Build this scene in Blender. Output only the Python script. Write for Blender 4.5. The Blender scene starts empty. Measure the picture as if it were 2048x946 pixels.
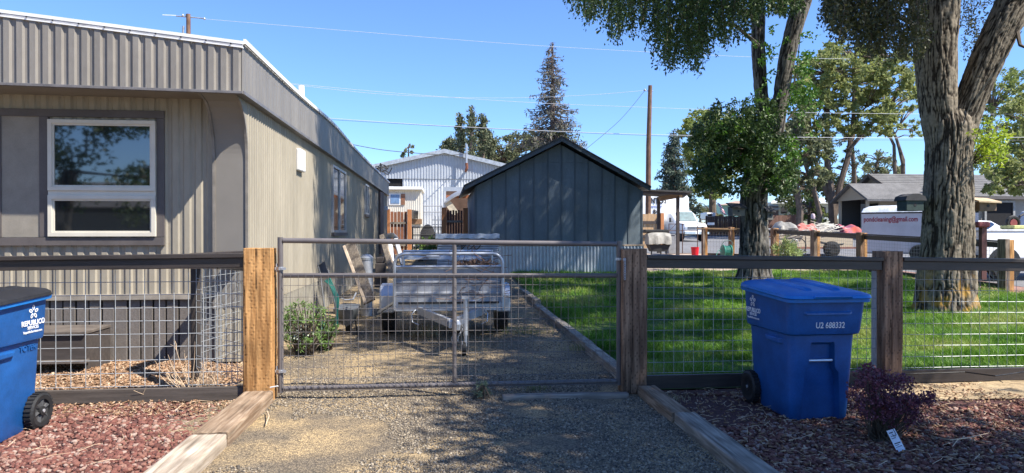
import bpy, math, random
import numpy as np
from mathutils import Vector, Matrix, noise as mnoise

random.seed(7)
S = bpy.context.scene
C = S.collection
PI = math.pi
R = math.radians

# ------------------------------------------------------------------ camera
F = 1365.0
YAW = R(5.69)
PITCH = R(0.336)
cd = bpy.data.cameras.new('camera')
cam = bpy.data.objects.new('camera', cd)
C.objects.link(cam)
S.camera = cam
cam.location = (0, 0, 1.5)
cam.rotation_euler = (R(90) - PITCH, 0, -YAW)
cd.sensor_width = 36.0
cd.lens = 36.0 * F / 2048.0
cd.clip_start = 0.05
cd.clip_end = 2000

# ------------------------------------------------------------------ light
SUN = Vector((0.68, -0.41, 1.0)).normalized()      # towards the sun
w = bpy.data.worlds.new('World')
S.world = w
w.use_nodes = True
nt = w.node_tree
bg = nt.nodes['Background']
sky = nt.nodes.new('ShaderNodeTexSky')
sky.sky_type = 'NISHITA'
sky.sun_disc = False
sky.sun_elevation = math.asin(SUN.z)
sky.sun_rotation = math.atan2(SUN.x, SUN.y)
sky.altitude = 0
sky.air_density = 1.0
sky.dust_density = 0.0
sky.ozone_density = 6.0
hsv = nt.nodes.new('ShaderNodeHueSaturation'); hsv.inputs['Saturation'].default_value = 0.95
tn = nt.nodes.new('ShaderNodeVectorMath'); tn.operation = 'MULTIPLY'; tn.inputs[1].default_value = (0.88, 1.09, 1.42)
nt.links.new(sky.outputs[0], hsv.inputs['Color']); nt.links.new(hsv.outputs[0], tn.inputs[0])
nt.links.new(tn.outputs[0], bg.inputs[0])
bg.inputs[1].default_value = 0.088
sd = bpy.data.lights.new('sun', 'SUN')
sd.energy = 5.0
sd.angle = R(0.53)
sd.color = (1.0, 0.94, 0.84)
so = bpy.data.objects.new('sun', sd)
C.objects.link(so)
so.rotation_euler = SUN.to_track_quat('Z', 'Y').to_euler()
so.location = (20, -10, 30)
S.view_settings.view_transform = 'Standard'
S.view_settings.look = 'None'
S.view_settings.gamma = 1.0
S.view_settings.exposure = 1.02
S.render.engine = 'CYCLES'
S.render.resolution_x = 1024
S.render.resolution_y = 473
S.cycles.max_bounces = 8
S.cycles.transparent_max_bounces = 12

# ------------------------------------------------------------------ measuring
_CR = cam.rotation_euler.to_matrix()
def ray(u, v):
    return _CR @ Vector(((u - 1024) / F, (473 - v) / F, -1.0))
def P(u, v, Y):
    r = ray(u, v); t = Y / r.y
    return Vector((r.x * t, Y, 1.5 + r.z * t))
def gz(y):
    return 0.0 if y < 12 else (0.032 * (y - 12) if y < 41 else min(1.308, 0.928 + 0.02 * (y - 41)))
def X(u, Y):
    return P(u, 465, Y).x
def Z(u, v, Y):
    return P(u, v, Y).z

# ------------------------------------------------------------------ materials
_M = {}
def ramp(n, l, fac, stops):
    r = n.new('ShaderNodeValToRGB')
    els = r.color_ramp.elements
    while len(els) < len(stops): els.new(0.5)
    for e, (p, c) in zip(els, stops):
        e.position = p; e.color = (*c, 1)
    l.new(fac, r.inputs[0])
    return r.outputs[0]

def mat(name, col, rough=0.75, var=0.25, scale=6.0, metal=0.0, bump=0.0, bscale=None,
        stretch=(1, 1, 1), col2=None, spec=0.4, objvar=0.0, tint=None, trans=0.0, fine=0.0, coat=0.0):
    """noise-mottled Principled; tint=(dark,light) uses the per-vertex 'tint' attribute"""
    if name in _M: return _M[name]
    m = bpy.data.materials.new(name); _M[name] = m
    m.use_nodes = True
    n, l = m.node_tree.nodes, m.node_tree.links
    b = n['Principled BSDF']
    b.inputs['Roughness'].default_value = rough
    b.inputs['Metallic'].default_value = metal
    b.inputs['Specular IOR Level'].default_value = spec
    if coat: b.inputs['Coat Weight'].default_value = coat
    tc = n.new('ShaderNodeTexCoord')
    mp = n.new('ShaderNodeMapping'); mp.inputs['Scale'].default_value = stretch
    l.new(tc.outputs['Object'], mp.inputs[0])
    nz = n.new('ShaderNodeTexNoise'); nz.inputs['Scale'].default_value = scale
    nz.inputs['Detail'].default_value = 6; nz.inputs['Roughness'].default_value = 0.6
    l.new(mp.outputs[0], nz.inputs['Vector'])
    c2 = col2 if col2 else tuple(c * (1 - var) for c in col)
    c1 = col if col2 else tuple(min(1, c * (1 + var)) for c in col)
    out = ramp(n, l, nz.outputs['Fac'], [(0.32, c2), (0.68, c1)])
    if tint:
        at = n.new('ShaderNodeAttribute'); at.attribute_name = 'tint'
        st = [(i / (len(tint) - 1), t) for i, t in enumerate(tint)]
        o2 = ramp(n, l, at.outputs['Fac'], st)
        mx = n.new('ShaderNodeMix'); mx.data_type = 'RGBA'; mx.inputs[0].default_value = 0.8
        l.new(out, mx.inputs[6]); l.new(o2, mx.inputs[7]); out = mx.outputs[2]
    if fine:
        n2 = n.new('ShaderNodeTexNoise'); n2.inputs['Scale'].default_value = scale * 14
        n2.inputs['Detail'].default_value = 3
        l.new(mp.outputs[0], n2.inputs['Vector'])
        mr = n.new('ShaderNodeMapRange'); mr.inputs[3].default_value = 1 - fine; mr.inputs[4].default_value = 1 + fine
        mr.inputs[1].default_value = 0.3; mr.inputs[2].default_value = 0.7
        l.new(n2.outputs['Fac'], mr.inputs[0])
        vm = n.new('ShaderNodeVectorMath'); vm.operation = 'SCALE'
        l.new(out, vm.inputs[0]); l.new(mr.outputs[0], vm.inputs['Scale']); out = vm.outputs[0]
    if objvar:
        oi = n.new('ShaderNodeObjectInfo')
        mr = n.new('ShaderNodeMapRange'); mr.inputs[3].default_value = 1 - objvar; mr.inputs[4].default_value = 1 + objvar
        l.new(oi.outputs['Random'], mr.inputs[0])
        vm = n.new('ShaderNodeVectorMath'); vm.operation = 'SCALE'
        l.new(out, vm.inputs[0]); l.new(mr.outputs[0], vm.inputs['Scale']); out = vm.outputs[0]
    l.new(out, b.inputs['Base Color'])
    if bump:
        nb = n.new('ShaderNodeTexNoise'); nb.inputs['Scale'].default_value = bscale or scale * 5
        nb.inputs['Detail'].default_value = 8
        l.new(mp.outputs[0], nb.inputs['Vector'])
        bp = n.new('ShaderNodeBump'); bp.inputs['Strength'].default_value = bump; bp.inputs['Distance'].default_value = 0.02
        l.new(nb.outputs['Fac'], bp.inputs['Height']); l.new(bp.outputs[0], b.inputs['Normal'])
    if trans:
        tr = n.new('ShaderNodeBsdfTranslucent'); l.new(out, tr.inputs[0])
        ms = n.new('ShaderNodeMixShader'); ms.inputs[0].default_value = trans
        l.new(b.outputs[0], ms.inputs[1]); l.new(tr.outputs[0], ms.inputs[2])
        l.new(ms.outputs[0], n['Material Output'].inputs[0])
    return m

def glass_mat(name, col=(0.01, 0.012, 0.014), rough=0.03):
    if name in _M: return _M[name]
    m = mat(name, col, rough, 0.1, 1.5, spec=0.9)
    b = m.node_tree.nodes['Principled BSDF']
    b.inputs['IOR'].default_value = 1.9
    return m

# ------------------------------------------------------------------ meshes
class MB:
    def __init__(s): s.v = []; s.f = []
    def add(s, vs, fs):
        k = len(s.v); s.v.extend([tuple(p) for p in vs]); s.f.extend([tuple(i + k for i in f) for f in fs]); return s
    def box(s, x0, x1, y0, y1, z0, z1, M=None):
        vs = [Vector(p) for p in ((x0,y0,z0),(x1,y0,z0),(x1,y1,z0),(x0,y1,z0),(x0,y0,z1),(x1,y0,z1),(x1,y1,z1),(x0,y1,z1))]
        if M: vs = [M @ p for p in vs]
        return s.add(vs, [(0,3,2,1),(4,5,6,7),(0,1,5,4),(1,2,6,5),(2,3,7,6),(3,0,4,7)])
    def hexa(s, b, t):
        """bottom 4 pts (ccw from above) and top 4 pts"""
        return s.add(list(b) + list(t), [(0,3,2,1),(4,5,6,7),(0,1,5,4),(1,2,6,5),(2,3,7,6),(3,0,4,7)])
    def bar(s, a, b, wd, th, up=(0, 0, 1)):
        """rectangular bar from a to b"""
        a = Vector(a); b = Vector(b); d = (b - a).normalized(); u = Vector(up)
        x = d.cross(u)
        if x.length < 1e-4: x = d.cross(Vector((0, 1, 0)))
        x.normalize(); z = x.cross(d).normalized()
        x *= wd / 2; z *= th / 2
        return s.hexa([a - x - z, a + x - z, b + x - z, b - x - z], [a - x + z, a + x + z, b + x + z, b - x + z])
    def tube(s, pts, r, n=8, cap=True):
        pts = [Vector(p) for p in pts]
        rr = r if isinstance(r, (list, tuple)) else [r] * len(pts)
        k = len(s.v); px = None
        for i, p in enumerate(pts):
            d = (pts[min(i + 1, len(pts) - 1)] - pts[max(i - 1, 0)]).normalized()
            if px is None:
                px = d.cross(Vector((0, 0, 1)))
                if px.length < 0.05: px = d.cross(Vector((0, 1, 0)))
                px.normalize()
            px = (px - d * px.dot(d)).normalized(); py = d.cross(px)
            for j in range(n):
                a = 2 * PI * j / n
                s.v.append(tuple(p + (px * math.cos(a) + py * math.sin(a)) * rr[i]))
        for i in range(len(pts) - 1):
            for j in range(n):
                j2 = (j + 1) % n
                s.f.append((k + i*n + j, k + i*n + j2, k + (i+1)*n + j2, k + (i+1)*n + j))
        if cap:
            s.f.append(tuple(k + j for j in range(n))[::-1])
            s.f.append(tuple(k + (len(pts)-1)*n + j for j in range(n)))
        return s
    def prism(s, poly, y0, y1, axis='y'):
        """poly list of (a,b); extruded along axis. y: (x,z); x: (y,z); z: (x,y)"""
        n = len(poly)
        if axis == 'y': f0 = [(a, y0, b) for a, b in poly]; f1 = [(a, y1, b) for a, b in poly]
        elif axis == 'x': f0 = [(y0, a, b) for a, b in poly]; f1 = [(y1, a, b) for a, b in poly]
        else: f0 = [(a, b, y0) for a, b in poly]; f1 = [(a, b, y1) for a, b in poly]
        fs = [tuple(range(n)), tuple(range(2*n - 1, n - 1, -1))]
        fs += [(i, n + i, n + (i + 1) % n, (i + 1) % n) for i in range(n)]
        return s.add(f0 + f1, fs)
    def rings(s, rs, cap=True, closed=True):
        n = len(rs[0]); k = len(s.v)
        for r in rs: s.v.extend([tuple(p) for p in r])
        for i in range(len(rs) - 1):
            for j in range(n if closed else n - 1):
                j2 = (j + 1) % n
                s.f.append((k + i*n + j, k + i*n + j2, k + (i+1)*n + j2, k + (i+1)*n + j))
        if cap and closed:
            s.f.append(tuple(k + j for j in range(n))[::-1])
            s.f.append(tuple(k + (len(rs)-1)*n + j for j in range(n)))
        return s
    def lathe(s, prof, c, n=16, axis='z'):
        rs = []
        for r, h in prof:
            ring = []
            for j in range(n):
                a = 2*PI*j/n
                if axis == 'z': ring.append((c[0] + r*math.cos(a), c[1] + r*math.sin(a), c[2] + h))
                elif axis == 'x': ring.append((c[0] + h, c[1] + r*math.cos(a), c[2] + r*math.sin(a)))
                else: ring.append((c[0] + r*math.sin(a), c[1] + h, c[2] + r*math.cos(a)))
            rs.append(ring)
        return s.rings(rs)
    def build(s, name, m, parent=None, world=True, smooth=False, bevel=0.0, tint=None):
        v = s.v
        if parent is not None and world:
            o0 = parent.location.copy()
            if parent.parent is not None: o0 = o0 + parent.parent.location
            v = [(p[0] - o0.x, p[1] - o0.y, p[2] - o0.z) for p in v]
        me = bpy.data.meshes.new(name); me.from_pydata(v, [], s.f); me.validate(); me.update()
        me.materials.append(m)
        if smooth:
            me.polygons.foreach_set('use_smooth', [True] * len(me.polygons))
        o = bpy.data.objects.new(name, me); C.objects.link(o)
        if parent is not None: o.parent = parent
        if bevel:
            bm = o.modifiers.new('bevel', 'BEVEL'); bm.width = bevel; bm.segments = 2; bm.limit_method = 'ANGLE'; bm.angle_limit = R(40)
        if smooth:
            me.set_sharp_from_angle(angle=R(40))
        return o

def np_obj(name, V, Fc, m, parent=None, tint=None, smooth=False, world=True):
    """V (n,3) array, Fc (m,k) array of equal sized faces"""
    V = np.asarray(V, dtype=np.float32)
    if parent is not None and world:
        o0 = parent.location.copy()
        if parent.parent is not None: o0 = o0 + parent.parent.location
        V = V - np.array(o0, dtype=np.float32)
    k = Fc.shape[1]
    me = bpy.data.meshes.new(name)
    me.vertices.add(len(V)); me.vertices.foreach_set('co', V.ravel())
    me.loops.add(Fc.size); me.loops.foreach_set('vertex_index', Fc.ravel().astype(np.int32))
    me.polygons.add(len(Fc)); me.polygons.foreach_set('loop_start', np.arange(0, Fc.size, k, dtype=np.int32))
    if smooth: me.polygons.foreach_set('use_smooth', np.ones(len(Fc), dtype=bool))
    if tint is not None:
        a = me.attributes.new('tint', 'FLOAT', 'POINT'); a.data.foreach_set('value', np.asarray(tint, dtype=np.float32))
    me.update(calc_edges=True)
    me.materials.append(m)
    o = bpy.data.objects.new(name, me); C.objects.link(o)
    if parent is not None: o.parent = parent
    return o

def tag(o, label=None, cat=None, group=None, kind=None):
    if label: o['label'] = label
    if cat: o['category'] = cat
    if group: o['group'] = group
    if kind: o['kind'] = kind
    return o
def thing(name, label, cat, loc=(0, 0, 0), rz=0.0, group=None):
    o = bpy.data.objects.new(name, None); C.objects.link(o)
    o.location = loc; o.rotation_euler = (0, 0, rz); o.empty_display_size = 0.2
    return tag(o, label, cat, group)
def dup(o, parent=None, loc=None, rz=None):
    c = o.copy(); C.objects.link(c); c.parent = parent
    for ch in list(o.children): dup(ch, c)
    if loc is not None: c.location = loc
    if rz is not None: c.rotation_euler = (0, 0, rz)
    return c

# numpy value noise
def _h(ix, iy, iz):
    n = (ix * 374761393 + iy * 668265263 + iz * 1274126177) & 0xFFFFFFFF
    n = ((n ^ (n >> 13)) * 1274126177) & 0xFFFFFFFF
    return ((n ^ (n >> 16)) & 0xFFFF) / 65535.0
def vn(p):
    p = np.asarray(p, dtype=np.float64); i = np.floor(p).astype(np.int64); f = p - i; f = f*f*(3 - 2*f)
    r = 0
    for dx in (0, 1):
        for dy in (0, 1):
            for dz in (0, 1):
                wgt = (f[..., 0] if dx else 1 - f[..., 0]) * (f[..., 1] if dy else 1 - f[..., 1]) * (f[..., 2] if dz else 1 - f[..., 2])
                r = r + wgt * _h(i[..., 0] + dx, i[..., 1] + dy, i[..., 2] + dz)
    return r
def fbm(p, o=4):
    r = 0; a = 0.5; p = np.asarray(p, dtype=np.float64)
    for k in range(o): r = r + a * vn(p); p = p * 2.03 + 17.3; a *= 0.5
    return r
rng = np.random.default_rng(11)

def rand_rot(n):
    q = rng.normal(size=(n, 4)); q /= np.linalg.norm(q, axis=1)[:, None]
    w_, x, y, z = q.T
    return np.stack([np.stack([1-2*(y*y+z*z), 2*(x*y-z*w_), 2*(x*z+y*w_)], -1),
                     np.stack([2*(x*y+z*w_), 1-2*(x*x+z*z), 2*(y*z-x*w_)], -1),
                     np.stack([2*(x*z-y*w_), 2*(y*z+x*w_), 1-2*(x*x+y*y)], -1)], 1)

# base shapes for scattering
def ico():
    t = (1 + 5 ** .5) / 2
    v = np.array([(-1,t,0),(1,t,0),(-1,-t,0),(1,-t,0),(0,-1,t),(0,1,t),(0,-1,-t),(0,1,-t),(t,0,-1),(t,0,1),(-t,0,-1),(-t,0,1)], float)
    v /= np.linalg.norm(v[0])
    f = np.array([(0,11,5),(0,5,1),(0,1,7),(0,7,10),(0,10,11),(1,5,9),(5,11,4),(11,10,2),(10,7,6),(7,1,8),(3,9,4),(3,4,2),(3,2,6),(3,6,8),(3,8,9),(4,9,5),(2,4,11),(6,2,10),(8,6,7),(9,8,1)])
    return v, f
def octa():
    v = np.array([(1,0,0),(0,1,0),(-1,0,0),(0,-1,0),(0,0,1),(0,0,-1)], float)
    f = np.array([(0,1,4),(1,2,4),(2,3,4),(3,0,4),(1,0,5),(2,1,5),(3,2,5),(0,3,5)])
    return v, f
def chip():
    v = np.array([(-1,-.4,-.15),(1,-.3,-.1),(1,.4,-.12),(-1,.35,-.15),(-1,-.35,.15),(.9,-.3,.12),(1,.35,.15),(-.9,.4,.1)], float)
    f = np.array([(0,3,2),(0,2,1),(4,5,6),(4,6,7),(0,1,5),(0,5,4),(1,2,6),(1,6,5),(2,3,7),(2,7,6),(3,0,4),(3,4,7)])
    return v, f
def scatter(name, base, pts, size, m, flat=0.7, jit=0.25, parent=None, kind='stuff'):
    v, f = base; n = len(pts)
    vv = v[None] * (1 + jit * rng.uniform(-1, 1, (n, len(v), 1)))
    Rm = rand_rot(n)
    vv = np.einsum('nij,nkj->nki', Rm, vv) * size[:, None, None]
    vv[..., 2] *= flat
    vv = vv + pts[:, None, :]
    ff = f[None] + (np.arange(n) * len(v))[:, None, None]
    t = np.repeat(rng.uniform(0, 1, n), len(v))
    return np_obj(name, vv.reshape(-1, 3), ff.reshape(-1, 3), m, parent, t)

def leaves(pts, L, W, droop=0.0, up=0.0):
    """pts (n,3): returns V,F of folded leaf shapes"""
    n = len(pts)
    d = rng.normal(size=(n, 3)); d[:, 2] -= droop; d /= np.linalg.norm(d, axis=1)[:, None]
    s = rng.normal(size=(n, 3)); s -= d * (s * d).sum(1)[:, None]; s /= np.linalg.norm(s, axis=1)[:, None]
    nn = np.cross(d, s)
    L = L * rng.uniform(0.6, 1.3, n)[:, None]; W = W * rng.uniform(0.7, 1.2, n)[:, None]
    a = pts; tip = pts + d * L
    l = pts + d * L * 0.45 + s * W * 0.5 + nn * W * 0.18
    r = pts + d * L * 0.45 - s * W * 0.5 + nn * W * 0.18
    V = np.stack([a, l, tip, r], 1).reshape(-1, 3)
    k = (np.arange(n) * 4)[:, None]
    Fc = np.concatenate([k + np.array([[0, 1, 2]]), k + np.array([[0, 2, 3]])])
    return V, Fc

# ================================================================== colours
SIDING_BEIGE = (0.32, 0.285, 0.222)  # even base colour of the siding paint
m_siding = mat('beige_painted_metal', SIDING_BEIGE, 0.5, 0.13, 2.2, fine=0.05, spec=0.35, stretch=(1, 1, .3))
m_fascia = mat('taupe_painted_metal', (0.225, 0.205, 0.18), 0.45, 0.16, 2.0, fine=0.05, spec=0.4, stretch=(1, 1, .35))
m_trimdark = mat('dark_brown_trim', (0.105, 0.092, 0.088), 0.6, 0.15, 3, fine=0.05)
m_panel = mat('taupe_flat_panel', (0.26, 0.235, 0.195), 0.65, 0.12, 5, fine=0.06)
m_skirt = mat('grey_brown_skirting', (0.15, 0.132, 0.118), 0.8, 0.2, 9, fine=0.12, objvar=0.12, bump=0.2)
m_white = mat('white_paint', (0.78, 0.78, 0.77), 0.5, 0.08, 3)
m_offwhite = mat('cream_vinyl', (0.62, 0.58, 0.49), 0.45, 0.06, 4)
m_glass = glass_mat('window_glass')
m_black = mat('black_rubber', (0.018, 0.018, 0.019), 0.6, 0.3, 12, fine=0.2)
m_soil = mat('bare_soil', (0.36, 0.27, 0.16), 0.95, 0.25, 0.8, fine=0.25, bump=0.6, bscale=30)
m_farsoil = mat('dry_ground', (0.30, 0.25, 0.16), 0.95, 0.25, 0.15, fine=0.2)
m_asphalt = mat('asphalt', (0.16, 0.16, 0.165), 0.85, 0.15, 0.6, fine=0.15)
m_rail = mat('dark_stained_rail', (0.042, 0.034, 0.030), 0.45, 0.3, 4, stretch=(0.6, 6, 6), fine=0.15, spec=0.5)
m_tube = mat('brown_painted_steel', (0.135, 0.120, 0.118), 0.38, 0.12, 6, spec=0.5)
m_wire = mat('galvanised_wire', (0.38, 0.40, 0.41), 0.5, 0.2, 9, metal=0.3)
m_wiredark = mat('brown_coated_wire', (0.17, 0.155, 0.15), 0.45, 0.15, 9, metal=0.2)
m_galv = mat('galvanised_steel', (0.44, 0.46, 0.49), 0.40, 0.18, 7, metal=0.55, fine=0.08)
m_galvdull = mat('dull_galvanised_sheet', (0.31, 0.32, 0.34), 0.5, 0.25, 5, metal=0.25, fine=0.12)

# ================================================================== ground
def sheet(name, x0, x1, y0, y1, m, z=0.0, amp=0.0, nx=2, ny=2, ns=1.5, kind='structure', edge=None):
    xs = np.linspace(x0, x1, nx); ys = np.linspace(y0, y1, ny)
    XX, YY = np.meshgrid(xs, ys)
    ZZ = np.array([gz(y) for y in ys])[:, None] + z + 0 * XX
    if amp:
        ZZ = ZZ + amp * (fbm(np.stack([XX * ns, YY * ns, 0 * XX], -1), 4) - 0.47) * 2
    V = np.stack([XX, YY, ZZ], -1).reshape(-1, 3)
    i = np.arange(nx * ny).reshape(ny, nx)
    Fc = np.stack([i[:-1, :-1], i[:-1, 1:], i[1:, 1:], i[1:, :-1]], -1).reshape(-1, 4)
    o = np_obj(name, V, Fc, m, smooth=True)
    return tag(o, kind=kind)

gm = MB()
ysq = [-80, -5, 0, 12, 20, 30, 41, 60, 90, 700]
for a, b in zip(ysq[:-1], ysq[1:]):
    gm.add([(-500, a, gz(a) - 0.05), (500, a, gz(a) - 0.05), (500, b, gz(b) - 0.05), (-500, b, gz(b) - 0.05)], [(0, 1, 2, 3)])
tag(gm.build('ground', m_farsoil), kind='structure')

# driveway of fine gravel over tan dirt
def drive_mat():
    m = bpy.data.materials.new('driveway_gravel_dirt'); m.use_nodes = True
    n, l = m.node_tree.nodes, m.node_tree.links; b = n['Principled BSDF']; b.inputs['Roughness'].default_value = 0.95
    tc = n.new('ShaderNodeTexCoord')
    a = n.new('ShaderNodeTexNoise'); a.inputs['Scale'].default_value = 1.6; a.inputs['Detail'].default_value = 7
    l.new(tc.outputs['Object'], a.inputs['Vector'])
    c1 = ramp(n, l, a.outputs['Fac'], [(0.40, (0.20, 0.16, 0.11)), (0.60, (0.42, 0.31, 0.17))])
    v = n.new('ShaderNodeTexVoronoi'); v.inputs['Scale'].default_value = 75
    l.new(tc.outputs['Object'], v.inputs['Vector'])
    c2 = ramp(n, l, v.outputs['Distance'], [(0.0, (1.3, 1.3, 1.3)), (0.45, (0.9, 0.9, 0.9)), (0.8, (0.35, 0.35, 0.35))])
    bw = n.new('ShaderNodeSeparateColor'); l.new(v.outputs['Color'], bw.inputs[0])
    c3 = ramp(n, l, bw.outputs[0], [(0.0, (0.45, 0.45, 0.5)), (0.5, (0.95, 0.95, 0.95)), (1.0, (1.5, 1.45, 1.35))])
    m1 = n.new('ShaderNodeMix'); m1.data_type = 'RGBA'; m1.blend_type = 'MULTIPLY'; m1.inputs[0].default_value = 0.8
    l.new(c1, m1.inputs[6]); l.new(c2, m1.inputs[7])
    m2 = n.new('ShaderNodeMix'); m2.data_type = 'RGBA'; m2.blend_type = 'MULTIPLY'; m2.inputs[0].default_value = 0.8
    l.new(m1.outputs[2], m2.inputs[6]); l.new(c3, m2.inputs[7]); l.new(m2.outputs[2], b.inputs['Base Color'])
    bp = n.new('ShaderNodeBump'); bp.inputs['Strength'].default_value = 0.9; bp.inputs['Distance'].default_value = 0.012; bp.invert = True
    l.new(v.outputs['Distance'], bp.inputs['Height']); l.new(bp.outputs[0], b.inputs['Normal'])
    return m
m_drive = drive_mat()
sheet('gravel_driveway', -2.3, 1.83, -2.0, 30, m_drive, 0.0, 0.022, 60, 300, 1.2)
m_lavabed = mat('crushed_red_rock_bed', (0.10, 0.045, 0.04), 0.95, 0.4, 25, fine=0.3, bump=0.8, bscale=45)
sheet('red_rock_bed', -8.5, -1.72, 2.5, 6.36, m_lavabed, 0.0, 0.03, 90, 60, 2.0)
sheet('shaded_rock_bed', 1.98, 9.5, 2.5, 6.36, m_lavabed, -0.005, 0.04, 100, 60, 1.5)
sheet('bare_dirt_strip', 4.05, 9.5, 5.62, 6.36, m_soil, 0.022, 0.02, 60, 12, 2.5)
m_chipbed = mat('wood_chip_bed', (0.22, 0.14, 0.085), 0.95, 0.4, 25, fine=0.3, bump=0.7, bscale=40)
sheet('wood_chip_bed', -8.5, -2.3, 6.36, 8.6, m_chipbed, 0.0, 0.05, 90, 40, 1.5)
m_turf = mat('turf_soil', (0.06, 0.10, 0.022), 0.95, 0.35, 1.2, fine=0.3, bump=0.6, bscale=25)
sheet('lawn_soil', 1.95, 13.3, 6.36, 20.9, m_turf, 0.0, 0.03, 80, 120, 0.8)
m_palegravel = mat('pale_pink_gravel', (0.36, 0.28, 0.22), 0.95, 0.25, 2.5, fine=0.35, bump=0.7, bscale=30)
sheet('pale_gravel_yard', 1.9, 14.6, 20.9, 29.5, m_palegravel, 0.0, 0.02, 40, 40)
sheet('gravel_verge', 13.3, 14.6, 12.0, 20.9, mat('reddish_verge_gravel', (0.25, 0.14, 0.11), 0.95, 0.3, 3, fine=0.35), 0.0, 0.02, 10, 30)
sheet('side_yard_dirt', -9, -2.3, 8.3, 46, m_soil, -0.02)
sheet('side_road', 14.6, 70, 12, 56, m_asphalt, 0.0, 0, 2, 89)
sheet('street', 5.5, 14.6, 29.5, 56, m_asphalt, 0.0, 0, 2, 54)
sheet('front_street', -60, 60, -9, -2.6, m_asphalt, 0.0)

# --- loose stones, chips and grass
def uni(n, x0, x1, y0, y1): return np.stack([rng.uniform(x0, x1, n), rng.uniform(y0, y1, n)], 1)
def on(p, z0=0.0, amp=0.0, ns=1.5):
    z = np.array([gz(y) for y in p[:, 1]]) + z0
    if amp: z = z + amp * (fbm(np.stack([p[:, 0] * ns, p[:, 1] * ns, 0 * p[:, 0]], -1), 4) - 0.47) * 2
    return np.concatenate([p, z[:, None]], 1)
m_lava = mat('red_lava_rock', (0.16, 0.06, 0.05), 0.95, 0.3, 18, bump=0.5, tint=[(0.06, 0.028, 0.024), (0.15, 0.056, 0.042), (0.20, 0.082, 0.062), (0.27, 0.14, 0.10), (0.42, 0.33, 0.27)])
p = uni(19000, -5.2, -1.74, 3.7, 6.2)
o = scatter('red_lava_rocks', ico(), on(p, 0.008, 0.03, 2.0), rng.gamma(5.0, 0.0026, len(p)).clip(0.005, 0.027), m_lava, 0.75, 0.3)
tag(o, 'loose red lava rocks covering the bed in front of the left fence', 'gravel', kind='stuff')
p = uni(24000, 2.0, 6.6, 3.6, 6.15); p = p[~((p[:, 0] > 4.0) & (p[:, 1] > 5.66 - 0.12 * np.sin(p[:, 0] * 3)))]
q = fbm(np.stack([p[:, 0] * 0.9, p[:, 1] * 0.9, p[:, 0] * 0 + 5], -1), 3)
p = p[(q + (p[:, 1] < 5.4) * 0.15) > 0.44]
o = scatter('dark_lava_rocks', ico(), on(p, 0.004, 0.04, 1.5), rng.gamma(5.0, 0.0026, len(p)).clip(0.005, 0.027), m_lava, 0.7, 0.3)
tag(o, 'dark red lava rocks around the right blue bin and purple bush', 'gravel', kind='stuff')
m_peb = mat('mixed_grey_pebbles', (0.2, 0.18, 0.15), 0.9, 0.2, 20, tint=[(0.035, 0.03, 0.027), (0.10, 0.083, 0.068), (0.19, 0.155, 0.115), (0.31, 0.245, 0.16), (0.46, 0.39, 0.29)])
p = np.concatenate([uni(62000, -1.5, 1.78, 3.9, 7.2), uni(22000, -2.2, 1.78, 7.2, 13.0)])
q = fbm(np.stack([p[:, 0] * 1.3, p[:, 1] * 1.3, p[:, 0] * 0 + 9], -1), 3)
p = p[q > 0.36]
o = scatter('driveway_pebbles', octa(), on(p, 0.002, 0.022, 1.2), rng.gamma(4.0, 0.0016, len(p)).clip(0.003, 0.014), m_peb, 0.75, 0.25)
tag(o, 'fine grey and tan gravel scattered over the dirt driveway', 'gravel', kind='stuff')
m_chip = mat('brown_bark_chips', (0.3, 0.18, 0.10), 0.9, 0.2, 15, tint=[(0.10, 0.055, 0.03), (0.24, 0.13, 0.07), (0.38, 0.24, 0.14), (0.55, 0.42, 0.30)])
p = uni(12000, -6.0, -2.0, 6.45, 8.45); p = p[(p[:, 1] < 8.15) | (p[:, 0] < -2.7)]
o = scatter('bark_chips', chip(), on(p, 0.012, 0.05, 1.5), rng.uniform(0.012, 0.032, len(p)), m_chip, 0.6, 0.25)
tag(o, 'brown bark chip mulch between left fence and mobile home skirting', 'mulch', kind='stuff')
p = np.concatenate([uni(5200, 2.0, 6.6, 3.8, 6.25), uni(1500, -5.0, -1.75, 5.75, 6.22)])
o = scatter('leaf_litter', chip(), on(p, 0.02, 0.04, 1.5), rng.uniform(0.008, 0.022, len(p)), m_chip, 0.5, 0.25)
tag(o, 'dry leaf and bark litter strewn over the shaded rock bed', 'leaf litter', kind='stuff')

def blades(name, pts, h, wdt, m, lean=0.5, parent=None, tn=None):
    n = len(pts)
    a = rng.uniform(0, 2*PI, n); ln = rng.uniform(0.1, lean, n) * h
    d = np.stack([np.cos(a), np.sin(a), 0*a], 1)
    s = np.stack([-np.sin(a), np.cos(a), 0*a], 1) * (wdt / 2)[:, None]
    b2 = rng.uniform(0, 2*PI, n); s = s * np.cos(b2)[:, None] + d * (np.sin(b2) * wdt / 2)[:, None]
    up = np.array([0, 0, 1.0])
    mid = pts + d * (ln * 0.35)[:, None] + up * (h * 0.55)[:, None]
    tip = pts + d * ln[:, None] + up * (h * rng.uniform(0.75, 1.0, n))[:, None]
    V = np.stack([pts - s, pts + s, mid + s * 0.8, mid - s * 0.8, tip], 1).reshape(-1, 3)
    k = (np.arange(n) * 5)[:, None]
    Fc = np.concatenate([k + np.array([[0, 1, 2]]), k + np.array([[0, 2, 3]]), k + np.array([[3, 2, 4]])])
    return np_obj(name, V, Fc, m, parent, np.repeat(rng.uniform(0, 1, n) if tn is None else tn, 5))
m_grass = mat('lawn_grass_blades', (0.13, 0.27, 0.035), 0.5, 0.35, 0.9, tint=[(0.05, 0.14, 0.015), (0.11, 0.25, 0.022), (0.20, 0.36, 0.035), (0.40, 0.42, 0.13)], trans=0.35, spec=0.3)
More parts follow.
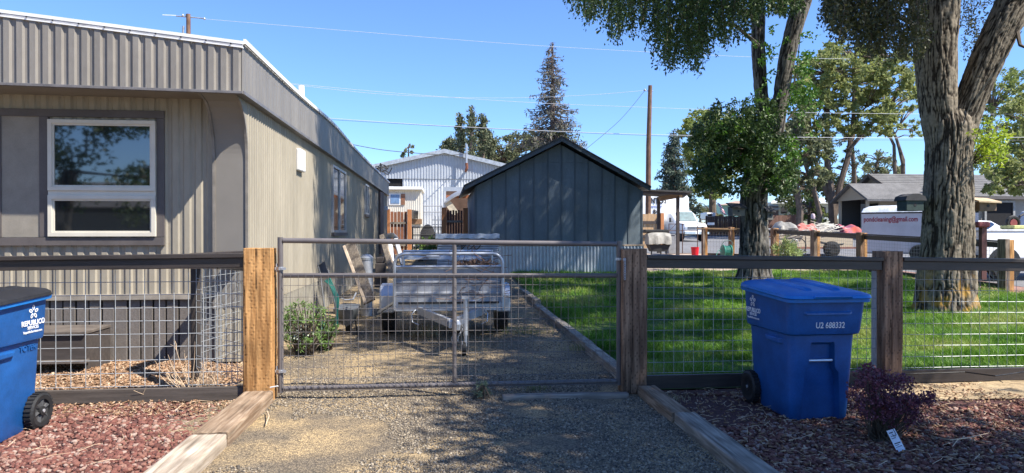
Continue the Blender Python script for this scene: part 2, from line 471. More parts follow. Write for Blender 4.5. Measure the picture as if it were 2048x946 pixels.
p = np.concatenate([uni(70000, 1.98, 9.2, 6.4, 9.5), uni(75000, 1.98, 13.2, 9.5, 14), uni(55000, 1.98, 13.2, 14, 20.7)])
q = fbm(np.stack([p[:, 0] * 2.2, p[:, 1] * 2.2, p[:, 0] * 0 + 3], -1), 3)
p = p[(p[:, 0] < p[:, 1] * 0.95 + 0.5) & (p[:, 0] > 1.9 )]; q = fbm(np.stack([p[:, 0] * 2.2, p[:, 1] * 2.2, p[:, 0] * 0 + 3], -1), 3)
hh = (0.035 + 0.17 * np.clip((q - 0.32) * 2.6, 0, 1)) * rng.uniform(0.6, 1.25, len(p))
o = blades('lawn_grass', on(p, -0.01, 0.03, 0.8), hh, np.where(p[:, 1] > 13, 0.011, 0.0075), m_grass, 1.1, None, np.clip(rng.normal(0, .2, len(p)) + 2.6 * (fbm(np.stack([p[:, 0] * 1.1, p[:, 1] * 1.6, p[:, 0] * 0 + 8], -1), 4) - .28), 0, 1))
tag(o, 'tufted bright green lawn grass between the fence, tree trunks and shed', 'grass', kind='stuff')

# ================================================================== posts and timbers
def wood_mat(name, light, dark, wear=(0.02, 0.014, 0.01), scale=5, rough=0.85, ax='z'):
    m = bpy.data.materials.new(name); m.use_nodes = True
    n, l = m.node_tree.nodes, m.node_tree.links; b = n['Principled BSDF']; b.inputs['Roughness'].default_value = rough
    b.inputs['Specular IOR Level'].default_value = 0.25
    tc = n.new('ShaderNodeTexCoord'); mp = n.new('ShaderNodeMapping')
    mp.inputs['Scale'].default_value = (7, 7, 0.5) if ax == 'z' else ((7, .5, 7) if ax == 'y' else (.5, 7, 7))
    l.new(tc.outputs['Object'], mp.inputs[0])
    a = n.new('ShaderNodeTexNoise'); a.inputs['Scale'].default_value = scale; a.inputs['Detail'].default_value = 8; a.inputs['Distortion'].default_value = 0.6
    l.new(mp.outputs[0], a.inputs['Vector'])
    c = ramp(n, l, a.outputs['Fac'], [(0.33, dark), (0.52, tuple((p_ + q_) / 2 for p_, q_ in zip(light, dark))), (0.66, light)])
    a2 = n.new('ShaderNodeTexNoise'); a2.inputs['Scale'].default_value = 3.0; a2.inputs['Detail'].default_value = 4
    l.new(tc.outputs['Object'], a2.inputs['Vector'])
    mr = n.new('ShaderNodeMapRange'); mr.inputs[1].default_value = .3; mr.inputs[2].default_value = .7; mr.inputs[3].default_value = 0.7; mr.inputs[4].default_value = 1.2
    l.new(a2.outputs['Fac'], mr.inputs[0])
    vm = n.new('ShaderNodeVectorMath'); vm.operation = 'SCALE'; l.new(c, vm.inputs[0]); l.new(mr.outputs[0], vm.inputs['Scale'])
    at = n.new('ShaderNodeAttribute'); at.attribute_name = 'tint'
    mx = n.new('ShaderNodeMix'); mx.data_type = 'RGBA'; l.new(at.outputs['Fac'], mx.inputs[0]); l.new(vm.outputs[0], mx.inputs[6]); mx.inputs[7].default_value = (*wear, 1)
    l.new(mx.outputs[2], b.inputs['Base Color'])
    bp = n.new('ShaderNodeBump'); bp.inputs['Strength'].default_value = 0.5; bp.inputs['Distance'].default_value = 0.01
    l.new(a.outputs['Fac'], bp.inputs['Height']); l.new(bp.outputs[0], b.inputs['Normal'])
    _M[name] = m
    return m

def rough_timber(name, w, d, h, m, parent=None, loc=None, seed=0, slits=1.0, cracks=1, nu=64, nv=200, wob=0.006, ax='z', foot=False):
    """squared timber along local z with incised slits and checks carved into its sides"""
    # perimeter parametrisation
    t = np.linspace(0, 1, nu, endpoint=False) * 2 * (w + d)
    px, py, nx_, ny_ = [], [], [], []
    for s in t:
        if s < w: a, b, c, e = -w/2 + s, -d/2, 0, -1
        elif s < w + d: a, b, c, e = w/2, -d/2 + (s - w), 1, 0
        elif s < 2*w + d: a, b, c, e = w/2 - (s - w - d), d/2, 0, 1
        else: a, b, c, e = -w/2, d/2 - (s - 2*w - d), -1, 0
        px.append(a); py.append(b); nx_.append(c); ny_.append(e)
    px, py, nx_, ny_ = map(np.array, (px, py, nx_, ny_))
    # round corners
    rc = 0.016
    cx = np.clip(px, -w/2 + rc, w/2 - rc); cy = np.clip(py, -d/2 + rc, d/2 - rc)
    vx, vy = px - cx, py - cy; L = np.maximum(np.hypot(vx, vy), 1e-6)
    corner = (np.abs(px) > w/2 - rc) & (np.abs(py) > d/2 - rc)
    px = np.where(corner, cx + vx / L * rc, px); py = np.where(corner, cy + vy / L * rc, py)
    nx_ = np.where(corner, vx / L, nx_); ny_ = np.where(corner, vy / L, ny_)
    z = np.linspace(0, h, nv)
    PX_, ZZ = np.meshgrid(px, z); PY_, _ = np.meshgrid(py, z); TT, _ = np.meshgrid(t, z)
    NX, _ = np.meshgrid(nx_, z); NY, _ = np.meshgrid(ny_, z)
    q = np.stack([PX_ * 28 + seed * 7, PY_ * 28, ZZ * 2.2 + seed], -1)
    disp = (fbm(q, 4) - 0.47) * 0.010 + (fbm(np.stack([PX_ * 2, PY_ * 2, ZZ * 1.5 + seed], -1), 3) - 0.45) * wob * 2
    ti = np.zeros_like(disp)
    g = fbm(np.stack([TT * 60, ZZ * 1.6, TT * 0 + seed], -1), 3)
    ti += np.clip((g - 0.60) * 5, 0, 0.45)
    if slits:
        cs, rs = 0.021, 0.06
        col = np.floor(TT / cs); fr = (TT / cs) % 1
        zz = (ZZ / rs + (col % 2) * 0.5 + _h(col.astype(np.int64), col.astype(np.int64) * 3, seed + 0 * col.astype(np.int64)) * 0.25) % 1
        ci = col.astype(np.int64); ri = np.floor(ZZ / rs + (col % 2) * 0.5).astype(np.int64)
        rnd = _h(ci, ri, 0 * ci + seed); off = (rnd - .5) * .3
        sl = np.clip(1 - np.abs(fr - 0.5 - off) / 0.24, 0, 1) * np.clip((0.17 - np.abs(zz - 0.5)) / .05, 0, 1) * (0.25 + .75 * (_h(ri, ci, 0 * ci + 5) > .35))
        sl = np.clip(sl * 1.4, 0, 1)
        disp -= sl * 0.004; ti += sl * 0.6 * float(slits)
    for k in range(cracks):
        r0 = random.Random(seed * 10 + k)
        c0 = r0.uniform(0.25, 0.6) * w if k == 0 else r0.uniform(0, 2 * (w + d))
        z0, z1 = (0, h) if k == 0 else (r0.uniform(0, h * .6), r0.uniform(h * .6, h))
        wv = c0 + (fbm(np.stack([ZZ * 2.5, ZZ * 0, ZZ * 0 + seed + k], -1), 3) - 0.45) * 0.05
        ck = np.clip(1 - np.abs(TT - wv) / 0.005, 0, 1) * (ZZ > z0) * (ZZ < z1)
        disp -= ck * 0.012; ti += ck * 0.9
    if foot:
        ti += np.clip(1 - ZZ / 0.22, 0, 1) * 0.5 * (fbm(q * 0.3, 2) + 0.3)
    VX = PX_ + NX * disp; VY = PY_ + NY * disp
    # slightly uneven top
    ZZ2 = ZZ + np.where(ZZ > h * 0.985, (fbm(np.stack([PX_ * 20, PY_ * 20, ZZ * 0 + seed], -1), 2) - 0.4) * 0.012, 0)
    V = np.stack([VX, VY, ZZ2], -1).reshape(-1, 3)
    i = np.arange(nu * nv).reshape(nv, nu); j = np.roll(i, -1, axis=1)
    Fc = np.stack([i[:-1], j[:-1], j[1:], i[1:]], -1).reshape(-1, 4)
    # end caps as shrinking rings
    n0 = len(V); caps = []; addv = []; addt = []
    for base, flip in ((i[-1], False), (i[0], True)):
        prev = base
        for sc in (0.9, 0.5, 0.02):
            ring = V[base].copy(); ring[:, :2] *= sc
            ring[:, 2] += (fbm(ring * np.array([22, 22, 1]) + seed, 3) - 0.45) * 0.012 * (-1 if flip else 1)
            idx = np.arange(nu) + n0; n0 += nu; addv.append(ring)
            addt.append(np.clip((vn(ring * 60) - 0.5) * 1.2, 0, 0.5))
            a_, b_, c_, d_ = prev, np.roll(prev, -1), np.roll(idx, -1), idx
            caps.append(np.stack([a_, b_, c_, d_] if not flip else [a_, d_, c_, b_], -1)); prev = idx
    V = np.concatenate([V] + addv); Fc = np.concatenate([Fc] + caps)
    T = np.concatenate([np.clip(ti, 0, 1).reshape(-1)] + addt)
    if ax == 'y': V = V[:, [0, 2, 1]] * np.array([1, 1, 1]); Fc = Fc[:, ::-1]
    if ax == 'x': V = V[:, [2, 0, 1]]
    o = np_obj(name, V, Fc, m, None, T, smooth=True, world=False)
    if parent is not None: o.parent = parent
    if loc is not None: o.location = loc
    return o

m_tie_orange = wood_mat('weathered_orange_tie_wood', (0.60, 0.33, 0.13), (0.30, 0.145, 0.05))
m_tie_brown = wood_mat('brown_tie_wood', (0.38, 0.24, 0.15), (0.14, 0.08, 0.05))
m_tie_grey = wood_mat('grey_weathered_tie_wood', (0.33, 0.27, 0.21), (0.10, 0.07, 0.05))
m_timber = wood_mat('flat_weathered_timber', (0.40, 0.30, 0.21), (0.20, 0.13, 0.08), ax='y')
m_timber2 = wood_mat('bleached_timber', (0.52, 0.44, 0.35), (0.28, 0.22, 0.16), ax='y')
m_timber_g = wood_mat('greyed_timber', (0.38, 0.34, 0.28), (0.17, 0.14, 0.11), ax='y')

FY = 6.3   # fence line

# ---- front fence, left run
xl = P(515, 650, FY - 0.09).x; xr = P(1270, 650, FY - 0.09).x; xm = P(1785, 650, FY - 0.1).x
fl = thing('wire_panel_fence', 'dark railed wire mesh fence before the mobile home, ending at the orange wooden post', 'fence', (xl, FY, 0))
rough_timber('post', 0.25, 0.2, 1.36, m_tie_orange, fl, (0, 0, 0), 3, .45, 2, 96, 320, foot=False)
def rail_run(par, x0, x1, ztop0, ztop1, zb=0.155, name_fix=True, y=FY - 0.02, off=0.13):
    """cap board, face rail, bottom rail"""
    def slab(nm, t0, t1, h, ya, yb):
        b = MB()
        b.hexa([(x0, ya, t0 - h), (x1, ya, t1 - h), (x1, yb, t1 - h), (x0, yb, t0 - h)], [(x0, ya, t0), (x1, ya, t1), (x1, yb, t1), (x0, yb, t0)])
        return b.build(nm, m_rail, par, bevel=0.004)
    slab('cap_board', ztop0, ztop1, 0.036, y - 0.075, y + 0.075)
    slab('top_rail', ztop0 - 0.038, ztop1 - 0.038, 0.085, y - 0.05, y - 0.01)
def mesh_run(par, x0, x1, z0a, z1a, z0b, z1b, px, pz, y, r=0.0022, m=m_wire, name='wire_mesh'):
    b = MB(); n = max(1, int(round((x1 - x0) / px))); sd_ = random.Random(int(x0 * 100))
    for i in range(n + 1):
        t = i / n; x = x0 + (x1 - x0) * t
        za = z0a + (z0b - z0a) * t; zt = z1a + (z1b - z1a) * t
        b.tube([(x, y - r, za), (x + sd_.uniform(-.003, .003), y - r + sd_.uniform(-.004, .004), (za + zt) / 2), (x, y - r, zt)], r, 4, False)
    k = int(round((z1a - z0a) / pz))
    for j in range(k + 1):
        t = j / k
        pts = []
        for q in range(9):
            s = q / 8
            lo = z0a + (z0b - z0a) * s; hi = z1a + (z1b - z1a) * s
            pts.append((x0 + (x1 - x0) * s, y + r + sd_.uniform(-.002, .002), lo + (hi - lo) * t + sd_.uniform(-.002, .002)))
        b.tube(pts, r, 4, False)
    return b.build(name, m, par)
xl0 = -6.6
zt = Z(488, 507, FY - .09); zt0 = Z(0, 515, FY - .09) - 0.02
rail_run(fl, xl0, xl - 0.125, zt0, zt)
mb = MB().box(xl0, xl - 0.125, FY - 0.06, FY - 0.02, 0.015, 0.135); mb.build('bottom_rail', mat('weathered_bottom_rail', (0.085, 0.07, 0.06), 0.85, 0.3, 5, stretch=(.4, 8, 8), fine=.2), fl, bevel=0.004)
mesh_run(fl, xl0, xl - 0.13, 0.14, 1.17, 0.14, 1.18, 0.123, 0.11, FY + 0.03, 0.0034)
# return to the house
rp = Vector((-2.52, 7.25, 0))
rough_timber('post', 0.09, 0.09, 1.26, mat('dark_stained_post', (0.045, 0.037, 0.033), 0.6, 0.3, 6), fl, (rp.x - xl, rp.y - FY, 0), 5, False, 0, 16, 20)
b = MB(); b.bar((xl - 0.12, FY + 0.06, 1.27), (rp.x, rp.y, 1.27), 0.13, 0.036); b.bar((rp.x, rp.y, 1.27), (-2.33, 8.22, 1.27), 0.13, 0.036)
b.build('cap_board', m_rail, fl, bevel=0.004)
b = MB(); b.bar((xl - 0.12, FY + 0.06, 1.20), (rp.x, rp.y, 1.20), 0.04, 0.09); b.bar((rp.x, rp.y, 1.20), (-2.33, 8.22, 1.20), 0.04, 0.09)
b.build('top_rail', m_rail, fl)
b = MB()
for (A, Bq) in (((xl - 0.12, FY + 0.08), (rp.x + .02, rp.y - .05)), ((rp.x, rp.y + .06), (-2.36, 8.2))):
    A = Vector((*A, 0)); Bq = Vector((*Bq, 0)); n = int((Bq - A).length / 0.11)
    for i in range(n + 1):
        p_ = A + (Bq - A) * i / n; b.tube([p_ + Vector((0, 0, .12)), p_ + Vector((0, 0, 1.17))], 0.0026, 4, False)
    for j in range(10):
        z_ = 0.14 + j * 0.112; b.tube([A + Vector((0, 0, z_)), Bq + Vector((0, 0, z_))], 0.0026, 4, False)
b.build('wire_mesh', m_wire, fl)

# ---- front fence, right run
fr = thing('wire_panel_fence', 'dark railed wire mesh fence along the lawn front, running behind the right blue bin', 'fence', (xr, FY, 0))
zr = Z(1270, 498, FY - .09)
rough_timber('post', 0.235, 0.2, zr, m_tie_brown, fr, (0, 0, 0), 8, True, 2, 96, 320, foot=True)
MB().box(X(1740, FY + .12), X(1757, FY + .12), FY + .02, FY + .10, 0, 1.12).build('side_board', mat('bleached_post_board', (0.42, 0.41, 0.40), .9, .25, 6, stretch=(8, 8, 1), fine=.15), fr, bevel=.006)
rough_timber('post', 0.20, 0.2, Z(1775, 503, FY - .1), m_tie_brown, fr, (xm + 0.02 - xr, 0.01, 0), 12, True, 3, 80, 260, foot=True)
xe = 8.2
za, zb_, zc_ = Z(1297, 510, FY - .09), Z(1745, 515, FY - .09), Z(2048, 520, FY - .09)
rail_run(fr, xr + 0.118, xm - 0.085, za, zb_)
rail_run(fr, xm + 0.125, xe, zb_, zc_ - 0.03)
for a_, c_ in ((xr + .118, xm - .085), (xm + .125, xe)):
    MB().box(a_, c_, FY - 0.055, FY - 0.015, 0.03, 0.155).build('bottom_rail', m_rail, fr, bevel=0.004)
mesh_run(fr, xr + .12, xm - .085, 0.16, za - .11, 0.16, zb_ - .11, 0.0985, 0.105, FY + 0.03, 0.0026)
mesh_run(fr, xm + .13, xe, 0.16, zb_ - .11, 0.15, zc_ - .14, 0.0985, 0.105, FY + 0.03, 0.0026)

# ---- gate
gx0 = P(561, 600, FY).x; gx1 = P(1238, 600, FY).x
gate = thing('farm_gate', 'brown tubular steel driveway gate with wire mesh lower half between two wooden posts', 'gate', (gx0, FY, 0))
def gl(z0, z1, u):  # height along sagging gate
    return z0 + (z1 - z0) * u
zT = (Z(561, 481, FY), Z(1238, 488, FY)); zM = (Z(561, 551, FY), Z(1238, 551, FY)); zB = (Z(561, 777, FY), Z(1238, 762, FY))
MB().tube([(gx0, FY, zB[0] - 0.035), (gx0, FY, zT[0] + 0.03)], 0.025, 14).build('stile', m_tube, gate, smooth=True)
MB().tube([(gx1, FY, zB[1] - 0.035), (gx1, FY, zT[1] + 0.03)], 0.025, 14).build('stile', m_tube, gate, smooth=True)
MB().tube([(gx0 + .023, FY, zT[0]), (gx1 - .023, FY, zT[1])], 0.024, 14).build('top_rail', m_tube, gate, smooth=True)
MB().tube([(gx0 + .023, FY, zM[0]), (gx1 - .023, FY, zM[1])], 0.022, 14).build('middle_rail', m_tube, gate, smooth=True)
MB().tube([(gx0 + .023, FY, zB[0]), (gx1 - .023, FY, zB[1])], 0.022, 14).build('bottom_rail', m_tube, gate, smooth=True)
gxm = P(909, 600, FY).x; um = (gxm - gx0) / (gx1 - gx0)
MB().tube([(gxm, FY + .001, gl(*zM, um) + .02), (gxm, FY + .001, gl(*zT, um) - .02)], 0.02, 12).build('upright', m_tube, gate, smooth=True)
MB().tube([(gxm, FY + .001, gl(*zB, um) + .02), (gxm, FY + .001, gl(*zM, um) - .02)], 0.02, 12).build('upright', m_tube, gate, smooth=True)
mesh_run(gate, gx0 + .03, gx1 - .03, zB[0] - .018, zM[0] + .018, zB[1] - .018, zM[1] + .018, 0.0655, 0.107, FY - 0.03, 0.0021, m_wiredark)
b = MB()
n_ = 49
for i in range(n_ + 1):       # wire ends wrapped over the bottom tube
    x_ = gx0 + .03 + (gx1 - gx0 - .06) * i / n_; z_ = gl(*zB, i / n_)
    b.tube([(x_, FY - .03, z_ + .03), (x_ + .012, FY - .028, z_ + .004), (x_ + .02, FY - .008, z_ - .025)], 0.0028, 5)
tag(b.build('wire_ends', m_wiredark, gate), kind='stuff')
for vz in (537, 742):
    z_ = Z(553, vz, FY)
    b = MB(); b.lathe([(0.033, -.014), (0.033, .014)], (gx0, FY, z_), 16)
    b.box(xl + 0.13, gx0 - .01, FY - .012, FY + .004, z_ - .011, z_ + .011); b.box(gx0 + .01, gx0 + .055, FY - .035, FY - .028, z_ - .01, z_ + .01)
    b.tube([(xl + .145, FY - .004, z_ - .03), (xl + .145, FY - .004, z_ + .045)], 0.009, 8)
    b.build('hinge', m_galv, gate, smooth=True)
b = MB(); z_ = Z(1240, 518, FY)
b.lathe([(0.032, -.012), (0.032, .012)], (gx1, FY, z_), 16); b.box(gx1 + .01, xr - .10, FY - .115, FY - .10, z_ - .01, z_ + .01); b.box(gx1 - .045, gx1 + .03, FY - .04, FY - .03, z_ - .011, z_ + .011)
for k in range(9):
    a_ = k * 0.022; b.tube([(xr - .105 + .008 * math.sin(t), FY - .12 + .006 * math.cos(t) * (k % 2), z_ - a_ + .013 * math.cos(t)) for t in np.linspace(0, 2*PI, 9)], 0.003, 5, False)
b.build('latch', m_galv, gate)

# ---- landscape timbers along both sides of the drive
def laid_timber(x, y0, y1, w, h, m, label, dz=0.0, seed=0, rz=0.0, slits=False, group='timbers edging the driveway'):
    t = rough_timber('landscape_timber', w, h, y1 - y0, m, None, (x, y0, h / 2 + dz), seed, slits, 1, 56, 140, 0.004, 'y')
    t.rotation_euler = (0, 0, rz)
    return tag(t, label, 'timber', group)
laid_timber(-1.62, 4.93, 6.17, 0.25, 0.13, m_timber, 'brown flat landscape timber butting against the foot of the orange gate post', -0.02, 21)
laid_timber(-1.63, 2.9, 4.92, 0.25, 0.13, m_timber2, 'pale bleached landscape timber at the bottom edge left of the driveway', -0.03, 22)
laid_timber(1.87, 5.22, 6.17, 0.17, 0.11, m_timber, 'brown landscape timber running from the foot of the right gate post', -0.03, 23)
laid_timber(1.89, 3.0, 5.21, 0.18, 0.11, m_timber_g, 'grey split landscape timber at the bottom edge right of the driveway', -0.025, 24)
yy = 6.45
for k, (L_, lab) in enumerate(((2.0, 'greyed edging timber beside the lawn just behind the gate'), (2.3, 'greyed edging timber beside the lawn, second behind the gate, near the trailer wheel'),
                               (2.6, 'edging timber beside the lawn, third behind the gate, right of the trailer'), (2.6, 'last edging timber beside the lawn, farthest from the gate'))):
    laid_timber(1.82 + 0.012 * (yy - 6.4) * 0 + (k % 2) * 0.02, yy, yy + L_ - 0.02, 0.13, 0.12, m_timber_g, lab, -0.02 + gz(yy + 1), 30 + k)
    yy += L_
t = rough_timber('edging_board', 0.09, 0.07, 1.15, wood_mat('sunk_board_wood', (0.33, 0.29, 0.24), (0.15, 0.12, 0.10), ax='x'), None, (0.52, 6.1, 0.005), 40, False, 1, 32, 80, 0.008, 'x')
tag(t, 'half buried grey board lying across the drive under the gate', 'board')

# ================================================================== mobile home
xs = -2.27; HY = 8.22; OY = 7.72; xf = -2.2; HY1 = 27.7; HW = 8.26; XL = -9.0
home = thing('mobile_home', 'long beige and taupe ribbed metal mobile home on the left with a two pane window', 'mobile home', (xs, HY, 0))
def ribprof(L, pitch, amp, shape=((0, 0), (.22, 0), (.36, 1), (.80, 1), (.94, 0))):
    out = []; n = int(math.ceil(L / pitch))
    for i in range(n):
        for a, b in shape:
            s = (i + a) * pitch
            if s < L: out.append((s, b * amp))
    out.append((L, 0)); return out
def ribbed(x0, x1, y, z0, z1fn, pitch, amp, z0fn=None):
    """ribbed sheet facing -y"""
    b = MB(); pr = ribprof(x1 - x0, pitch, amp)
    vs = []
    for s, a in pr:
        x = x0 + s; zb = z0fn(x) if z0fn else z0
        vs += [(x, y - a, zb), (x, y - a, z1fn(x)), (x, y - a + .0015, zb), (x, y - a + .0015, z1fn(x))]
    fs = []
    for i in range(len(pr) - 1):
        k = 4 * i; fs.append((k, k + 4, k + 5, k + 1))
    return b.add(vs, fs)
roofz = lambda x: 3.585 + (xf - x) * 0.108 if x > -5.6 else 3.952 + (x + 5.6) * 0.108
soffz = lambda x: 3.04 + (xf - x) * 0.017
MB().box(XL, xs - 0.012, HW + .03, HY1, 0.62, 3.1).build('wall', mat('wall_core', (0.2, 0.18, 0.15)), home)
# front siding
x = xs - 0.38; k = 0
while x > -6.6:
    w_ = 0.52
    ribbed(x - w_ + .001, x, HW, 0.78, lambda q: 3.09, 0.13, 0.017).build('siding_panel', m_siding, home)
    x -= w_
# front fascia, ribbed panels
x = xf
while x > -6.4:
    ribbed(x - .52 + .0015, x, OY, 0, lambda q: roofz(q) - .05, 0.13, 0.02, lambda q: soffz(q)).build('fascia_panel', m_fascia, home)
    x -= .52
b = MB(); b.hexa([(-6.6, OY - .035, soffz(-6.6) - .03), (xf + .02, OY - .035, soffz(xf) - .03), (xf + .02, OY + .02, soffz(xf) - .03), (-6.6, OY + .02, soffz(-6.6) - .03)],
                 [(-6.6, OY - .035, soffz(-6.6)), (xf + .02, OY - .035, soffz(xf)), (xf + .02, OY + .02, soffz(xf)), (-6.6, OY + .02, soffz(-6.6))])
b.build('fascia_trim', mat('fascia_edge_grey', (0.16, 0.15, 0.15), 0.4), home, bevel=.003)
MB().hexa([(XL, OY + .02, 3.09), (xf - .02, OY + .02, 3.043), (xf - .02, HW + .1, 3.043), (XL, HW + .1, 3.10)],
          [(XL, OY + .02, 3.16), (xf - .02, OY + .02, 3.10), (xf - .02, HW + .1, 3.10), (XL, HW + .1, 3.16)]).build('soffit', m_fascia, home)
# white drip edge, two lips, along the front
b = MB()
for dz, hh_, dy in ((0.0, 0.035, -.027), (-.062, 0.014, -.031)):
    pts = [(-9, roofz(-9)), (-5.6, roofz(-5.6)), (xf + .02, roofz(xf))]
    for (xa, za_), (xb, zb2) in zip(pts[:-1], pts[1:]):
        b.hexa([(xa, OY + dy, za_ + dz - hh_), (xb, OY + dy, zb2 + dz - hh_), (xb, OY + .01, zb2 + dz - hh_), (xa, OY + .01, za_ + dz - hh_)],
               [(xa, OY + dy, za_ + dz), (xb, OY + dy, zb2 + dz), (xb, OY + .01, zb2 + dz), (xa, OY + .01, za_ + dz)])
b.build('drip_edge', m_white, home)
b = MB()
for (xa, xb) in ((-9, -5.6), (-5.6, xf + .017)):
    b.hexa([(xa, OY - .023, roofz(xa) - .058), (xb, OY - .023, roofz(xb) - .058), (xb, OY, roofz(xb) - .058), (xa, OY, roofz(xa) - .058)],
           [(xa, OY - .023, roofz(xa) - .036), (xb, OY - .023, roofz(xb) - .036), (xb, OY, roofz(xb) - .036), (xa, OY, roofz(xa) - .036)])
b.build('drip_band', mat('drip_band_grey', (0.34, 0.34, 0.36), 0.5), home)
b = MB()
for i in range(18):
    xx = -2.3 - i * 0.26; b.lathe([(0.011, -.006), (0.007, 0)], (xx, OY - .036, roofz(xx) - .047), 6, 'y')
tag(b.build('rivets', m_black, home), kind='stuff')
# roof
edge = lambda y: 3.60 + 0.085 * math.exp(-((y - 13.8) / 2.4) ** 2) - 0.0045 * (y - 8)
b = MB(); ys = [OY + (HY1 - OY) * i / 40 for i in range(41)]; rs = []
for y in [OY + .04] + ys[1:]:
    e = edge(y); rs.append([(xf - .002, y, e), (xf - 1, y, 3.60 + .108 + (e - 3.6) * .7), (-5.6, y, 3.955), (-9.0, y, 3.6), (-9.0, y, 3.2), (xf - .04, y, 3.2)])
b.rings(rs)
b.build('roof', mat('pale_roof_coating', (0.62, 0.62, 0.60), 0.7, 0.2, 1.5), home)
# side fascia: smooth skin with faint vertical seams, in lengths
y = OY; 
while y < HY1 - .1:
    y2 = min(y + 2.4, HY1); b = MB(); rs = []; n = 16
    for i in range(n * 2 + 1):
        q = y + (y2 - .004 - y) * i / (2 * n); dx = (0.004 if i % 2 else 0.0)
        rs.append([(xf + .005 + dx, q, 3.035 - .0025 * (q - 8)), (xf + .005 + dx, q, edge(q) - .03)])
    b.rings(rs, cap=False, closed=False); b.f = [f[::-1] for f in b.f]
    b.build('fascia_panel', m_fascia, home); y = y2
# dark groove and lip under the side fascia, ribbed upper lip
b = MB(); b.rings([[(xs - .02, q, 3.01 - .0025 * (q - 8)), (xf + .03, q, 3.01 - .0025 * (q - 8)), (xf + .03, q, 3.045 - .0025 * (q - 8)), (xs - .02, q, 3.045 - .0025 * (q - 8))] for q in ys])
b.build('fascia_trim', mat('fascia_edge_grey', (0.16, 0.15, 0.15)), home)
b = MB(); b.rings([[(xf + .021, q, edge(q) - .04), (xf + .045, q, edge(q) - .04), (xf + .045, q, edge(q) + .012), (xf + .021, q, edge(q) + .012)] for q in ys])
b.build('drip_edge', m_white, home)
# curved corner wing (cove) -- profile in (y,z)
def cove(z):
    if z < 2.36: return HY - .02
    t = min(1, (z - 2.36) / 0.66); return HY - .02 - 0.46 * (1 - math.sqrt(max(0, 1 - t * t)))
zs_ = [0.62, 1.2, 1.8, 2.36] + [2.36 + .66 * i / 12 for i in range(1, 13)]
b = MB(); b.rings([[(xs - .36, cove(z), z), (xs - .012, cove(z), z), (xs - .012, HW + .03, z), (xs - .36, HW + .03, z)] for z in zs_])
b.build('corner_panel', m_fascia.copy() if False else mat('corner_panel_paint', (0.205, 0.188, 0.165), 0.5, 0.08, 1.5), home)
b = MB()
for xx in (xs - .375, xs - .008):
    b.rings([[(xx - .014, cove(z) - .018, z), (xx + .014, cove(z) - .018, z), (xx + .014, cove(z) + .02, z), (xx - .014, cove(z) + .02, z)] for z in zs_])
b.build('corner_trim', mat('corner_trim_paint', (0.20, 0.18, 0.155), 0.5), home)
# side wall, ribbed panels
y = HY - .02; k = 0
def side_panel(y0, y1):
    pr = ribprof(y1 - y0, 0.102, 0.011, ((0, 0), (.14, 1), (.3, 1), (.44, 0)))
    b = MB(); rs = []
    for s, a in pr: rs.append([(xs + a, y0 + s, 0.62), (xs + a, y0 + s, 3.01)])
    b.rings(rs, cap=False, closed=False); b.f = [f[::-1] for f in b.f]; return b
b = MB()   # curved side of the wing
b.rings([[(xs + .001, cove(z), z), (xs + .001, HY - .02, z), (xs - .01, HY - .02, z), (xs - .01, cove(z), z)] for z in zs_[3:]]); b.build('cove_side', m_siding, home)
while y < HY1:
    y2 = min(y + 1.22, HY1); side_panel(y, y2 - .003).build('siding_panel', m_siding, home); y = y2
b = MB()
for i in range(60): b.lathe([(0.009, 0), (0.005, .005)], (xs + .004, HY + .012, .7 + i * .2), 6, 'x') if .7 + i * .2 < 2.9 else None
tag(b.build('rivets', mat('rivet_grey', (0.3, 0.3, 0.3)), home), kind='stuff')
MB().box(-9, -2.27, HY1 - .01, HY1 + .01, .6, 3.6).build('end_wall', m_siding, home)
# skirting: belt and vertical boards
MB().box(XL, xs - .362, HW - .04, HW + .02, 0.725, 0.79).build('belt_trim', mat('belt_trim_paint', (0.27, 0.24, 0.20), 0.7, fine=.1), home, bevel=.003)
sk = None; x = xs - .44
for i in range(34):
    if sk is None:
        sk = MB().box(-.0620, .0620, -.012, .012, 0, .725).build('skirting_board', m_skirt, home, world=False, bevel=.005); c = sk
    else:
        c = sk.copy(); C.objects.link(c)
    c.location = (x - xs, HW - HY + .01 - .006 * (i % 2), -.0); x -= .141
MB().box(XL, xs - .3, HW + .03, HW + .05, 0, .72).build('skirting_backing', m_black, home)
# smooth skirt under the side wall and corner
b = MB(); b.rings([[(xs - .03, q, 0), (xs - .005 + .012 * (i % 2), q, 0), (xs - .005 + .012 * (i % 2), q, .62), (xs - .03, q, .62)] for i, q in enumerate(np.arange(HY - .01, HY1, 0.1))])
b.build('side_skirting', mat('side_skirt_paint', (0.27, 0.25, 0.205), 0.6, fine=.1), home)
ribbed(xs - .36, xs, HY - .012, 0, lambda q: .62, 0.09, .012).build('corner_skirting', m_siding, home)
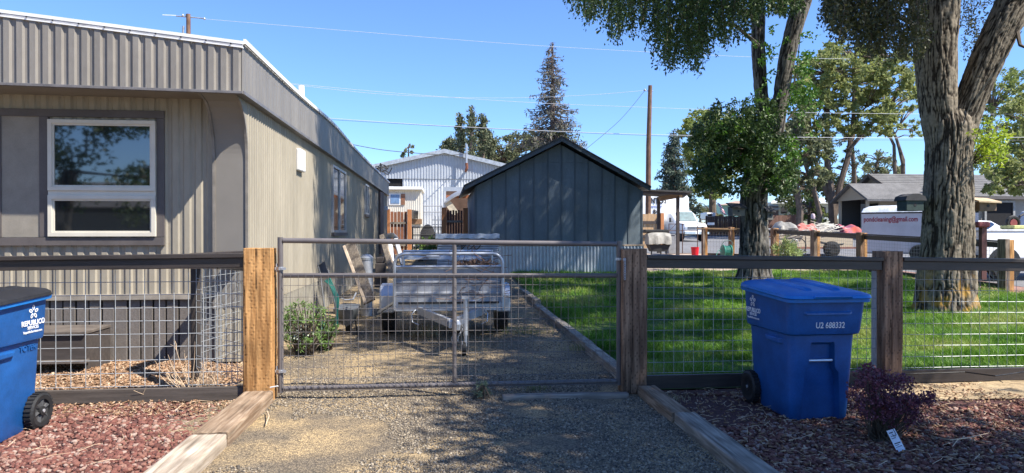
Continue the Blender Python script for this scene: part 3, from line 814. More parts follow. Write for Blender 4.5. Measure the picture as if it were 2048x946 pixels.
# front window wall: flat panel, trims, window
def pbox(u0, u1, v0, v1, y0, y1, yy=None):
    a_ = P(u0, v1, yy or y0); c_ = P(u1, v0, yy or y0); return MB().box(a_.x, c_.x, y0, y1, a_.z, c_.z)
wy = HW - .02
a_ = P(0, 475, wy); zt_, zbt = Z(200, 235, wy), Z(200, 474, wy)
MB().box(-6.6, X(330, wy), wy - .03, wy + .02, Z(250, 491, wy), Z(250, 475, wy)).build('sill_board', m_trimdark, home, bevel=.003)
MB().box(-6.6, X(330, wy), wy - .02, wy + .02, zt_, zt_ + .085).build('header_board', m_trimdark, home, bevel=.003)
MB().box(X(4, wy), X(80, wy), wy - .003, wy + .02, zbt, zt_).build('flat_panel', m_panel, home)
MB().box(-6.6, X(-3, wy), wy - .003, wy + .02, zbt, zt_).build('flat_panel', m_panel, home)
for (u0, u1) in ((-3, 4), (80, 99), (314, 330)):
    MB().box(X(u0, wy) + .001, X(u1, wy) - .001, wy - .015, wy + .02, zbt, zt_ - .001).build('trim_board', m_trimdark, home, bevel=.003)
def window_unit(x0, x1, z0, z1, y, fr, m_fr, par, name='window'):
    b = MB(); d = .05
    b.box(x0, x1, y - d, y, z0, z0 + fr); b.box(x0, x1, y - d, y, z1 - fr, z1)
    b.box(x0, x0 + fr, y - d + .001, y, z0 + fr, z1 - fr); b.box(x1 - fr, x1, y - d + .001, y, z0 + fr, z1 - fr)
    f = fr * .42   # inner stepped bead
    b.box(x0 + fr, x1 - fr, y - d + .014, y, z0 + fr, z0 + fr + f); b.box(x0 + fr, x1 - fr, y - d + .014, y, z1 - fr - f, z1 - fr)
    b.box(x0 + fr, x0 + fr + f, y - d + .015, y, z0 + fr + f, z1 - fr - f); b.box(x1 - fr - f, x1 - fr, y - d + .015, y, z0 + fr + f, z1 - fr - f)
    o = b.build(name, m_fr, par, bevel=.002)
    g = MB().box(x0 + fr, x1 - fr, y - d + .028, y - .004, z0 + fr, z1 - fr)
    g.v = [(p[0] - home.location.x, p[1] - home.location.y, p[2]) for p in g.v]
    gg = g.build('pane', m_glass, o, world=False)
    return o
x0_, x1_ = X(100, wy), X(314, wy)
window_unit(x0_, x1_, Z(200, 382, wy), Z(200, 241, wy), wy, .045, m_offwhite, home)
window_unit(x0_, x1_, Z(200, 473, wy), Z(200, 391, wy), wy, .045, m_offwhite, home)
MB().box(x0_, x1_, wy - .035, wy, Z(200, 391, wy) + .001, Z(200, 382, wy) - .001).build('mullion', m_offwhite, home)
# side wall fittings
def sbox(y0, y1, z0, z1, x0, x1): return MB().box(x0, x1, y0, y1, z0, z1)
sbox(10.8, 11.2, Z(598, 343, 11.0), Z(598, 299, 11.0), xs, xs + .07).build('vent_box', m_white, home, bevel=.02)
def side_window(y0, y1, z0, z1, fr=.05, sill=True):
    b = MB(); X0 = xs + .002; X1 = xs + .045
    b.box(X0, X1, y0, y1, z0, z0 + fr); b.box(X0, X1, y0, y1, z1 - fr, z1); b.box(X0, X1, y0, y0 + fr, z0 + fr, z1 - fr); b.box(X0, X1, y1 - fr, y1, z0 + fr, z1 - fr)
    ym = (y0 + y1) / 2; b.box(X0, X1, ym - fr * .6, ym + fr * .6, z0 + fr, z1 - fr)
    o = b.build('window', mat('aluminium_window_frame', (0.45, 0.45, 0.46), 0.4, metal=.5), home)
    g = MB().box(X0, X1 - .025, y0 + fr, y1 - fr, z0 + fr, z1 - fr); g.v = [(p[0] - home.location.x, p[1] - home.location.y, p[2]) for p in g.v]
    g.build('pane', m_glass, o, world=False)
    if sill: sbox(y0 - .05, y1 + .05, z0 - .07, z0 - .001, xs + .002, xs + .07).build('window_sill', m_trimdark, home)
side_window(14.1, 15.95, 1.5, 2.88)
side_window(19.8, 20.8, 2.02, 2.9)
b = sbox(24.0, 25.3, .75, 2.93, xs + .002, xs + .08); b.build('door', mat('brown_door', (0.12, 0.09, 0.08)), home)
sbox(26.3, 26.45, 2.35, 2.5, xs + .002, xs + .14).build('porch_light', m_white, home)
# roof plumbing vents
v_ = P(603, 190, 11.6)
b = MB(); b.lathe([(0.12, -.12), (0.085, .02), (0.055, .06), (.05, .27), (.0, .271)], (-2.35, 11.6, 3.66), 12); b.build('roof_vent', m_white, home, smooth=True)
for (yv, hv) in ((14.2, .16), (15.2, .12), (20.5, .2)):
    b = MB(); b.lathe([(.04, 0), (.04, hv), (0, hv + .001)], (-2.6, yv, edge(yv)), 8); b.build('roof_vent', m_galvdull, home)
# wooden steps at the front wall, behind the left bin
st = thing('porch_steps', 'low dark brown wooden steps against the skirting behind the left blue bin', 'steps', (X(120, 7.9), 7.8, 0))
m_step = mat('dark_step_wood', (0.06, 0.05, 0.045), .7, .25, 4, stretch=(.5, 6, 6), fine=.15)
MB().box(-5.5, X(168, 7.6), 7.62, 7.66, .16, .425).build('riser', m_step, st)
MB().box(-5.5, X(170, 7.6), 7.59, 8.16, .425, .455).build('tread', mat('worn_tread', (0.12, 0.10, 0.085), .7, .3, 6, fine=.15), st, bevel=.004)
MB().box(-5.5, X(168, 7.55), 7.55, 7.66, .125, .158).build('tread', mat('worn_tread', (0.12, 0.10, 0.085)), st, bevel=.004)
MB().box(X(168, 7.6) - .04, X(168, 7.6), 7.662, 8.16, .0, .42).build('side_board', m_step, st)

# ================================================================== trees
def bark_mat(name, col, ridge, lichen=None):
    m = bpy.data.materials.new(name); m.use_nodes = True; _M[name] = m
    n, l = m.node_tree.nodes, m.node_tree.links; b = n['Principled BSDF']; b.inputs['Roughness'].default_value = 0.95
    b.inputs['Specular IOR Level'].default_value = 0.15
    tc = n.new('ShaderNodeTexCoord')
    at = n.new('ShaderNodeAttribute'); at.attribute_name = 'tint'
    c = ramp(n, l, at.outputs['Fac'], [(0.15, col), (0.75, ridge)])
    a2 = n.new('ShaderNodeTexNoise'); a2.inputs['Scale'].default_value = 14; a2.inputs['Detail'].default_value = 8
    l.new(tc.outputs['Object'], a2.inputs['Vector'])
    mr = n.new('ShaderNodeMapRange'); mr.inputs[1].default_value = .3; mr.inputs[2].default_value = .7; mr.inputs[3].default_value = 0.65; mr.inputs[4].default_value = 1.3
    l.new(a2.outputs['Fac'], mr.inputs[0])
    vm = n.new('ShaderNodeVectorMath'); vm.operation = 'SCALE'; l.new(c, vm.inputs[0]); l.new(mr.outputs[0], vm.inputs['Scale'])
    out = vm.outputs[0]
    if lichen:
        g = n.new('ShaderNodeSeparateXYZ'); l.new(tc.outputs['Object'], g.inputs[0])
        mz = n.new('ShaderNodeMapRange'); mz.inputs[1].default_value = 0.1; mz.inputs[2].default_value = 1.1; mz.inputs[3].default_value = 0.9; mz.inputs[4].default_value = 0.0
        l.new(g.outputs[2], mz.inputs[0])
        a3 = n.new('ShaderNodeTexNoise'); a3.inputs['Scale'].default_value = 3.5; a3.inputs['Detail'].default_value = 7
        l.new(tc.outputs['Object'], a3.inputs['Vector'])
        m3 = n.new('ShaderNodeMapRange'); m3.inputs[1].default_value = .5; m3.inputs[2].default_value = .62
        l.new(a3.outputs['Fac'], m3.inputs[0])
        mu = n.new('ShaderNodeMath'); mu.operation = 'MULTIPLY'; l.new(mz.outputs[0], mu.inputs[0]); l.new(m3.outputs[0], mu.inputs[1])
        mx = n.new('ShaderNodeMix'); mx.data_type = 'RGBA'; l.new(mu.outputs[0], mx.inputs[0]); l.new(out, mx.inputs[6]); mx.inputs[7].default_value = (*lichen, 1)
        out = mx.outputs[2]
    l.new(out, b.inputs['Base Color'])
    bp = n.new('ShaderNodeBump'); bp.inputs['Strength'].default_value = 0.6; bp.inputs['Distance'].default_value = 0.015
    l.new(a2.outputs['Fac'], bp.inputs['Height']); l.new(bp.outputs[0], b.inputs['Normal'])
    return m

def bark_trunk(name, path, rad, m, parent, nu=120, step=0.02, depth=0.035, seed=0, flare=0.0, kx=7.0, kz=2.3):
    path = [Vector(p) for p in path]
    # arc-length resample, smooth (Catmull)
    P_, Rr = [], []
    for i in range(len(path) - 1):
        p0, p1, p2, p3 = path[max(i-1, 0)], path[i], path[i+1], path[min(i+2, len(path)-1)]
        L = (p2 - p1).length; n = max(2, int(L / step))
        for k in range(n):
            t = k / n
            P_.append(0.5 * ((2*p1) + (p2 - p0)*t + (2*p0 - 5*p1 + 4*p2 - p3)*t*t + (3*p1 - p0 - 3*p2 + p3)*t**3)); Rr.append(rad[i] + (rad[i+1] - rad[i]) * (3*t*t - 2*t**3))
    P_.append(path[-1]); Rr.append(rad[-1])
    Pn = np.array([tuple(p) for p in P_]); Rn = np.array(Rr); nv = len(Pn)
    D = np.gradient(Pn, axis=0); D /= np.linalg.norm(D, axis=1)[:, None]
    ux = np.cross(D, np.array([0, 1.0, 0])); ux /= np.linalg.norm(ux, axis=1)[:, None]; uy = np.cross(D, ux)
    a = np.linspace(0, 2*PI, nu, endpoint=False)
    ca, sa = np.cos(a)[None, :, None], np.sin(a)[None, :, None]
    arc = np.concatenate([[0], np.cumsum(np.linalg.norm(np.diff(Pn, axis=0), axis=1))])
    dirs = ux[:, None] * ca + uy[:, None] * sa
    rr = Rn[:, None] + 0 * a[None]
    AA = a[None] + 0 * rr; SS = arc[:, None] + 0 * rr
    lob = fbm(np.stack([np.cos(AA) * 1.3 + seed, np.sin(AA) * 1.3, SS * 0.35], -1), 3) - 0.45
    rr = rr * (1 + 0.25 * lob)
    if flare: rr = rr * (1 + flare * np.exp(-SS / 0.35) * (0.6 + 0.8 * (fbm(np.stack([np.cos(AA) * 2.5, np.sin(AA) * 2.5, SS * 0 + seed], -1), 2))))
    # ridges: warped, vertically stretched ridged noise
    Rm = float(Rn.mean())
    wx = (fbm(np.stack([np.cos(AA) * 3, np.sin(AA) * 3, SS * 2.5 + seed], -1), 3) - 0.45) * 1.1
    q = np.stack([np.cos(AA + wx * .25) * kx * Rm * 2, np.sin(AA + wx * .25) * kx * Rm * 2, SS * kz + seed * 3 + wx], -1)
    n1 = vn(q); n2 = vn(q * np.array([1.9, 1.9, 3.4]) + 31)
    r1 = 1 - np.abs(2 * n1 - 1); r2 = 1 - np.abs(2 * n2 - 1)
    fur = np.clip((r1 - 0.55) / 0.45, 0, 1) ** 1.3 * 0.9 + np.clip((r2 - 0.6) / 0.4, 0, 1) * 0.5
    fine = fbm(q * 4 + 5, 3) - 0.45
    rr = rr - depth * np.clip(fur, 0, 1.2) + depth * 0.5 * fine
    V = (Pn[:, None] + dirs * rr[..., None]).reshape(-1, 3)
    T = np.clip(1 - fur + fine * 0.4, 0, 1).reshape(-1)
    i = np.arange(nu * nv).reshape(nv, nu); j = np.roll(i, -1, axis=1)
    Fc = np.stack([i[:-1], j[:-1], j[1:], i[1:]], -1).reshape(-1, 4)
    return np_obj(name, V, Fc, m, parent, T, smooth=True)

def leaf_obj(name, pts, L, W, m, parent, droop=0.3):
    V, Fc = leaves(np.asarray(pts), L, W, droop)
    t = np.repeat(np.clip(rng.normal(0.5, 0.22, len(pts)), 0, 1), 4)
    return np_obj(name, V, Fc, m, parent, t)
def blob(c, r, n, sq=(1, 1, 1)):
    d = rng.normal(size=(n, 3)); d /= np.linalg.norm(d, axis=1)[:, None]
    return np.array(c) + d * (rng.uniform(0, 1, (n, 1)) ** 0.45) * r * np.array(sq)

def project(p):
    q = _CR.transposed() @ (Vector(p) - Vector((0, 0, 1.5)))
    if q.z >= -0.05: return None
    return 1024 + F * q.x / -q.z, 473 - F * q.y / -q.z, -q.z

m_elmleaf = mat('dark_elm_leaf', (0.05, 0.09, 0.028), 0.45, 0.3, 1.5, tint=[(0.035, 0.065, 0.022), (0.06, 0.105, 0.03), (0.10, 0.15, 0.04)], trans=0.3, spec=0.35)
m_sprout = mat('fresh_sprout_leaf', (0.10, 0.2, 0.03), 0.45, 0.3, 1.5, tint=[(0.05, 0.12, 0.02), (0.09, 0.20, 0.025), (0.16, 0.30, 0.04)], trans=0.4, spec=0.35)
m_yellowleaf = mat('yellow_green_leaf', (0.3, 0.4, 0.04), 0.45, 0.3, 1.5, tint=[(0.16, 0.26, 0.02), (0.34, 0.45, 0.03), (0.5, 0.55, 0.05)], trans=0.45)
m_bark1 = bark_mat('dark_furrowed_elm_bark', (0.03, 0.026, 0.023), (0.17, 0.155, 0.135))
m_bark2 = bark_mat('grey_ridged_elm_bark', (0.035, 0.028, 0.022), (0.23, 0.195, 0.15), (0.48, 0.27, 0.05))
m_twig = mat('twig_bark', (0.10, 0.08, 0.06), 0.9, 0.3, 5)

def strands(top_fn, n, seed, par, lm, L, W, per=0.05):
    """hanging sprays: top_fn(random)-> (point, length)"""
    r = random.Random(seed); pts = []; tw = MB()
    for i in range(n):
        p, ln = top_fn(r)
        sway = Vector((r.uniform(-.25, .25), r.uniform(-.2, .2), 0)); k = int(ln / per) + 1
        for j in range(k):
            t = j / k; c = p + sway * t * t * ln + Vector((0, 0, -ln * t))
            for _ in range(2): pts.append((c.x + r.gauss(0, .038), c.y + r.gauss(0, .038), c.z + r.gauss(0, .03)))
        if i % 3 == 0: tw.tube([p, p + sway * .25 * ln - Vector((0, 0, ln * .5)), p + sway * ln - Vector((0, 0, ln))], [.008, .005, .003], 3, False)
    return np.array(pts), tw

# ---- where sun must stay on the ground (seen in the photo), used to keep limbs' foliage out of that light
_s = SUN
def keep(c, rad):
    c = Vector(c)
    return all(keep1(c + Vector(o_), rad) for o_ in ((0, 0, 0), (-.42, 0, 0), (.35, 0, 0)))
def keep1(c, rad):
    g = c - _s * (c.z / _s.z); pr = project((g.x, g.y, 0))
    if g.x < -0.1 + 0.0 and g.y < 7.4: return False
    if pr:
        u, v, z = pr
        if 1560 < u < 2100 and 575 < v < 735 and g.y < 14: return False
        if u > 1830 and 735 <= v < 815: return False
        if u < 800 and v > 700: return False
        if u < 825 and v > 815: return False
        for (eu, ev, ru, rv) in ((1905, 850, 95, 30), (1640, 790, 70, 20), (1990, 905, 60, 20), (1325, 800, 40, 16), (1010, 878, 34, 9), (1090, 940, 50, 10), (650, 740, 80, 34), (1440, 610, 60, 10), (1370, 690, 50, 12), (1130, 600, 50, 9)):
            if ((u - eu) / ru) ** 2 + ((v - ev) / rv) ** 2 < 1: return False
    t = (c.x - xs) / _s.x; hz, hy = c.z - _s.z * t, c.y - _s.y * t
    if t > 0 and -0.6 < hz < 4.6 and hy < 11.2 + rad: return False
    if g.y > 23 and g.x > 1: return False
    t3_ = (c.y - 20.45) / _s.y
    if t3_ > 0 or True:
        t4 = (20.45 - c.y) / -_s.y; qx, qz = c.x - _s.x * t4, c.z - _s.z * t4
        if t4 > 0 and 4.1 < qx < 5.9 and .4 < qz < 1.7: return False
    for zz in (0.5, 2, 3.5):    # light reaching the right trunk
        b = Vector((9.9, 11.7, zz)); d = (c - b); d2 = d - _s * d.dot(_s)
        if d.dot(_s) > 0 and d2.length < rad + 0.5: return False
    return True
def hidden(c, rad):
    pr = project(c)
    if pr is None: return True
    u, v, z = pr; r_ = F * rad / z
    return v + r_ < -15 or u - r_ > 2080
def shade_targets(n, fn, seed, h0, h1):
    r = random.Random(seed); out = []
    for i in range(n):
        g = fn(r); 
        for _ in range(8):
            h = r.uniform(h0, h1); c = Vector(g) + _s * (h / _s.z)
            if hidden(c, .9) : break
            h0 += 0.3
        if hidden(c, .7) and keep(c, 0.4): out.append(c)
    return out
tgA = shade_targets(175, lambda r: (r.uniform(.6, 7.2), r.uniform(2.8, 6.8), 0), 1, 6.5, 9)
tgA += shade_targets(60, lambda r: (r.uniform(.1, 2.0), r.uniform(3.6, 7.6), 0), 9, 6.5, 9)
tgB = shade_targets(135, lambda r: (r.uniform(-1.6, 2.2), r.uniform(7.6, 14), 0), 2, 8, 10)
tgC = shade_targets(125, lambda r: (r.uniform(2, 5.2), r.uniform(6.8, 17), 0), 3, 8, 11)
tgD = shade_targets(190, lambda r: (xs, r.uniform(12.5, 28), r.uniform(.5, 3.6)), 4, 8, 11)
tgE = shade_targets(62, lambda r: (r.uniform(-.4, 5.6), 20.4, r.uniform(.6, 4.4)), 5, 8.5, 11)
tgA += shade_targets(40, lambda r: (r.uniform(1.5, 7.5), r.uniform(-1, 4), 0), 19, 6.5, 9)
tgT = shade_targets(40, lambda r: (r.uniform(8.8, 10.4), 11.6, r.uniform(3.8, 9)), 23, 3.5, 6)
tgF = shade_targets(30, lambda r: (r.uniform(5, 13), r.uniform(14, 20), 0), 6, 9, 12)

def elm(loc, label, group=None):
    return thing('elm_tree', label, 'tree', loc, 0, group)
Y1 = 18.0; Y2 = 11.9
t1 = elm((X(1508, Y1), Y1, gz(Y1)), 'forked elm with dark furrowed trunk and a burst of green sprouts round its fork', 'big elms on the lawn')
t2 = elm((X(1888, Y2), Y2, 0), 'thick forked elm with grey ridged trunk lit on its right side', 'big elms on the lawn')
t3 = elm((10.2, 0.6, 0), 'elm standing off to the right near the street, shading the drive', 'big elms on the lawn')
def pp(u, v, Y, dy=0): p = P(u, v, Y); return Vector((p.x, Y + dy, p.z))
def rad_px(w, Y, u): return w * (Y * 1.0) * (1.04 if u < 1700 else 1.07) / F / 1
# tree 1
base1 = t1.location + Vector((0, 0, -.1))
bark_trunk('trunk', [base1, pp(1508, 520, Y1), pp(1508, 440, Y1), pp(1510, 380, Y1), pp(1528, 300, Y1), pp(1544, 240, Y1)],
           [.46, .395, .375, .38, .36, .31], m_bark1, t1, 110, .03, .04, 3, .25, 9, 1.6)
bark_trunk('limb', [pp(1538, 275, Y1), pp(1527, 200, Y1, .1), pp(1526, 80, Y1, .3), pp(1531, 0, Y1, .5), pp(1520, -120, Y1, .9), pp(1490, -250, Y1, 1)],
           [.2, .19, .185, .19, .15, .09], m_bark1, t1, 56, .04, .018, 5, 0, 12, 2)
bark_trunk('limb', [pp(1546, 280, Y1), pp(1557, 200, Y1, -.1), pp(1570, 100, Y1, -.2), pp(1596, 0, Y1, -.3), pp(1640, -120, Y1, -.3), pp(1660, -260, Y1, 0)],
           [.26, .22, .23, .25, .2, .12], m_bark1, t1, 60, .04, .02, 6, 0, 12, 2)
# tree 2
bark_trunk('trunk', [t2.location + Vector((0, 0, -.1)), pp(1889, 560, Y2), pp(1893, 480, Y2), pp(1895, 400, Y2), pp(1896, 320, Y2), pp(1898, 255, Y2), pp(1899, 222, Y2)],
           [.50, .475, .43, .405, .385, .39, .26], m_bark2, t2, 220, .014, .025, 11, .25, 12, 2.6)
bark_trunk('limb', [pp(1890, 340, Y2), pp(1884, 285, Y2), pp(1880, 200, Y2, .05), pp(1880, 110, Y2, .1), pp(1884, 0, Y2, .2), pp(1890, -120, Y2, .3), pp(1880, -260, Y2, .5)],
           [.12, .27, .32, .345, .42, .36, .2], m_bark2, t2, 160, .02, .020, 12, 0, 17, 3.4)
bark_trunk('limb', [pp(1902, 340, Y2), pp(1914, 275, Y2), pp(1937, 190, Y2, -.1), pp(1968, 100, Y2, -.2), pp(2010, 0, Y2, -.3), pp(2060, -120, Y2, -.3), pp(2100, -240, Y2, 0)],
           [.12, .28, .26, .285, .30, .24, .15], m_bark2, t2, 140, .02, .018, 13, 0, 20, 3.4)
bark_trunk('trunk', [(10.2, .6, -.1), (10.2, .6, 1.5), (10.0, .8, 3.2), (9.4, 1.4, 5.5)], [.5, .42, .38, .28], m_bark2, t3, 60, .06, .03, 15, .2, 8, 1.7)

def crown(par, clumps, roots, seed, L=.15, W=.085, per=170, r0=.62, m=None):
    """clumps of leaves joined to the stems by tapering branches"""
    r = random.Random(seed); pts = []; b = MB()
    nodes = [Vector(q) for q in roots]
    cl = sorted([Vector(c) for c in clumps], key=lambda c: min((c - q).length for q in nodes))
    tree = list(nodes)
    for c in cl:
        q = min(tree, key=lambda k: (k - c).length + (0.0 if k.z < c.z + .5 else 1.5))
        mid = (q + c) / 2 + Vector((r.uniform(-.3, .3), r.uniform(-.3, .3), r.uniform(0, .35)))
        L_ = (c - q).length; rr = .03 + .012 * L_
        b.tube([q, mid, c], [rr * 1.3, rr, .018], 5, False)
        tree.append(c)
        pts.append(blob(c, r0 * r.uniform(.7, 1.25), int(per * r.uniform(.6, 1.3)), (1.15, 1.15, .75)))
    b.build('branches', m_twig, par)
    leaf_obj('crown', np.concatenate(pts), L, W, m or m_elmleaf, par)
tops1 = [pp(1520, -120, Y1, .9), pp(1640, -120, Y1, -.3), pp(1490, -250, Y1, 1), pp(1660, -260, Y1)]
tops2 = [pp(1890, -120, Y2, .3), pp(2060, -120, Y2, -.3), pp(1880, -260, Y2, .5), pp(2100, -240, Y2)]
allc = {1: [], 2: [], 3: []}
for c in tgA: allc[3].append(c)
for c in tgB + tgC: allc[2 if c.y > 5 else 3].append(c)
allc[2] += tgT
for c in tgD + tgE + tgF: allc[1 if c.y > 14 else 2].append(c)
r_ = random.Random(5)
def extra(cx, cy, cz, rx, ry, rz, n, k):
    for _ in range(n):
        c = Vector((cx + r_.gauss(0, .45) * rx, cy + r_.gauss(0, .45) * ry, cz + r_.gauss(0, .45) * rz))
        if hidden(c, .9) and keep(c, .6) and c.z > 5.5: allc[k].append(c)
extra(9, 18, 13, 5, 4, 3, 90, 1); extra(9, 12, 11, 4, 4, 3, 70, 2); extra(9, 2, 8.5, 3, 3, 2, 40, 3)
crown(t1, allc[1], tops1, 1); crown(t2, allc[2], tops2, 2); crown(t3, allc[3], [(9.4, 1.4, 5.5)], 3)
# visible hanging foliage
def bound(tab, u):
    for (a, va), (b_, vb) in zip(tab[:-1], tab[1:]):
        if a <= u <= b_: return va + (vb - va) * (u - a) / (b_ - a)
    return 0
tab1 = [(1140, 5), (1160, 45), (1180, 38), (1205, 70), (1240, 95), (1262, 60), (1290, 70), (1310, 118), (1345, 148), (1368, 120), (1388, 160), (1405, 118), (1440, 100), (1470, 78), (1490, 92), (1512, 50), (1580, 60), (1640, 10)]
def top1(r):
    u = r.uniform(1140, 1600) if r.random() < .88 else r.uniform(1290, 1420); Yd = r.uniform(12.5, 17); vb = bound(tab1, u)
    vb -= (r.random() ** 1.6) * (vb + 40) * .9
    if u > 1515: vb = min(vb, 30)
    b_ = P(u, vb, Yd); ln = r.uniform(.5, 1.5)
    return b_ + Vector((0, 0, ln)), ln
pts, tw = strands(top1, 760, 31, t1, m_elmleaf, .08, .04)
leaf_obj('hanging_foliage', pts, .085, .045, m_elmleaf, t1, 1.2); tag(tw.build('hanging_twigs', m_twig, t1), kind='stuff')
b = MB()
for (a_, c_, e_) in (((1516, 40, 17.8), (1440, 5, 16.5), (1340, 20, 15)), ((1520, -10, 18), (1400, -30, 16), (1250, 10, 15)), ((1516, 90, 17.9), (1470, 50, 17), (1420, 40, 16.5)), ((1300, -40, 15), (1290, 20, 15), (1280, 60, 15)), ((1380, -20, 16), (1375, 60, 15.6), (1385, 120, 15.6))):
    b.tube([P(*a_), P(*c_), P(*e_)], [.06, .04, .015], 6)
b.build('branches', m_twig, t1)
tab2 = [(1640, 20), (1665, 75), (1690, 95), (1710, 105), (1760, 118), (1800, 135), (1850, 120), (1935, 130), (1975, 150), (1990, 60), (2048, 60), (2060, 100)]
def top2(r):
    u = r.uniform(1650, 1850) if r.random() < .8 else r.uniform(1925, 2060); Yd = r.uniform(9.6, 11.4) if u < 1900 else r.uniform(12.6, 15)
    vb = bound(tab2, u); vb -= (r.random() ** 1.4) * (vb + 30) * .95
    if 1925 < u < 2060: vb = min(150, vb)
    b_ = P(u, vb, Yd); ln = r.uniform(.3, .8); return b_ + Vector((0, 0, ln)), ln
pts, tw = strands(top2, 620, 37, t2, m_elmleaf, .07, .04)
m_elmleaf2 = mat('brownish_elm_leaf', (0.07, 0.075, 0.035), 0.5, 0.3, 1.5, tint=[(0.05, 0.05, 0.03), (0.075, 0.085, 0.035), (0.12, 0.12, 0.05)], trans=0.25)
leaf_obj('hanging_foliage', pts, .075, .035, m_elmleaf2, t2, .6); tag(tw.build('hanging_twigs', m_twig, t2), kind='stuff')
b = MB()
for (a_, c_, e_) in (((1850, 60, 11.7), (1790, 30, 11), (1700, 50, 10.4)), ((1850, 10, 11.8), (1760, -10, 11), (1660, 30, 10.2)), ((2030, 40, 11.6), (2040, 90, 11.3), (2060, 100, 11))):
    b.tube([P(*a_), P(*c_), P(*e_)], [.05, .03, .012], 6)
b.build('branches', m_twig, t2)
# sprouts on trunk 1
b = MB(); pts = []; ptl = []
rr_ = random.Random(71)
sp = [(1465, 255, 62, 55), (1440, 300, 62, 58), (1500, 300, 70, 60), (1470, 350, 55, 42), (1540, 320, 50, 50), (1415, 345, 28, 34), (1520, 230, 40, 40), (1425, 265, 45, 38), (1560, 355, 34, 34), (1500, 270, 60, 60)]
for (u, v, ru, rv) in sp:
    for k in range(44):
        aa = rr_.uniform(0, 2*PI); q = rr_.uniform(.1, 1) ** .5
        c = P(u + ru * q * math.cos(aa), v + rv * q * math.sin(aa), 17.2 + rr_.uniform(-1.0, .9))
        pts.append(blob(c, rr_.uniform(.1, .2), 30)); 
        if k % 5 == 0: b.tube([pp(1525, 330, Y1), (pp(1525, 330, Y1) + c) / 2 + Vector((0, 0, .2)), c], [.03, .02, .008], 4, False)
leaf_obj('sprouts', np.concatenate(pts), .11, .055, m_elmleaf, t1, .7)
pts = []
for (u, v, ru, rv, n) in ((1500, 290, 70, 65, 40), (1575, 300, 30, 40, 30), (1560, 350, 45, 40, 26), (1460, 260, 60, 30, 34), (1535, 110, 18, 90, 16), (1608, 130, 20, 70, 34), (1595, 205, 30, 60, 30), (1620, 190, 25, 30, 14)):
    for k in range(n):
        c = P(rr_.gauss(u, ru * .5), rr_.gauss(v, rv * .5), rr_.uniform(16.3, 17.6))
        pts.append(blob(c, rr_.uniform(.08, .16), 14))
leaf_obj('sprouts', np.concatenate(pts), .11, .055, m_sprout, t1, .5)
b.tube([pp(1560, 260, Y1), pp(1592, 150, Y1), pp(1602, 60, Y1)], [.03, .02, .01], 4); b.tube([pp(1575, 240, Y1), pp(1605, 200, Y1), pp(1630, 165, Y1)], [.03, .02, .01], 4)
b.build('sprout_twigs', m_twig, t1)
pts = []; b = MB()
for k in range(58):
    t = rr_.random(); u = 1950 + 55 * t + rr_.gauss(0, 8); v = 300 - 10 * t + rr_.gauss(0, 26)
    c = P(u, v, rr_.uniform(11.3, 12.4)); pts.append(blob(c, .12, 15))
    if k % 4 == 0: b.tube([P(1938, 330, 11.8), (P(1938, 330, 11.8) + c) / 2 + Vector((0, 0, .08)), c], [.015, .01, .005], 4, False)
leaf_obj('sprouts', np.concatenate(pts), .085, .045, m_yellowleaf, t2, .2); b.build('sprout_twigs', m_twig, t2)

# ================================================================== blue bins
m_blue = mat('blue_bin_plastic', (0.012, 0.09, 0.30), 0.42, 0.22, 5, fine=0.09, spec=0.45, bump=0.05, bscale=120)
m_bluelid = mat('blue_lid_plastic', (0.012, 0.16, 0.50), 0.34, 0.10, 2.2, fine=0.05, spec=0.45)
m_blacklid = mat('black_lid_plastic', (0.022, 0.022, 0.024), 0.42, 0.2, 3, fine=0.2, spec=0.45)
m_print = mat('white_print', (0.72, 0.74, 0.78), 0.6, 0.12, 30)
m_steel = mat('bright_steel_bar', (0.75, 0.77, 0.8), 0.3, .1, 5, metal=.6)

def text_mesh(name, body, size, m, parent, loc, rot, bold=0.0, extrude=0.0006, sx=1.0, align='CENTER', width=None):
    cu = bpy.data.curves.new(name, 'FONT'); cu.body = body; cu.size = size; cu.extrude = extrude; cu.offset = bold
    cu.align_x = align; cu.align_y = 'CENTER'; cu.resolution_u = 3
    o = bpy.data.objects.new(name + '_curve', cu); C.objects.link(o)
    bpy.context.view_layer.update()
    me = bpy.data.meshes.new_from_object(o.evaluated_get(bpy.context.evaluated_depsgraph_get()))
    bpy.data.objects.remove(o); bpy.data.curves.remove(cu)
    me.materials.clear(); me.materials.append(m)
    t = bpy.data.objects.new(name, me); C.objects.link(t); t.parent = parent; t.location = loc; t.rotation_euler = rot
    if width: w0 = max(v.co.x for v in me.vertices) - min(v.co.x for v in me.vertices); sx = width / w0
    t.scale = (sx, 1, 1)
    return t

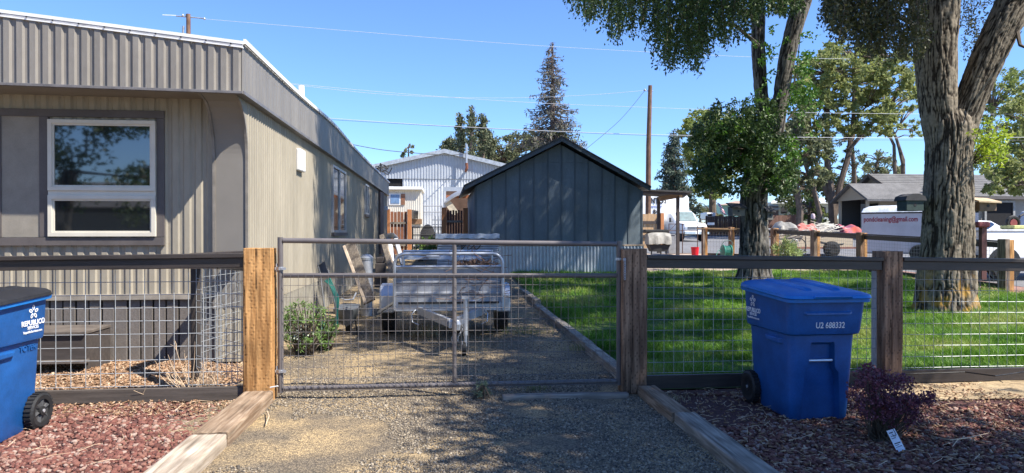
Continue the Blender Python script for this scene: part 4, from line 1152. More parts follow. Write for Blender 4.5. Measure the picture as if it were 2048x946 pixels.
def make_bin(loc, rz, lid_m, label, number=None):
    t = thing('recycling_bin', label, 'bin', loc, rz, 'blue recycling bins beside the fence')
    def ring(z, hx, yf, yb, r=.045, rec=0.0, rw=.095, tilt=0.0):
        cs = [(-hx, yf), (hx, yf), (hx, yb), (-hx, yb)]; pts = []
        # order: start after front-left corner going +x
        def arc(cx, cy, a0): return [(cx + r * math.cos(a0 + a * PI / 8), cy + r * math.sin(a0 + a * PI / 8)) for a in range(5)]
        pts += [(-rw - .012, yf), (-rw, yf + rec), (rw, yf + rec), (rw + .012, yf)]
        pts += arc(hx - r, yf + r, -PI/2) + arc(hx - r, yb - r, 0) + arc(-hx + r, yb - r, PI/2) + arc(-hx + r, yf + r, PI)
        return [(x, y, z + tilt * y) for x, y in pts]
    R_ = [ring(.0, .235, -.315, .20, .05, .03, .15), ring(.015, .245, -.325, .21, .05, .04, .15), ring(.20, .256, -.335, .225, .05, .05, .145), ring(.262, .259, -.338, .24, .05, .055, .142),
          ring(.275, .26, -.339, .315, .05, .055, .14), ring(.38, .265, -.346, .32, .05, .055, .13), ring(.42, .267, -.348, .322, .05, .055, .10), ring(.60, .274, -.358, .328, .05, .05, .09), ring(.625, .275, -.36, .329, .05, .0, .085),
          ring(.68, .279, -.364, .331, .05), ring(.695, .306, -.40, .342, .055), ring(.72, .312, -.408, .345, .055), ring(.93, .322, -.438, .352, .055, 0, .095, .02), ring(.985, .326, -.445, .355, .055, 0, .095, .05)]
    MB().rings(R_).build('body', m_blue, t, world=False, smooth=True)
    rim = [ring(.975, .328, -.45, .358, .055, 0, .095, .05), ring(.975, .352, -.475, .38, .06, 0, .095, .05), ring(1.0, .354, -.478, .382, .06, 0, .095, .05), ring(1.0, .325, -.44, .355, .055, 0, .095, .05)]
    MB().rings(rim).build('rim', m_bluelid, t, world=False, smooth=True)
    lid = [ring(1.002, .36, -.488, .385, .085, 0, .095, .05), ring(1.008, .366, -.50, .385, .09, 0, .095, .05), ring(1.03, .36, -.49, .385, .09, 0, .095, .05),
           ring(1.045, .33, -.45, .37, .08, 0, .095, .06), ring(1.058, .27, -.38, .34, .07, 0, .09, .06), ring(1.06, .10, -.12, .12, .05, 0, .05, .06)]
    L_ = MB().rings(lid).build('lid', lid_m, t, world=False, smooth=True)
    for sx_ in (-1, 1):    # raised ribs on the lid
        b = MB(); b.rings([[(sx_ * .12 - .035, y, 1.052 + .06 * y), (sx_ * .12 + .035, y, 1.052 + .06 * y), (sx_ * .12 + .025, y, h + .06 * y), (sx_ * .12 - .025, y, h + .06 * y)] for y, h in ((-.37, 1.055), (-.34, 1.074), (.25, 1.078), (.33, 1.06))])
        b.build('lid_rib', lid_m, L_, world=False, smooth=True)
    MB().rings([[(-.16, -.505, .985), (.16, -.505, .985), (.16, -.43, .985), (-.16, -.43, .985)], [(-.15, -.515, 1.0), (.15, -.515, 1.0), (.15, -.43, 1.012), (-.15, -.43, 1.012)]]).build('lid_lip', lid_m, L_, world=False)
    # hinge and handle at the back
    MB().tube([(-.24, .415, 1.02), (.24, .415, 1.02)], .016, 10).build('handle', m_blue, t, world=False)
    b = MB()
    for x in (-.24, 0, .24): b.box(x - .02, x + .02, .35, .425, .985, 1.035)
    b.build('hinge_lug', m_blue, t, world=False, bevel=.004)
    MB().tube([(-.10, -.325, .475), (.10, -.325, .475)], .011, 10).build('catch_bar', m_steel, t, world=False)
    b = MB().rings([[(-.22, -.42, .862), (.22, -.42, .862), (.20, -.428, .885), (-.20, -.428, .885)], [(-.18, -.444, .850), (.18, -.444, .850), (.18, -.443, .865), (-.18, -.443, .865)]])
    b.build('front_ledge', m_blue, t, world=False, bevel=.004)
    for sx_ in (-1, 1):
        # moulded wedge grip on the side
        b = MB(); x0 = sx_ * .262; x1 = sx_ * .300
        b.add([(x0, -.26, .60), (x0, .04, .60), (x0, .06, .645), (x0, -.27, .655), (x1, -.22, .60), (x1, -.02, .605), (x1, .0, .64), (x1, -.23, .645)],
              [(0,1,2,3),(4,7,6,5),(0,4,5,1),(1,5,6,2),(2,6,7,3),(3,7,4,0)])
        b.build('side_grip', m_blue, t, world=False, bevel=.008)
        # wheels
        x = sx_ * .285; wz = .14; wy_ = .285
        prof = [(.088, -.03), (.118, -.034), (.135, -.022), (.135, .022), (.118, .034), (.088, .03)]
        w_ = MB().lathe(prof + [prof[0]], (x, wy_, wz), 28, 'x'); 
        for k in range(28):
            a_ = 2*PI*k/28; 
            w_.bar((x - .024, wy_ + .137*math.cos(a_), wz + .137*math.sin(a_)), (x + .024, wy_ + .137*math.cos(a_), wz + .137*math.sin(a_)), .014, .012, (0, math.cos(a_), math.sin(a_)))
        wh = MB().lathe([(.02, -.03), (.034, -.034), (.034, .034), (.02, .036), (0, .036)], (x, wy_, wz), 14, 'x')
        wheel = wh.build('wheel', m_black, t, world=False, smooth=True)
        w_.build('tyre', m_black, wheel, world=False)
        b = MB()
        for k in range(6):
            a_ = 2*PI*k/6 + .3; ca, sa = math.cos(a_), math.sin(a_)
            xo = x + sx_ * .012
            ya, za2 = wy_ + .03*ca, wz + .03*sa; yb2, zb2 = wy_ + .095*ca, wz + .095*sa
            b.add([(xo, ya - .012*sa, za2 + .012*ca), (xo, ya + .012*sa, za2 - .012*ca), (xo, yb2 + .026*sa, zb2 - .026*ca), (xo, yb2 - .026*sa, zb2 + .026*ca),
                   (xo + sx_*.014, ya, za2), (xo + sx_*.014, yb2, zb2)], [(0,1,4),(1,2,5,4),(2,3,5),(3,0,4,5),(0,3,2,1)])
        b.lathe([(.09, -.02), (.098, -.02), (.098, .012), (.09, .012)], (x, wy_, wz), 28, 'x')
        b.build('wheel_spokes', mat('grey_black_plastic', (0.06, 0.06, 0.062), .5), wheel, world=False)
        MB().lathe([(.013, 0), (.013, .006), (.0, .007)], (x + sx_ * .036, wy_, wz), 10, 'x').build('axle_cap', m_steel, wheel, world=False)
    MB().tube([(-.3, .275, .135), (.3, .275, .135)], .011, 8).build('axle', m_steel, t, world=False)
    return t
def side_marks(t, sx_):
    """print on the side face; sx_=-1 left face, +1 right face"""
    rz = R(90) * sx_; x = sx_ * .3205; yc = .17
    text_mesh('lettering', 'REPUBLIC\u00ae', .052, m_print, t, (x, yc, .825), (R(90), 0, rz), .0016)
    text_mesh('lettering', 'SERVICES', .031, m_print, t, (x - sx_ * .0015, yc, .79), (R(90), 0, rz), .0008)
    text_mesh('lettering', 'RepublicServices.com', .0245, m_print, t, (x - sx_ * .003, yc, .76), (R(90), 0, rz), .0006)
    b = MB(); cz = .905
    for k in range(5):       # star made of five linked loops
        a0 = PI/2 + 2*PI*k/5; cy_, cz_ = yc + .033 * math.cos(a0), cz + .033 * math.sin(a0); n = 14; ring = []
        for j in range(n):
            a = 2*PI*j/n; e, f = .021 * math.cos(a), .0135 * math.sin(a)
            y = cy_ + e * math.cos(a0) - f * math.sin(a0); z = cz_ + e * math.sin(a0) + f * math.cos(a0)
            e2, f2 = .012 * math.cos(a), .005 * math.sin(a)
            ring.append(((y, z), (cy_ + e2 * math.cos(a0) - f2 * math.sin(a0), cz_ + e2 * math.sin(a0) + f2 * math.cos(a0))))
        xo = x + sx_ * .003 + sx_ * .0002 * k
        k0 = len(b.v)
        for (o_, i_) in ring: b.v += [(xo, *o_), (xo, *i_)]
        for j in range(n):
            j2 = (j + 1) % n; f = (k0 + 2*j, k0 + 2*j2, k0 + 2*j2 + 1, k0 + 2*j + 1); b.f.append(f if sx_ < 0 else f[::-1])
    b.build('emblem', m_print, t, world=False)
def PG(u, v, z=0.0):
    r = ray(u, v); t = (z - 1.5) / r.z; return Vector((r.x * t, r.y * t, z))
rzr = R(1); Rz = Matrix.Rotation(rzr, 3, 'Z')
cb = PG(1583, 842) - Rz @ Vector((-.235, -.315, 0))
binR = make_bin((cb.x, cb.y, 0.005), rzr, m_bluelid, 'blue wheeled recycling bin with blue lid standing in shade beside the purple bush')
side_marks(binR, -1)
text_mesh('lettering', 'U2 688332', .068, m_print, binR, (0.03, -.4165, .765), (R(98), 0, 0), .0008, sx=.80)
rzl = R(-3); Rz = Matrix.Rotation(rzl, 3, 'Z')
cb = PG(52, 866) - Rz @ Vector((.245, .20, 0))
binL = make_bin((cb.x, cb.y, 0.005), rzl, m_blacklid, 'bright blue wheeled recycling bin with black lid, cut off by the left edge')
side_marks(binL, 1)
text_mesh('moulded_mark', 'TOTER', .06, m_blue, binL, (.279, .17, .635), (R(90), 0, R(90)), .001, extrude=.003)

# ================================================================== shed
SY = 20.5; sx0, sx1 = X(950, SY), X(1285, SY); gb = gz(SY)
shed = thing('garden_shed', 'dark blue grey gabled shed with vertical battens on a corrugated metal skirt', 'shed', ((sx0 + sx1) / 2, SY, gb))
m_shed = mat('blue_grey_shed_paint', (0.125, 0.158, 0.185), 0.7, 0.2, 2.5, fine=0.08, stretch=(1, 1, .35), objvar=.06)
m_shedtrim = mat('dark_shed_trim', (0.075, 0.09, 0.105), 0.6, 0.15, 3)
m_shingle = mat('charcoal_shingle', (0.06, 0.058, 0.058), 0.9, 0.3, 14, fine=.2, bump=.5)
rz_, ex0, ex1, ez = Z(1124, 272, SY - .35), X(928, SY - .35), X(1302, SY - .35), Z(1124, 371, SY - .35)
rx_ = X(1124, SY - .35)
sb = Z(1100, 489, SY)
def roofline(x): return (rz_ - (rx_ - x) * (rz_ - ez) / (rx_ - ex0)) if x < rx_ else (rz_ - (x - rx_) * (rz_ - ez) / (ex1 - rx_))
MB().prism([(sx0 + .02, sb), (sx1 - .02, sb), (sx1 - .02, roofline(sx1) - .26), (rx_, rz_ - .26), (sx0 + .02, roofline(sx0) - .26)], SY + .03, SY + 6.3).build('wall_core', m_shed, shed)
us = [952, 984, 1011.6, 1039.5, 1067.5, 1096, 1123, 1149.5, 1176.5, 1204, 1230, 1257, 1284]
xsb = [X(u, SY) for u in us]
for a_, c_ in zip(xsb[:-1], xsb[1:]):
    a_ += .014; c_ -= .014
    zj = Z(1150, 325 if a_ > X(1120, SY) - 1.6 and c_ < X(1230, SY) else 340, SY)
    ps = [(a_, sb), (c_, sb), (c_, roofline(c_) - .2)] + ([(rx_, rz_ - .2)] if a_ < rx_ < c_ else []) + [(a_, roofline(a_) - .2)]
    if min(roofline(a_), roofline(c_)) - .2 > zj + .05:
        MB().prism([(a_, sb), (c_, sb), (c_, zj - .004), (a_, zj - .004)], SY, SY + .03).build('siding_board', m_shed, shed)
        MB().prism([(a_, zj + .004), (c_, zj + .004)] + ps[2:], SY, SY + .03).build('siding_board', m_shed, shed)
    else:
        MB().prism(ps, SY, SY + .03).build('siding_board', m_shed, shed)
for x_ in xsb:
    MB().prism([(x_ - .022, sb), (x_ + .022, sb), (x_ + .022, roofline(x_) - .22), (x_ - .022, roofline(x_) - .22)], SY - .018, SY + .004).build('batten', mat('batten_paint', (0.085, 0.108, 0.128), 0.7, .12, 2), shed)
y = SY + .08
while y < SY + 6.2:
    MB().box(sx0 - .012, sx0 + .02, y, y + .37, sb, roofline(sx0) - .22).build('siding_board', m_shed, shed)
    MB().box(sx1 - .02, sx1 + .012, y, y + .37, sb, roofline(sx1) - .22).build('siding_board', m_shed, shed); y += .41
# roof slabs, rake boards
b = MB(); th = .05
for (xa, xb) in ((ex0, rx_), (rx_, ex1)):
    b.prism([(xa, roofline(xa) - th), (xb, roofline(xb) - th), (xb, roofline(xb)), (xa, roofline(xa))], SY - .38, SY + 6.6)
b.build('roof', m_shingle, shed)
for (xa, xb) in ((ex0 + .02, rx_ - .001), (rx_ + .001, ex1 - .02)):
    MB().prism([(xa, roofline(xa) - th - .11), (xb, roofline(xb) - th - .11), (xb, roofline(xb) - th - .002), (xa, roofline(xa) - th - .002)], SY - .36, SY - .32).build('rake_board', m_shedtrim, shed)
    MB().prism([(xa, roofline(xa) - th - .04), (xb, roofline(xb) - th - .04), (xb, roofline(xb) - th - .003), (xa, roofline(xa) - th - .003)], SY - .32, SY + 6.5).build('soffit', m_shedtrim, shed)
MB().box(sx0 - .04, sx1 + .05, SY - .03, SY + .02, sb - .05, sb - .003).build('base_board', mat('tan_base_board', (0.30, 0.23, 0.17)), shed)
# corrugated skirt: sheets
x = sx0 - .02; m_corr = mat('corrugated_zinc', (0.42, 0.46, 0.50), 0.42, 0.15, 3, metal=.35, fine=.08)
while x < sx1:
    x2 = min(x + .72, sx1 + .03); b = MB(); n = int((x2 - x) / .013); vs = []
    for i in range(n + 1):
        xx = x + (x2 - x) * i / n; yy_ = SY - .02 - .014 * math.cos(2*PI*(xx - sx0) / .104)
        vs += [(xx, yy_, gb - .1), (xx, yy_, sb - .052)]
    b.add(vs, [(2*i, 2*i + 2, 2*i + 3, 2*i + 1) for i in range(n)])
    b.build('skirt_sheet', m_corr, shed, smooth=False); x = x2
MB().box(sx0, sx1, SY + .02, SY + 6.2, gb - .05, sb - .053).build('floor_frame', m_black, shed)

# ================================================================== utility trailer
ty = 9.35; tx0, tx1 = X(789, ty), X(1005, ty)
trl = thing('utility_trailer', 'small galvanised box trailer with a tongue jack parked behind the gate', 'trailer', ((tx0 + tx1) / 2, ty, 0))
zb0, zb1 = .43, 1.21
# front rack tube
b = MB(); rr2 = .14; pts = [(tx0, ty, zb0 + .02), (tx0, ty, zb1 - rr2)] + [(tx0 + rr2 - rr2*math.cos(a), ty, zb1 - rr2 + rr2*math.sin(a)) for a in np.linspace(.2, PI/2, 6)] + \
    [(tx1 - rr2 + rr2*math.sin(a), ty, zb1 - rr2 + rr2*math.cos(a)) for a in np.linspace(0, PI/2 - .2, 6)] + [(tx1, ty, zb1 - rr2), (tx1, ty, zb0 + .02)]
b.tube(pts, .022, 10).build('front_frame', m_galv, trl, smooth=True)
for zc1 in (Z(900, 533, ty), Z(900, 549, ty)): MB().tube([(tx0 + .02, ty, zc1), (tx1 - .02, ty, zc1)], .015, 8).build('cross_rail', m_galv, trl, smooth=True)
zp = [Z(900, v, ty) for v in (620, 606, 590, 586, 568, 564, 549)]
b = MB(); zz = Z(900, 605, ty); ztop_ = Z(900, 535, ty)
prof = [(0, zz), (0, zz + .10), (-.018, zz + .113), (-.018, zz + .135), (0, zz + .148), (0, zz + .255), (-.018, zz + .268), (-.018, zz + .29), (0, zz + .303), (0, ztop_)]
b.rings([[(x_, ty + .03 + py_, pz_) for py_, pz_ in prof] for x_ in (tx0 + .02, tx1 - .02)], cap=False, closed=False)
b.build('front_panel', m_galvdull, trl)
MB().box(tx0 - .01, tx1 + .01, ty + .0, ty + .05, zb0 + .0, zb0 + .11).build('front_beam', m_galv, trl, bevel=.004)
MB().box(tx0 + .05, tx1 - .05, ty - .03, ty - .005, zz - .015, zz + .012).build('dark_seam', m_black, trl)
tl = 2.1
for sgn, xx in ((-1, tx0), (1, tx1)):
    b = MB(); b.rings([[(xx, y_, pz_) for pz_ in (zb0 + .08, zb0 + .2, zb0 + .38)] for y_ in (ty + .04, ty + tl)], cap=False, closed=False)
    for zz_ in (zb0 + .08, zb0 + .24, zb0 + .40): b.tube([(xx, ty + .03, zz_), (xx, ty + tl, zz_)], .018, 6)
    b.build('side_panel', m_galvdull, trl)
    MB().tube([(xx, ty + .05, zb0 + .40), (xx, ty + .05, zb1 - .25)], .018, 6).build('stake', m_galv, trl)
    MB().box(min(xx, xx - sgn * .06), max(xx, xx - sgn * .06), ty + .05, ty + tl, zb0, zb0 + .08).build('chassis_rail', m_galv, trl)
MB().box(tx0 + .02, tx1 - .02, ty + .05, ty + tl, zb0 + .085, zb0 + .10).build('bed', m_galvdull, trl)
MB().box(tx0, tx1, ty + tl, ty + tl + .03, zb0 + .09, zb0 + .42).build('tailgate', m_galvdull, trl)
b = MB(); b.tube([(tx0, ty + tl, zb1 - .02), (tx1, ty + tl, zb1 - .02)], .02, 8); b.tube([(tx0, ty + tl, zb0), (tx0, ty + tl, zb1)], .02, 8); b.tube([(tx1, ty + tl, zb0), (tx1, ty + tl, zb1)], .02, 8)
b.build('rear_frame', m_galv, trl)
for sgn in (-1, 1):
    xc = (tx0 - .15) if sgn < 0 else (tx1 + .06); wy2 = ty + 1.0; wr = .31
    w = MB().lathe([(.18, -.085), (.27, -.095), (.305, -.075), (wr, -.04), (wr, .04), (.305, .075), (.27, .095), (.18, .085)], (xc, wy2, wr), 32, 'x').build('wheel', m_black, trl, smooth=True)
    tr = MB()
    for k in range(40):
        a_ = 2*PI*k/40; tr.bar((xc - .07, wy2 + wr*math.cos(a_), wr + wr*math.sin(a_)), (xc + .07, wy2 + wr*math.cos(a_ + .06), wr + wr*math.sin(a_ + .06)), .025, .012, (0, math.cos(a_), math.sin(a_)))
    tr.build('tyre_tread', m_black, w)
    MB().lathe([(0, -.05), (.17, -.06), (.185, -.08), (.185, .08), (.17, .06), (0, .05)], (xc, wy2, wr), 20, 'x').build('rim', m_white, w, smooth=True)
    # rounded fender
    b = MB(); n = 14; rs = []
    for i in range(n + 1):
        a_ = PI * i / n; ry, rz2 = .40, .36
        y_, z_ = wy2 - ry * math.cos(a_), max(.34, wr + .08 + rz2 * min(1, math.sin(a_) * 1.25) - .02)
        if i in (0, n): z_ = wr + .10
        rs.append([(xc - .11, y_, z_), (xc + .11, y_, z_), (xc + .11, y_ + .006, z_ - .012), (xc - .11, y_ + .006, z_ - .012)])
    b.rings(rs)
    b.prism([(wy2 - .40, wr + .08), (wy2 + .40, wr + .08), (wy2 + .36, wr + .3), (wy2 + .2, wr + .43), (wy2 - .2, wr + .43), (wy2 - .36, wr + .3)], xc - .002 - sgn * .10, xc + .002 - sgn * .10, 'x')
    b.build('fender', m_galv, trl, smooth=True)
    fx = xc
    MB().box(xc - .105, xc + .105, wy2 - .43, wy2 - .39, wr + .03, wr + .30).build('fender_front', m_galv, trl, bevel=.02)
    MB().bar((xc - .12, wy2 - .42, wr + .04), (tx0 if sgn < 0 else tx1, ty + .1, zb0 + .12), .03, .03).build('fender_stay', m_galv, trl)
hx, hy, hz_ = X(902, 8.35), 8.35, .40
MB().bar((tx0 + .30, ty + .1, .44), (hx - .02, hy, hz_), .055, .10).build('drawbar', m_galvdull, trl, bevel=.004)
MB().bar((tx1 - .22, ty + .1, .44), (hx + .05, hy + .05, hz_), .055, .10).build('drawbar', m_galvdull, trl, bevel=.004)
b = MB(); b.box(hx - .03, hx + .09, hy - .14, hy + .02, hz_ - .05, hz_ + .04); b.lathe([(.0, -.07), (.05, -.07), (.055, .0), (.04, .05), (0, .06)], (hx + .06, hy - .14, hz_), 14); b.box(hx + .02, hx + .05, hy - .16, hy, hz_ + .04, hz_ + .09)
b.build('coupler', m_galv, trl, bevel=.006)
jx = X(931, 8.3)
b = MB(); b.tube([(jx, 8.3, .25), (jx, 8.3, Z(931, 597, 8.3))], .026, 12); b.tube([(jx, 8.3, .12), (jx, 8.3, .26)], .02, 10)
b.box(jx - .045, jx + .045, 8.27, 8.33, Z(931, 598, 8.3), Z(931, 594, 8.3) + .01); jack = b.build('jack', m_galv, trl, smooth=True)
b = MB(); b.tube([(jx, 8.3, Z(931, 600, 8.3)), (jx + .12, 8.28, Z(931, 600, 8.3) - .01), (jx + .12, 8.26, Z(931, 600, 8.3) - .09)], .008, 6); b.build('crank', m_galv, jack)
b = MB(); b.box(jx - .045, jx - .035, 8.25, 8.35, .07, .18); b.box(jx + .0, jx + .01, 8.25, 8.35, .07, .18); b.build('caster_fork', m_galv, jack)
MB().lathe([(.02, -.025), (.08, -.025), (.085, 0), (.08, .025), (.02, .025)], (jx - .018, 8.3, .085), 20, 'x').build('caster', m_black, jack, smooth=True)
MB().bar((hx + .03, hy + .02, hz_), (jx, 8.3, .42), .04, .06).build('jack_bracket', m_galv, trl)
for sx_, ex in ((tx0 + .28, -.12), (tx1 - .25, .1)):
    MB().tube([(sx_, ty - .02, .45), (sx_ + ex * .4, ty - .08, .40), (sx_ + ex * .3, ty - .12, .30), (sx_ - ex * .4, ty - .1, .26)], .009, 6).build('hook', m_galv, trl)
b = MB()
for s_, n_ in ((-.02, 14), (.05, 11)):
    for k in range(n_): 
        c_ = Vector((hx + .06 + s_ + .03 * math.sin(k * .5), hy + .03, .40 - .022 * k)); b.tube([c_ + Vector((.009 * math.cos(t_) * (1 if k % 2 else .3), .009 * math.cos(t_) * (.3 if k % 2 else 1), .014 * math.sin(t_))) for t_ in np.linspace(0, 2*PI, 8)], .003, 4, False)
b.build('safety_chain', m_galv, trl)
# brush load
tb = thing('twig_pile', 'heap of dry brown twigs lying in the front right corner of the trailer', 'twigs', (tx1 - .35, ty + .35, zb0 + .1))
b = MB(); r9 = random.Random(4)
for i in range(190):
    c_ = Vector((tx1 - .42 + r9.gauss(0, .24), ty + .35 + r9.gauss(0, .2), zb0 + .15 + abs(r9.gauss(0, .26)))); 
    if c_.z > 1.16: c_.z = 1.1 + r9.uniform(-.1, .06)
    d = Vector((r9.gauss(0, 1), r9.gauss(0, .6), r9.gauss(0, .45))).normalized() * r9.uniform(.1, .3)
    b.tube([c_ - d, c_ + Vector((r9.uniform(-.03, .03), 0, r9.uniform(-.03, .05))), c_ + d], [.005, .004, .002], 3, False)
b.build('twigs', mat('dry_brown_twig', (0.24, 0.14, 0.09), .9, .3, 10), tb)
leaf_obj('dead_leaves', blob((tx1 - .35, ty + .35, 1.02), .30, 420, (1, .7, .35)), .07, .035, mat('dead_leaf', (0.25, 0.15, 0.10), .9, tint=[(0.12, 0.07, 0.05), (0.28, 0.17, 0.11), (0.4, 0.3, 0.2)]), tb)
b = MB()
for k in range(5): b.tube([(tx1 - .75 + .12*k, ty + .4, .95), (tx1 - .72 + .1*k + .08*math.sin(k), ty + .35, 1.25 + .05*(k % 3)), (tx1 - .55 + .1*k, ty + .4, 1.38 - .08*(k % 2))], .004, 4)
b.build('twig', mat('dry_brown_twig', (0.24, 0.14, 0.09)), tb)
t = thing('folded_tarp', 'pale folded tarp and white pipe lying on top of the trailer load', 'tarp', ((tx0 + .45), ty + .5, 1.1))
b = MB(); b.rings([[(tx0 + .10 + x_, ty + .35 + yy_, 1.12 + zz_) for yy_, zz_ in ((0, 0), (.35, .01), (.36, .045 + .01*math.sin(x_*17)), (.01, .04 + .012*math.sin(x_*23)))] for x_ in np.linspace(0, 1.1, 22)])
b.build('tarp', mat('blue_grey_tarp', (0.30, 0.34, 0.40), .5, .25, 5), t, smooth=True)
MB().tube([(tx0 + .42, ty + .32, 1.17), (tx0 + .60, ty + .32, 1.165)], .016, 8).build('pipe', m_white, t)
b = MB().lathe([(0, -.02), (.03, -.02), (.035, .01), (.02, .035), (0, .04)], (tx0 + .80, ty + .3, 1.18), 10); b.build('knob', m_white, t)
# plastic wrapped stack on a pallet
wy0 = 13.6; wx0, wx1 = X(874, wy0), X(997, wy0); gw = gz(13.6)
ws = thing('wrapped_pallet', 'pallet of stacked boards wrapped in clear plastic behind the trailer, scrawled in black', 'pallet', ((wx0 + wx1) / 2, wy0 + .4, gw))
ztw = Z(935, 468, wy0); r9 = random.Random(8); m_wrap = mat('stretch_wrap_over_boards', (0.25, 0.28, 0.33), .32, .3, 5, stretch=(1, 1, 8), spec=.6, bump=.3, bscale=12)
k = 0; zz = gw + .12
while zz < ztw - .03:
    j = r9.uniform(-.012, .012)
    MB().box(wx0 + j, wx1 + j, wy0 + r9.uniform(0, .02), wy0 + 1.0, zz, zz + .047).build('wrapped_board', m_wrap, ws, bevel=.012); zz += .05
b = MB(); rs = []
for x_ in np.linspace(wx0 - .03, wx1 + .02, 26):
    h_ = .007 * math.sin(x_ * 19) + .006 * math.sin(x_ * 43); rs.append([(x_, wy0 - .015, ztw - .09 + h_), (x_, wy0 + 1.0, ztw - .09), (x_, wy0 + 1.0, ztw), (x_, wy0 - .015 + .5 * abs(h_), ztw + h_)])
b.rings(rs).build('plastic_cap', mat('milky_plastic', (0.33, 0.37, 0.44), .3, .3, 7, spec=.6), ws, smooth=True)
for x_ in (wx0 + .1, (wx0 + wx1) / 2, wx1 - .1): MB().box(x_ - .05, x_ + .05, wy0, wy0 + 1, gw, gw + .11).build('pallet_block', m_timber, ws)
for k, (cx_, s_) in enumerate(((.34, .12), (.44, .10), (.56, .13), (.66, .1))):
    pts = [(wx0 + cx_*(wx1 - wx0) + s_*math.cos(a*2.1 + k)*(.6), wy0 - .025, Z(935, 494, wy0) + .05*math.sin(a*3.1 + k)) for a in np.linspace(0, 2, 9)]
    MB().tube(pts, .009, 4).build('scrawl', m_black, ws)

# ================================================================== background, left of the shed
m_whitemetal = mat('white_ribbed_metal', (0.56, 0.58, 0.60), 0.4, 0.12, 2, metal=.15, fine=.04)
m_bmetalgrey = mat('grey_ribbed_metal', (0.42, 0.45, 0.49), 0.4, 0.08, 2, metal=.2, fine=.04)
def plane_box(u0, u1, v0, v1, Y, d, m, name, par, bevel=0):
    return MB().box(X(u0, Y), X(u1, Y), Y, Y + d, Z(u0, v1, Y), Z(u0, v0, Y)).build(name, m, par, bevel=bevel)
MY = 44.0
hall = thing('metal_building', 'large white ribbed metal building with low gable roof behind the mobile home', 'building', (X(887, MY), MY, gz(MY)))
rz0, rxx = Z(889, 299, MY), X(889, MY); hx0, hx1 = X(735, MY), X(1042, MY)
sl = (rz0 - Z(742, 331, MY)) / (rxx - X(742, MY))
hr = lambda x: rz0 - abs(x - rxx) * sl
zmid = Z(889, 358, MY)
x = hx0; k = 0
while x < hx1 - .1:
    x2 = min(x + 1.1, hx1)
    ribbed(x, x2 - .004, MY, zmid, lambda q: hr(q) - .06, 0.18, 0.03).build('wall_sheet', m_bmetalgrey, hall)
    if X(806, MY) - .6 < x: ribbed(x, x2 - .004, MY + .05, gz(MY) - .1, lambda q: zmid, 0.18, 0.03).build('wall_sheet', m_whitemetal, hall)
    x = x2
ribbed(hx0, X(806, MY) - .6, MY + .05, gz(MY) - .1, lambda q: Z(790, 373, MY), 0.18, 0.03).build('wall_sheet', m_whitemetal, hall)
MB().box(hx0, hx1, MY + .1, MY + 14, gz(MY) - .1, hr(hx0) - .3).build('wall_core', mat('dark_interior', (0.012, 0.012, 0.014), .9), hall)
b = MB()
for (xa, xb) in ((hx0 - .3, rxx), (rxx, hx1 + .3)): b.prism([(xa, hr(xa) - .08), (xb, hr(xb) - .08), (xb, hr(xb)), (xa, hr(xa))], MY - .25, MY + 14)
b.build('roof', m_bmetalgrey, hall)
b = MB()
for (xa, xb) in ((hx0 - .3, rxx), (rxx, hx1 + .3)): b.prism([(xa, hr(xa) - .25), (xb, hr(xb) - .25), (xb, hr(xb) + .01), (xa, hr(xa) + .01)], MY - .3, MY - .25)
b.build('rake_trim', mat('grey_rake_trim', (0.33, 0.37, 0.42), .5), hall)
fp = thing('flue_pipe', 'thin metal flue pipe with rusty elbow on the metal building gable', 'pipe', (X(933, MY - .5), MY - .5, Z(933, 340, MY - .5)))
MB().tube([(X(933, MY-.5), MY - .5, Z(933, 330, MY-.5)), (X(933, MY-.5), MY - .5, Z(933, 288, MY-.5))], .07, 8).build('pipe', m_galv, fp, smooth=True)
MB().tube([(X(933, MY-.5), MY - .5, Z(933, 326, MY-.5)), (X(934, MY-.5), MY - .5, Z(933, 336, MY-.5)), (X(932, MY-.5), MY + .1, Z(933, 341, MY-.5))], .09, 8).build('elbow', mat('rusty_metal', (0.20, 0.08, 0.05), .9, .3, 8), fp, smooth=True)
cc = thing('cable_coil', 'loose coil of black cable hanging on a mast by the far metal wall', 'cable', (X(765, 38), 38, Z(765, 360, 38)))
b = MB().tube([P(761, 370, 38), P(761, 326, 38)], .03, 6)
for k, (cu, cv, ra) in enumerate(((765, 336, 9), (760, 338, 8), (768, 333, 7))):
    b.tube([P(cu + ra * math.cos(t_) * (1 + .1*k), cv + ra * .7 * math.sin(t_ + k), 38 + .05*k) for t_ in np.linspace(0, 2*PI, 16)], .025, 4, False)
b.tube([P(770, 340, 38), P(778, 346, 38), P(784, 336, 38)], .03, 4); b.tube([P(766, 343, 38), P(776, 350, 38), P(781, 342, 38)], .03, 4)
b.build('cable', m_black, cc)
# open shelter beside it
shl = thing('porch_shelter', 'brown open shelter with arched metal roof between metal building and shed', 'shelter', (X(910, 34), 34, gz(34)))
plane_box(886, 940, 374, 382, 34.2, .1, m_bmetalgrey, 'gutter', shl)
plane_box(888, 940, 378, 470, 37.5, .1, mat('shelter_brown_board', (0.10, 0.06, 0.045), .9, .3, 2), 'back_wall', shl)
plane_box(892, 940, 390, 396, 36.9, .1, mat('shelter_rust', (0.26, 0.10, 0.05), .9, .3, 2), 'beam', shl)
b = MB(); rs = []
for i in range(11):
    t_ = i / 10; u_ = 890 + 50 * t_; v_ = 404 - 19 * math.sin(t_ * PI * .62)
    rs.append([P(u_, v_, 33.6), P(u_, v_ + 3.5, 33.6), P(u_, v_ - 4.5, 37), P(u_, v_ - 6, 37)])
b.rings(rs).build('arched_roof', m_galvdull, shl)
MB().bar(P(893, 402, 33.8), P(912, 428, 33.8), .08, .32).build('insulation_roll', mat('tan_foam', (0.55, 0.48, 0.36), .9), shl)
plane_box(888, 892, 382, 470, 34, .15, m_whitemetal, 'post', shl)
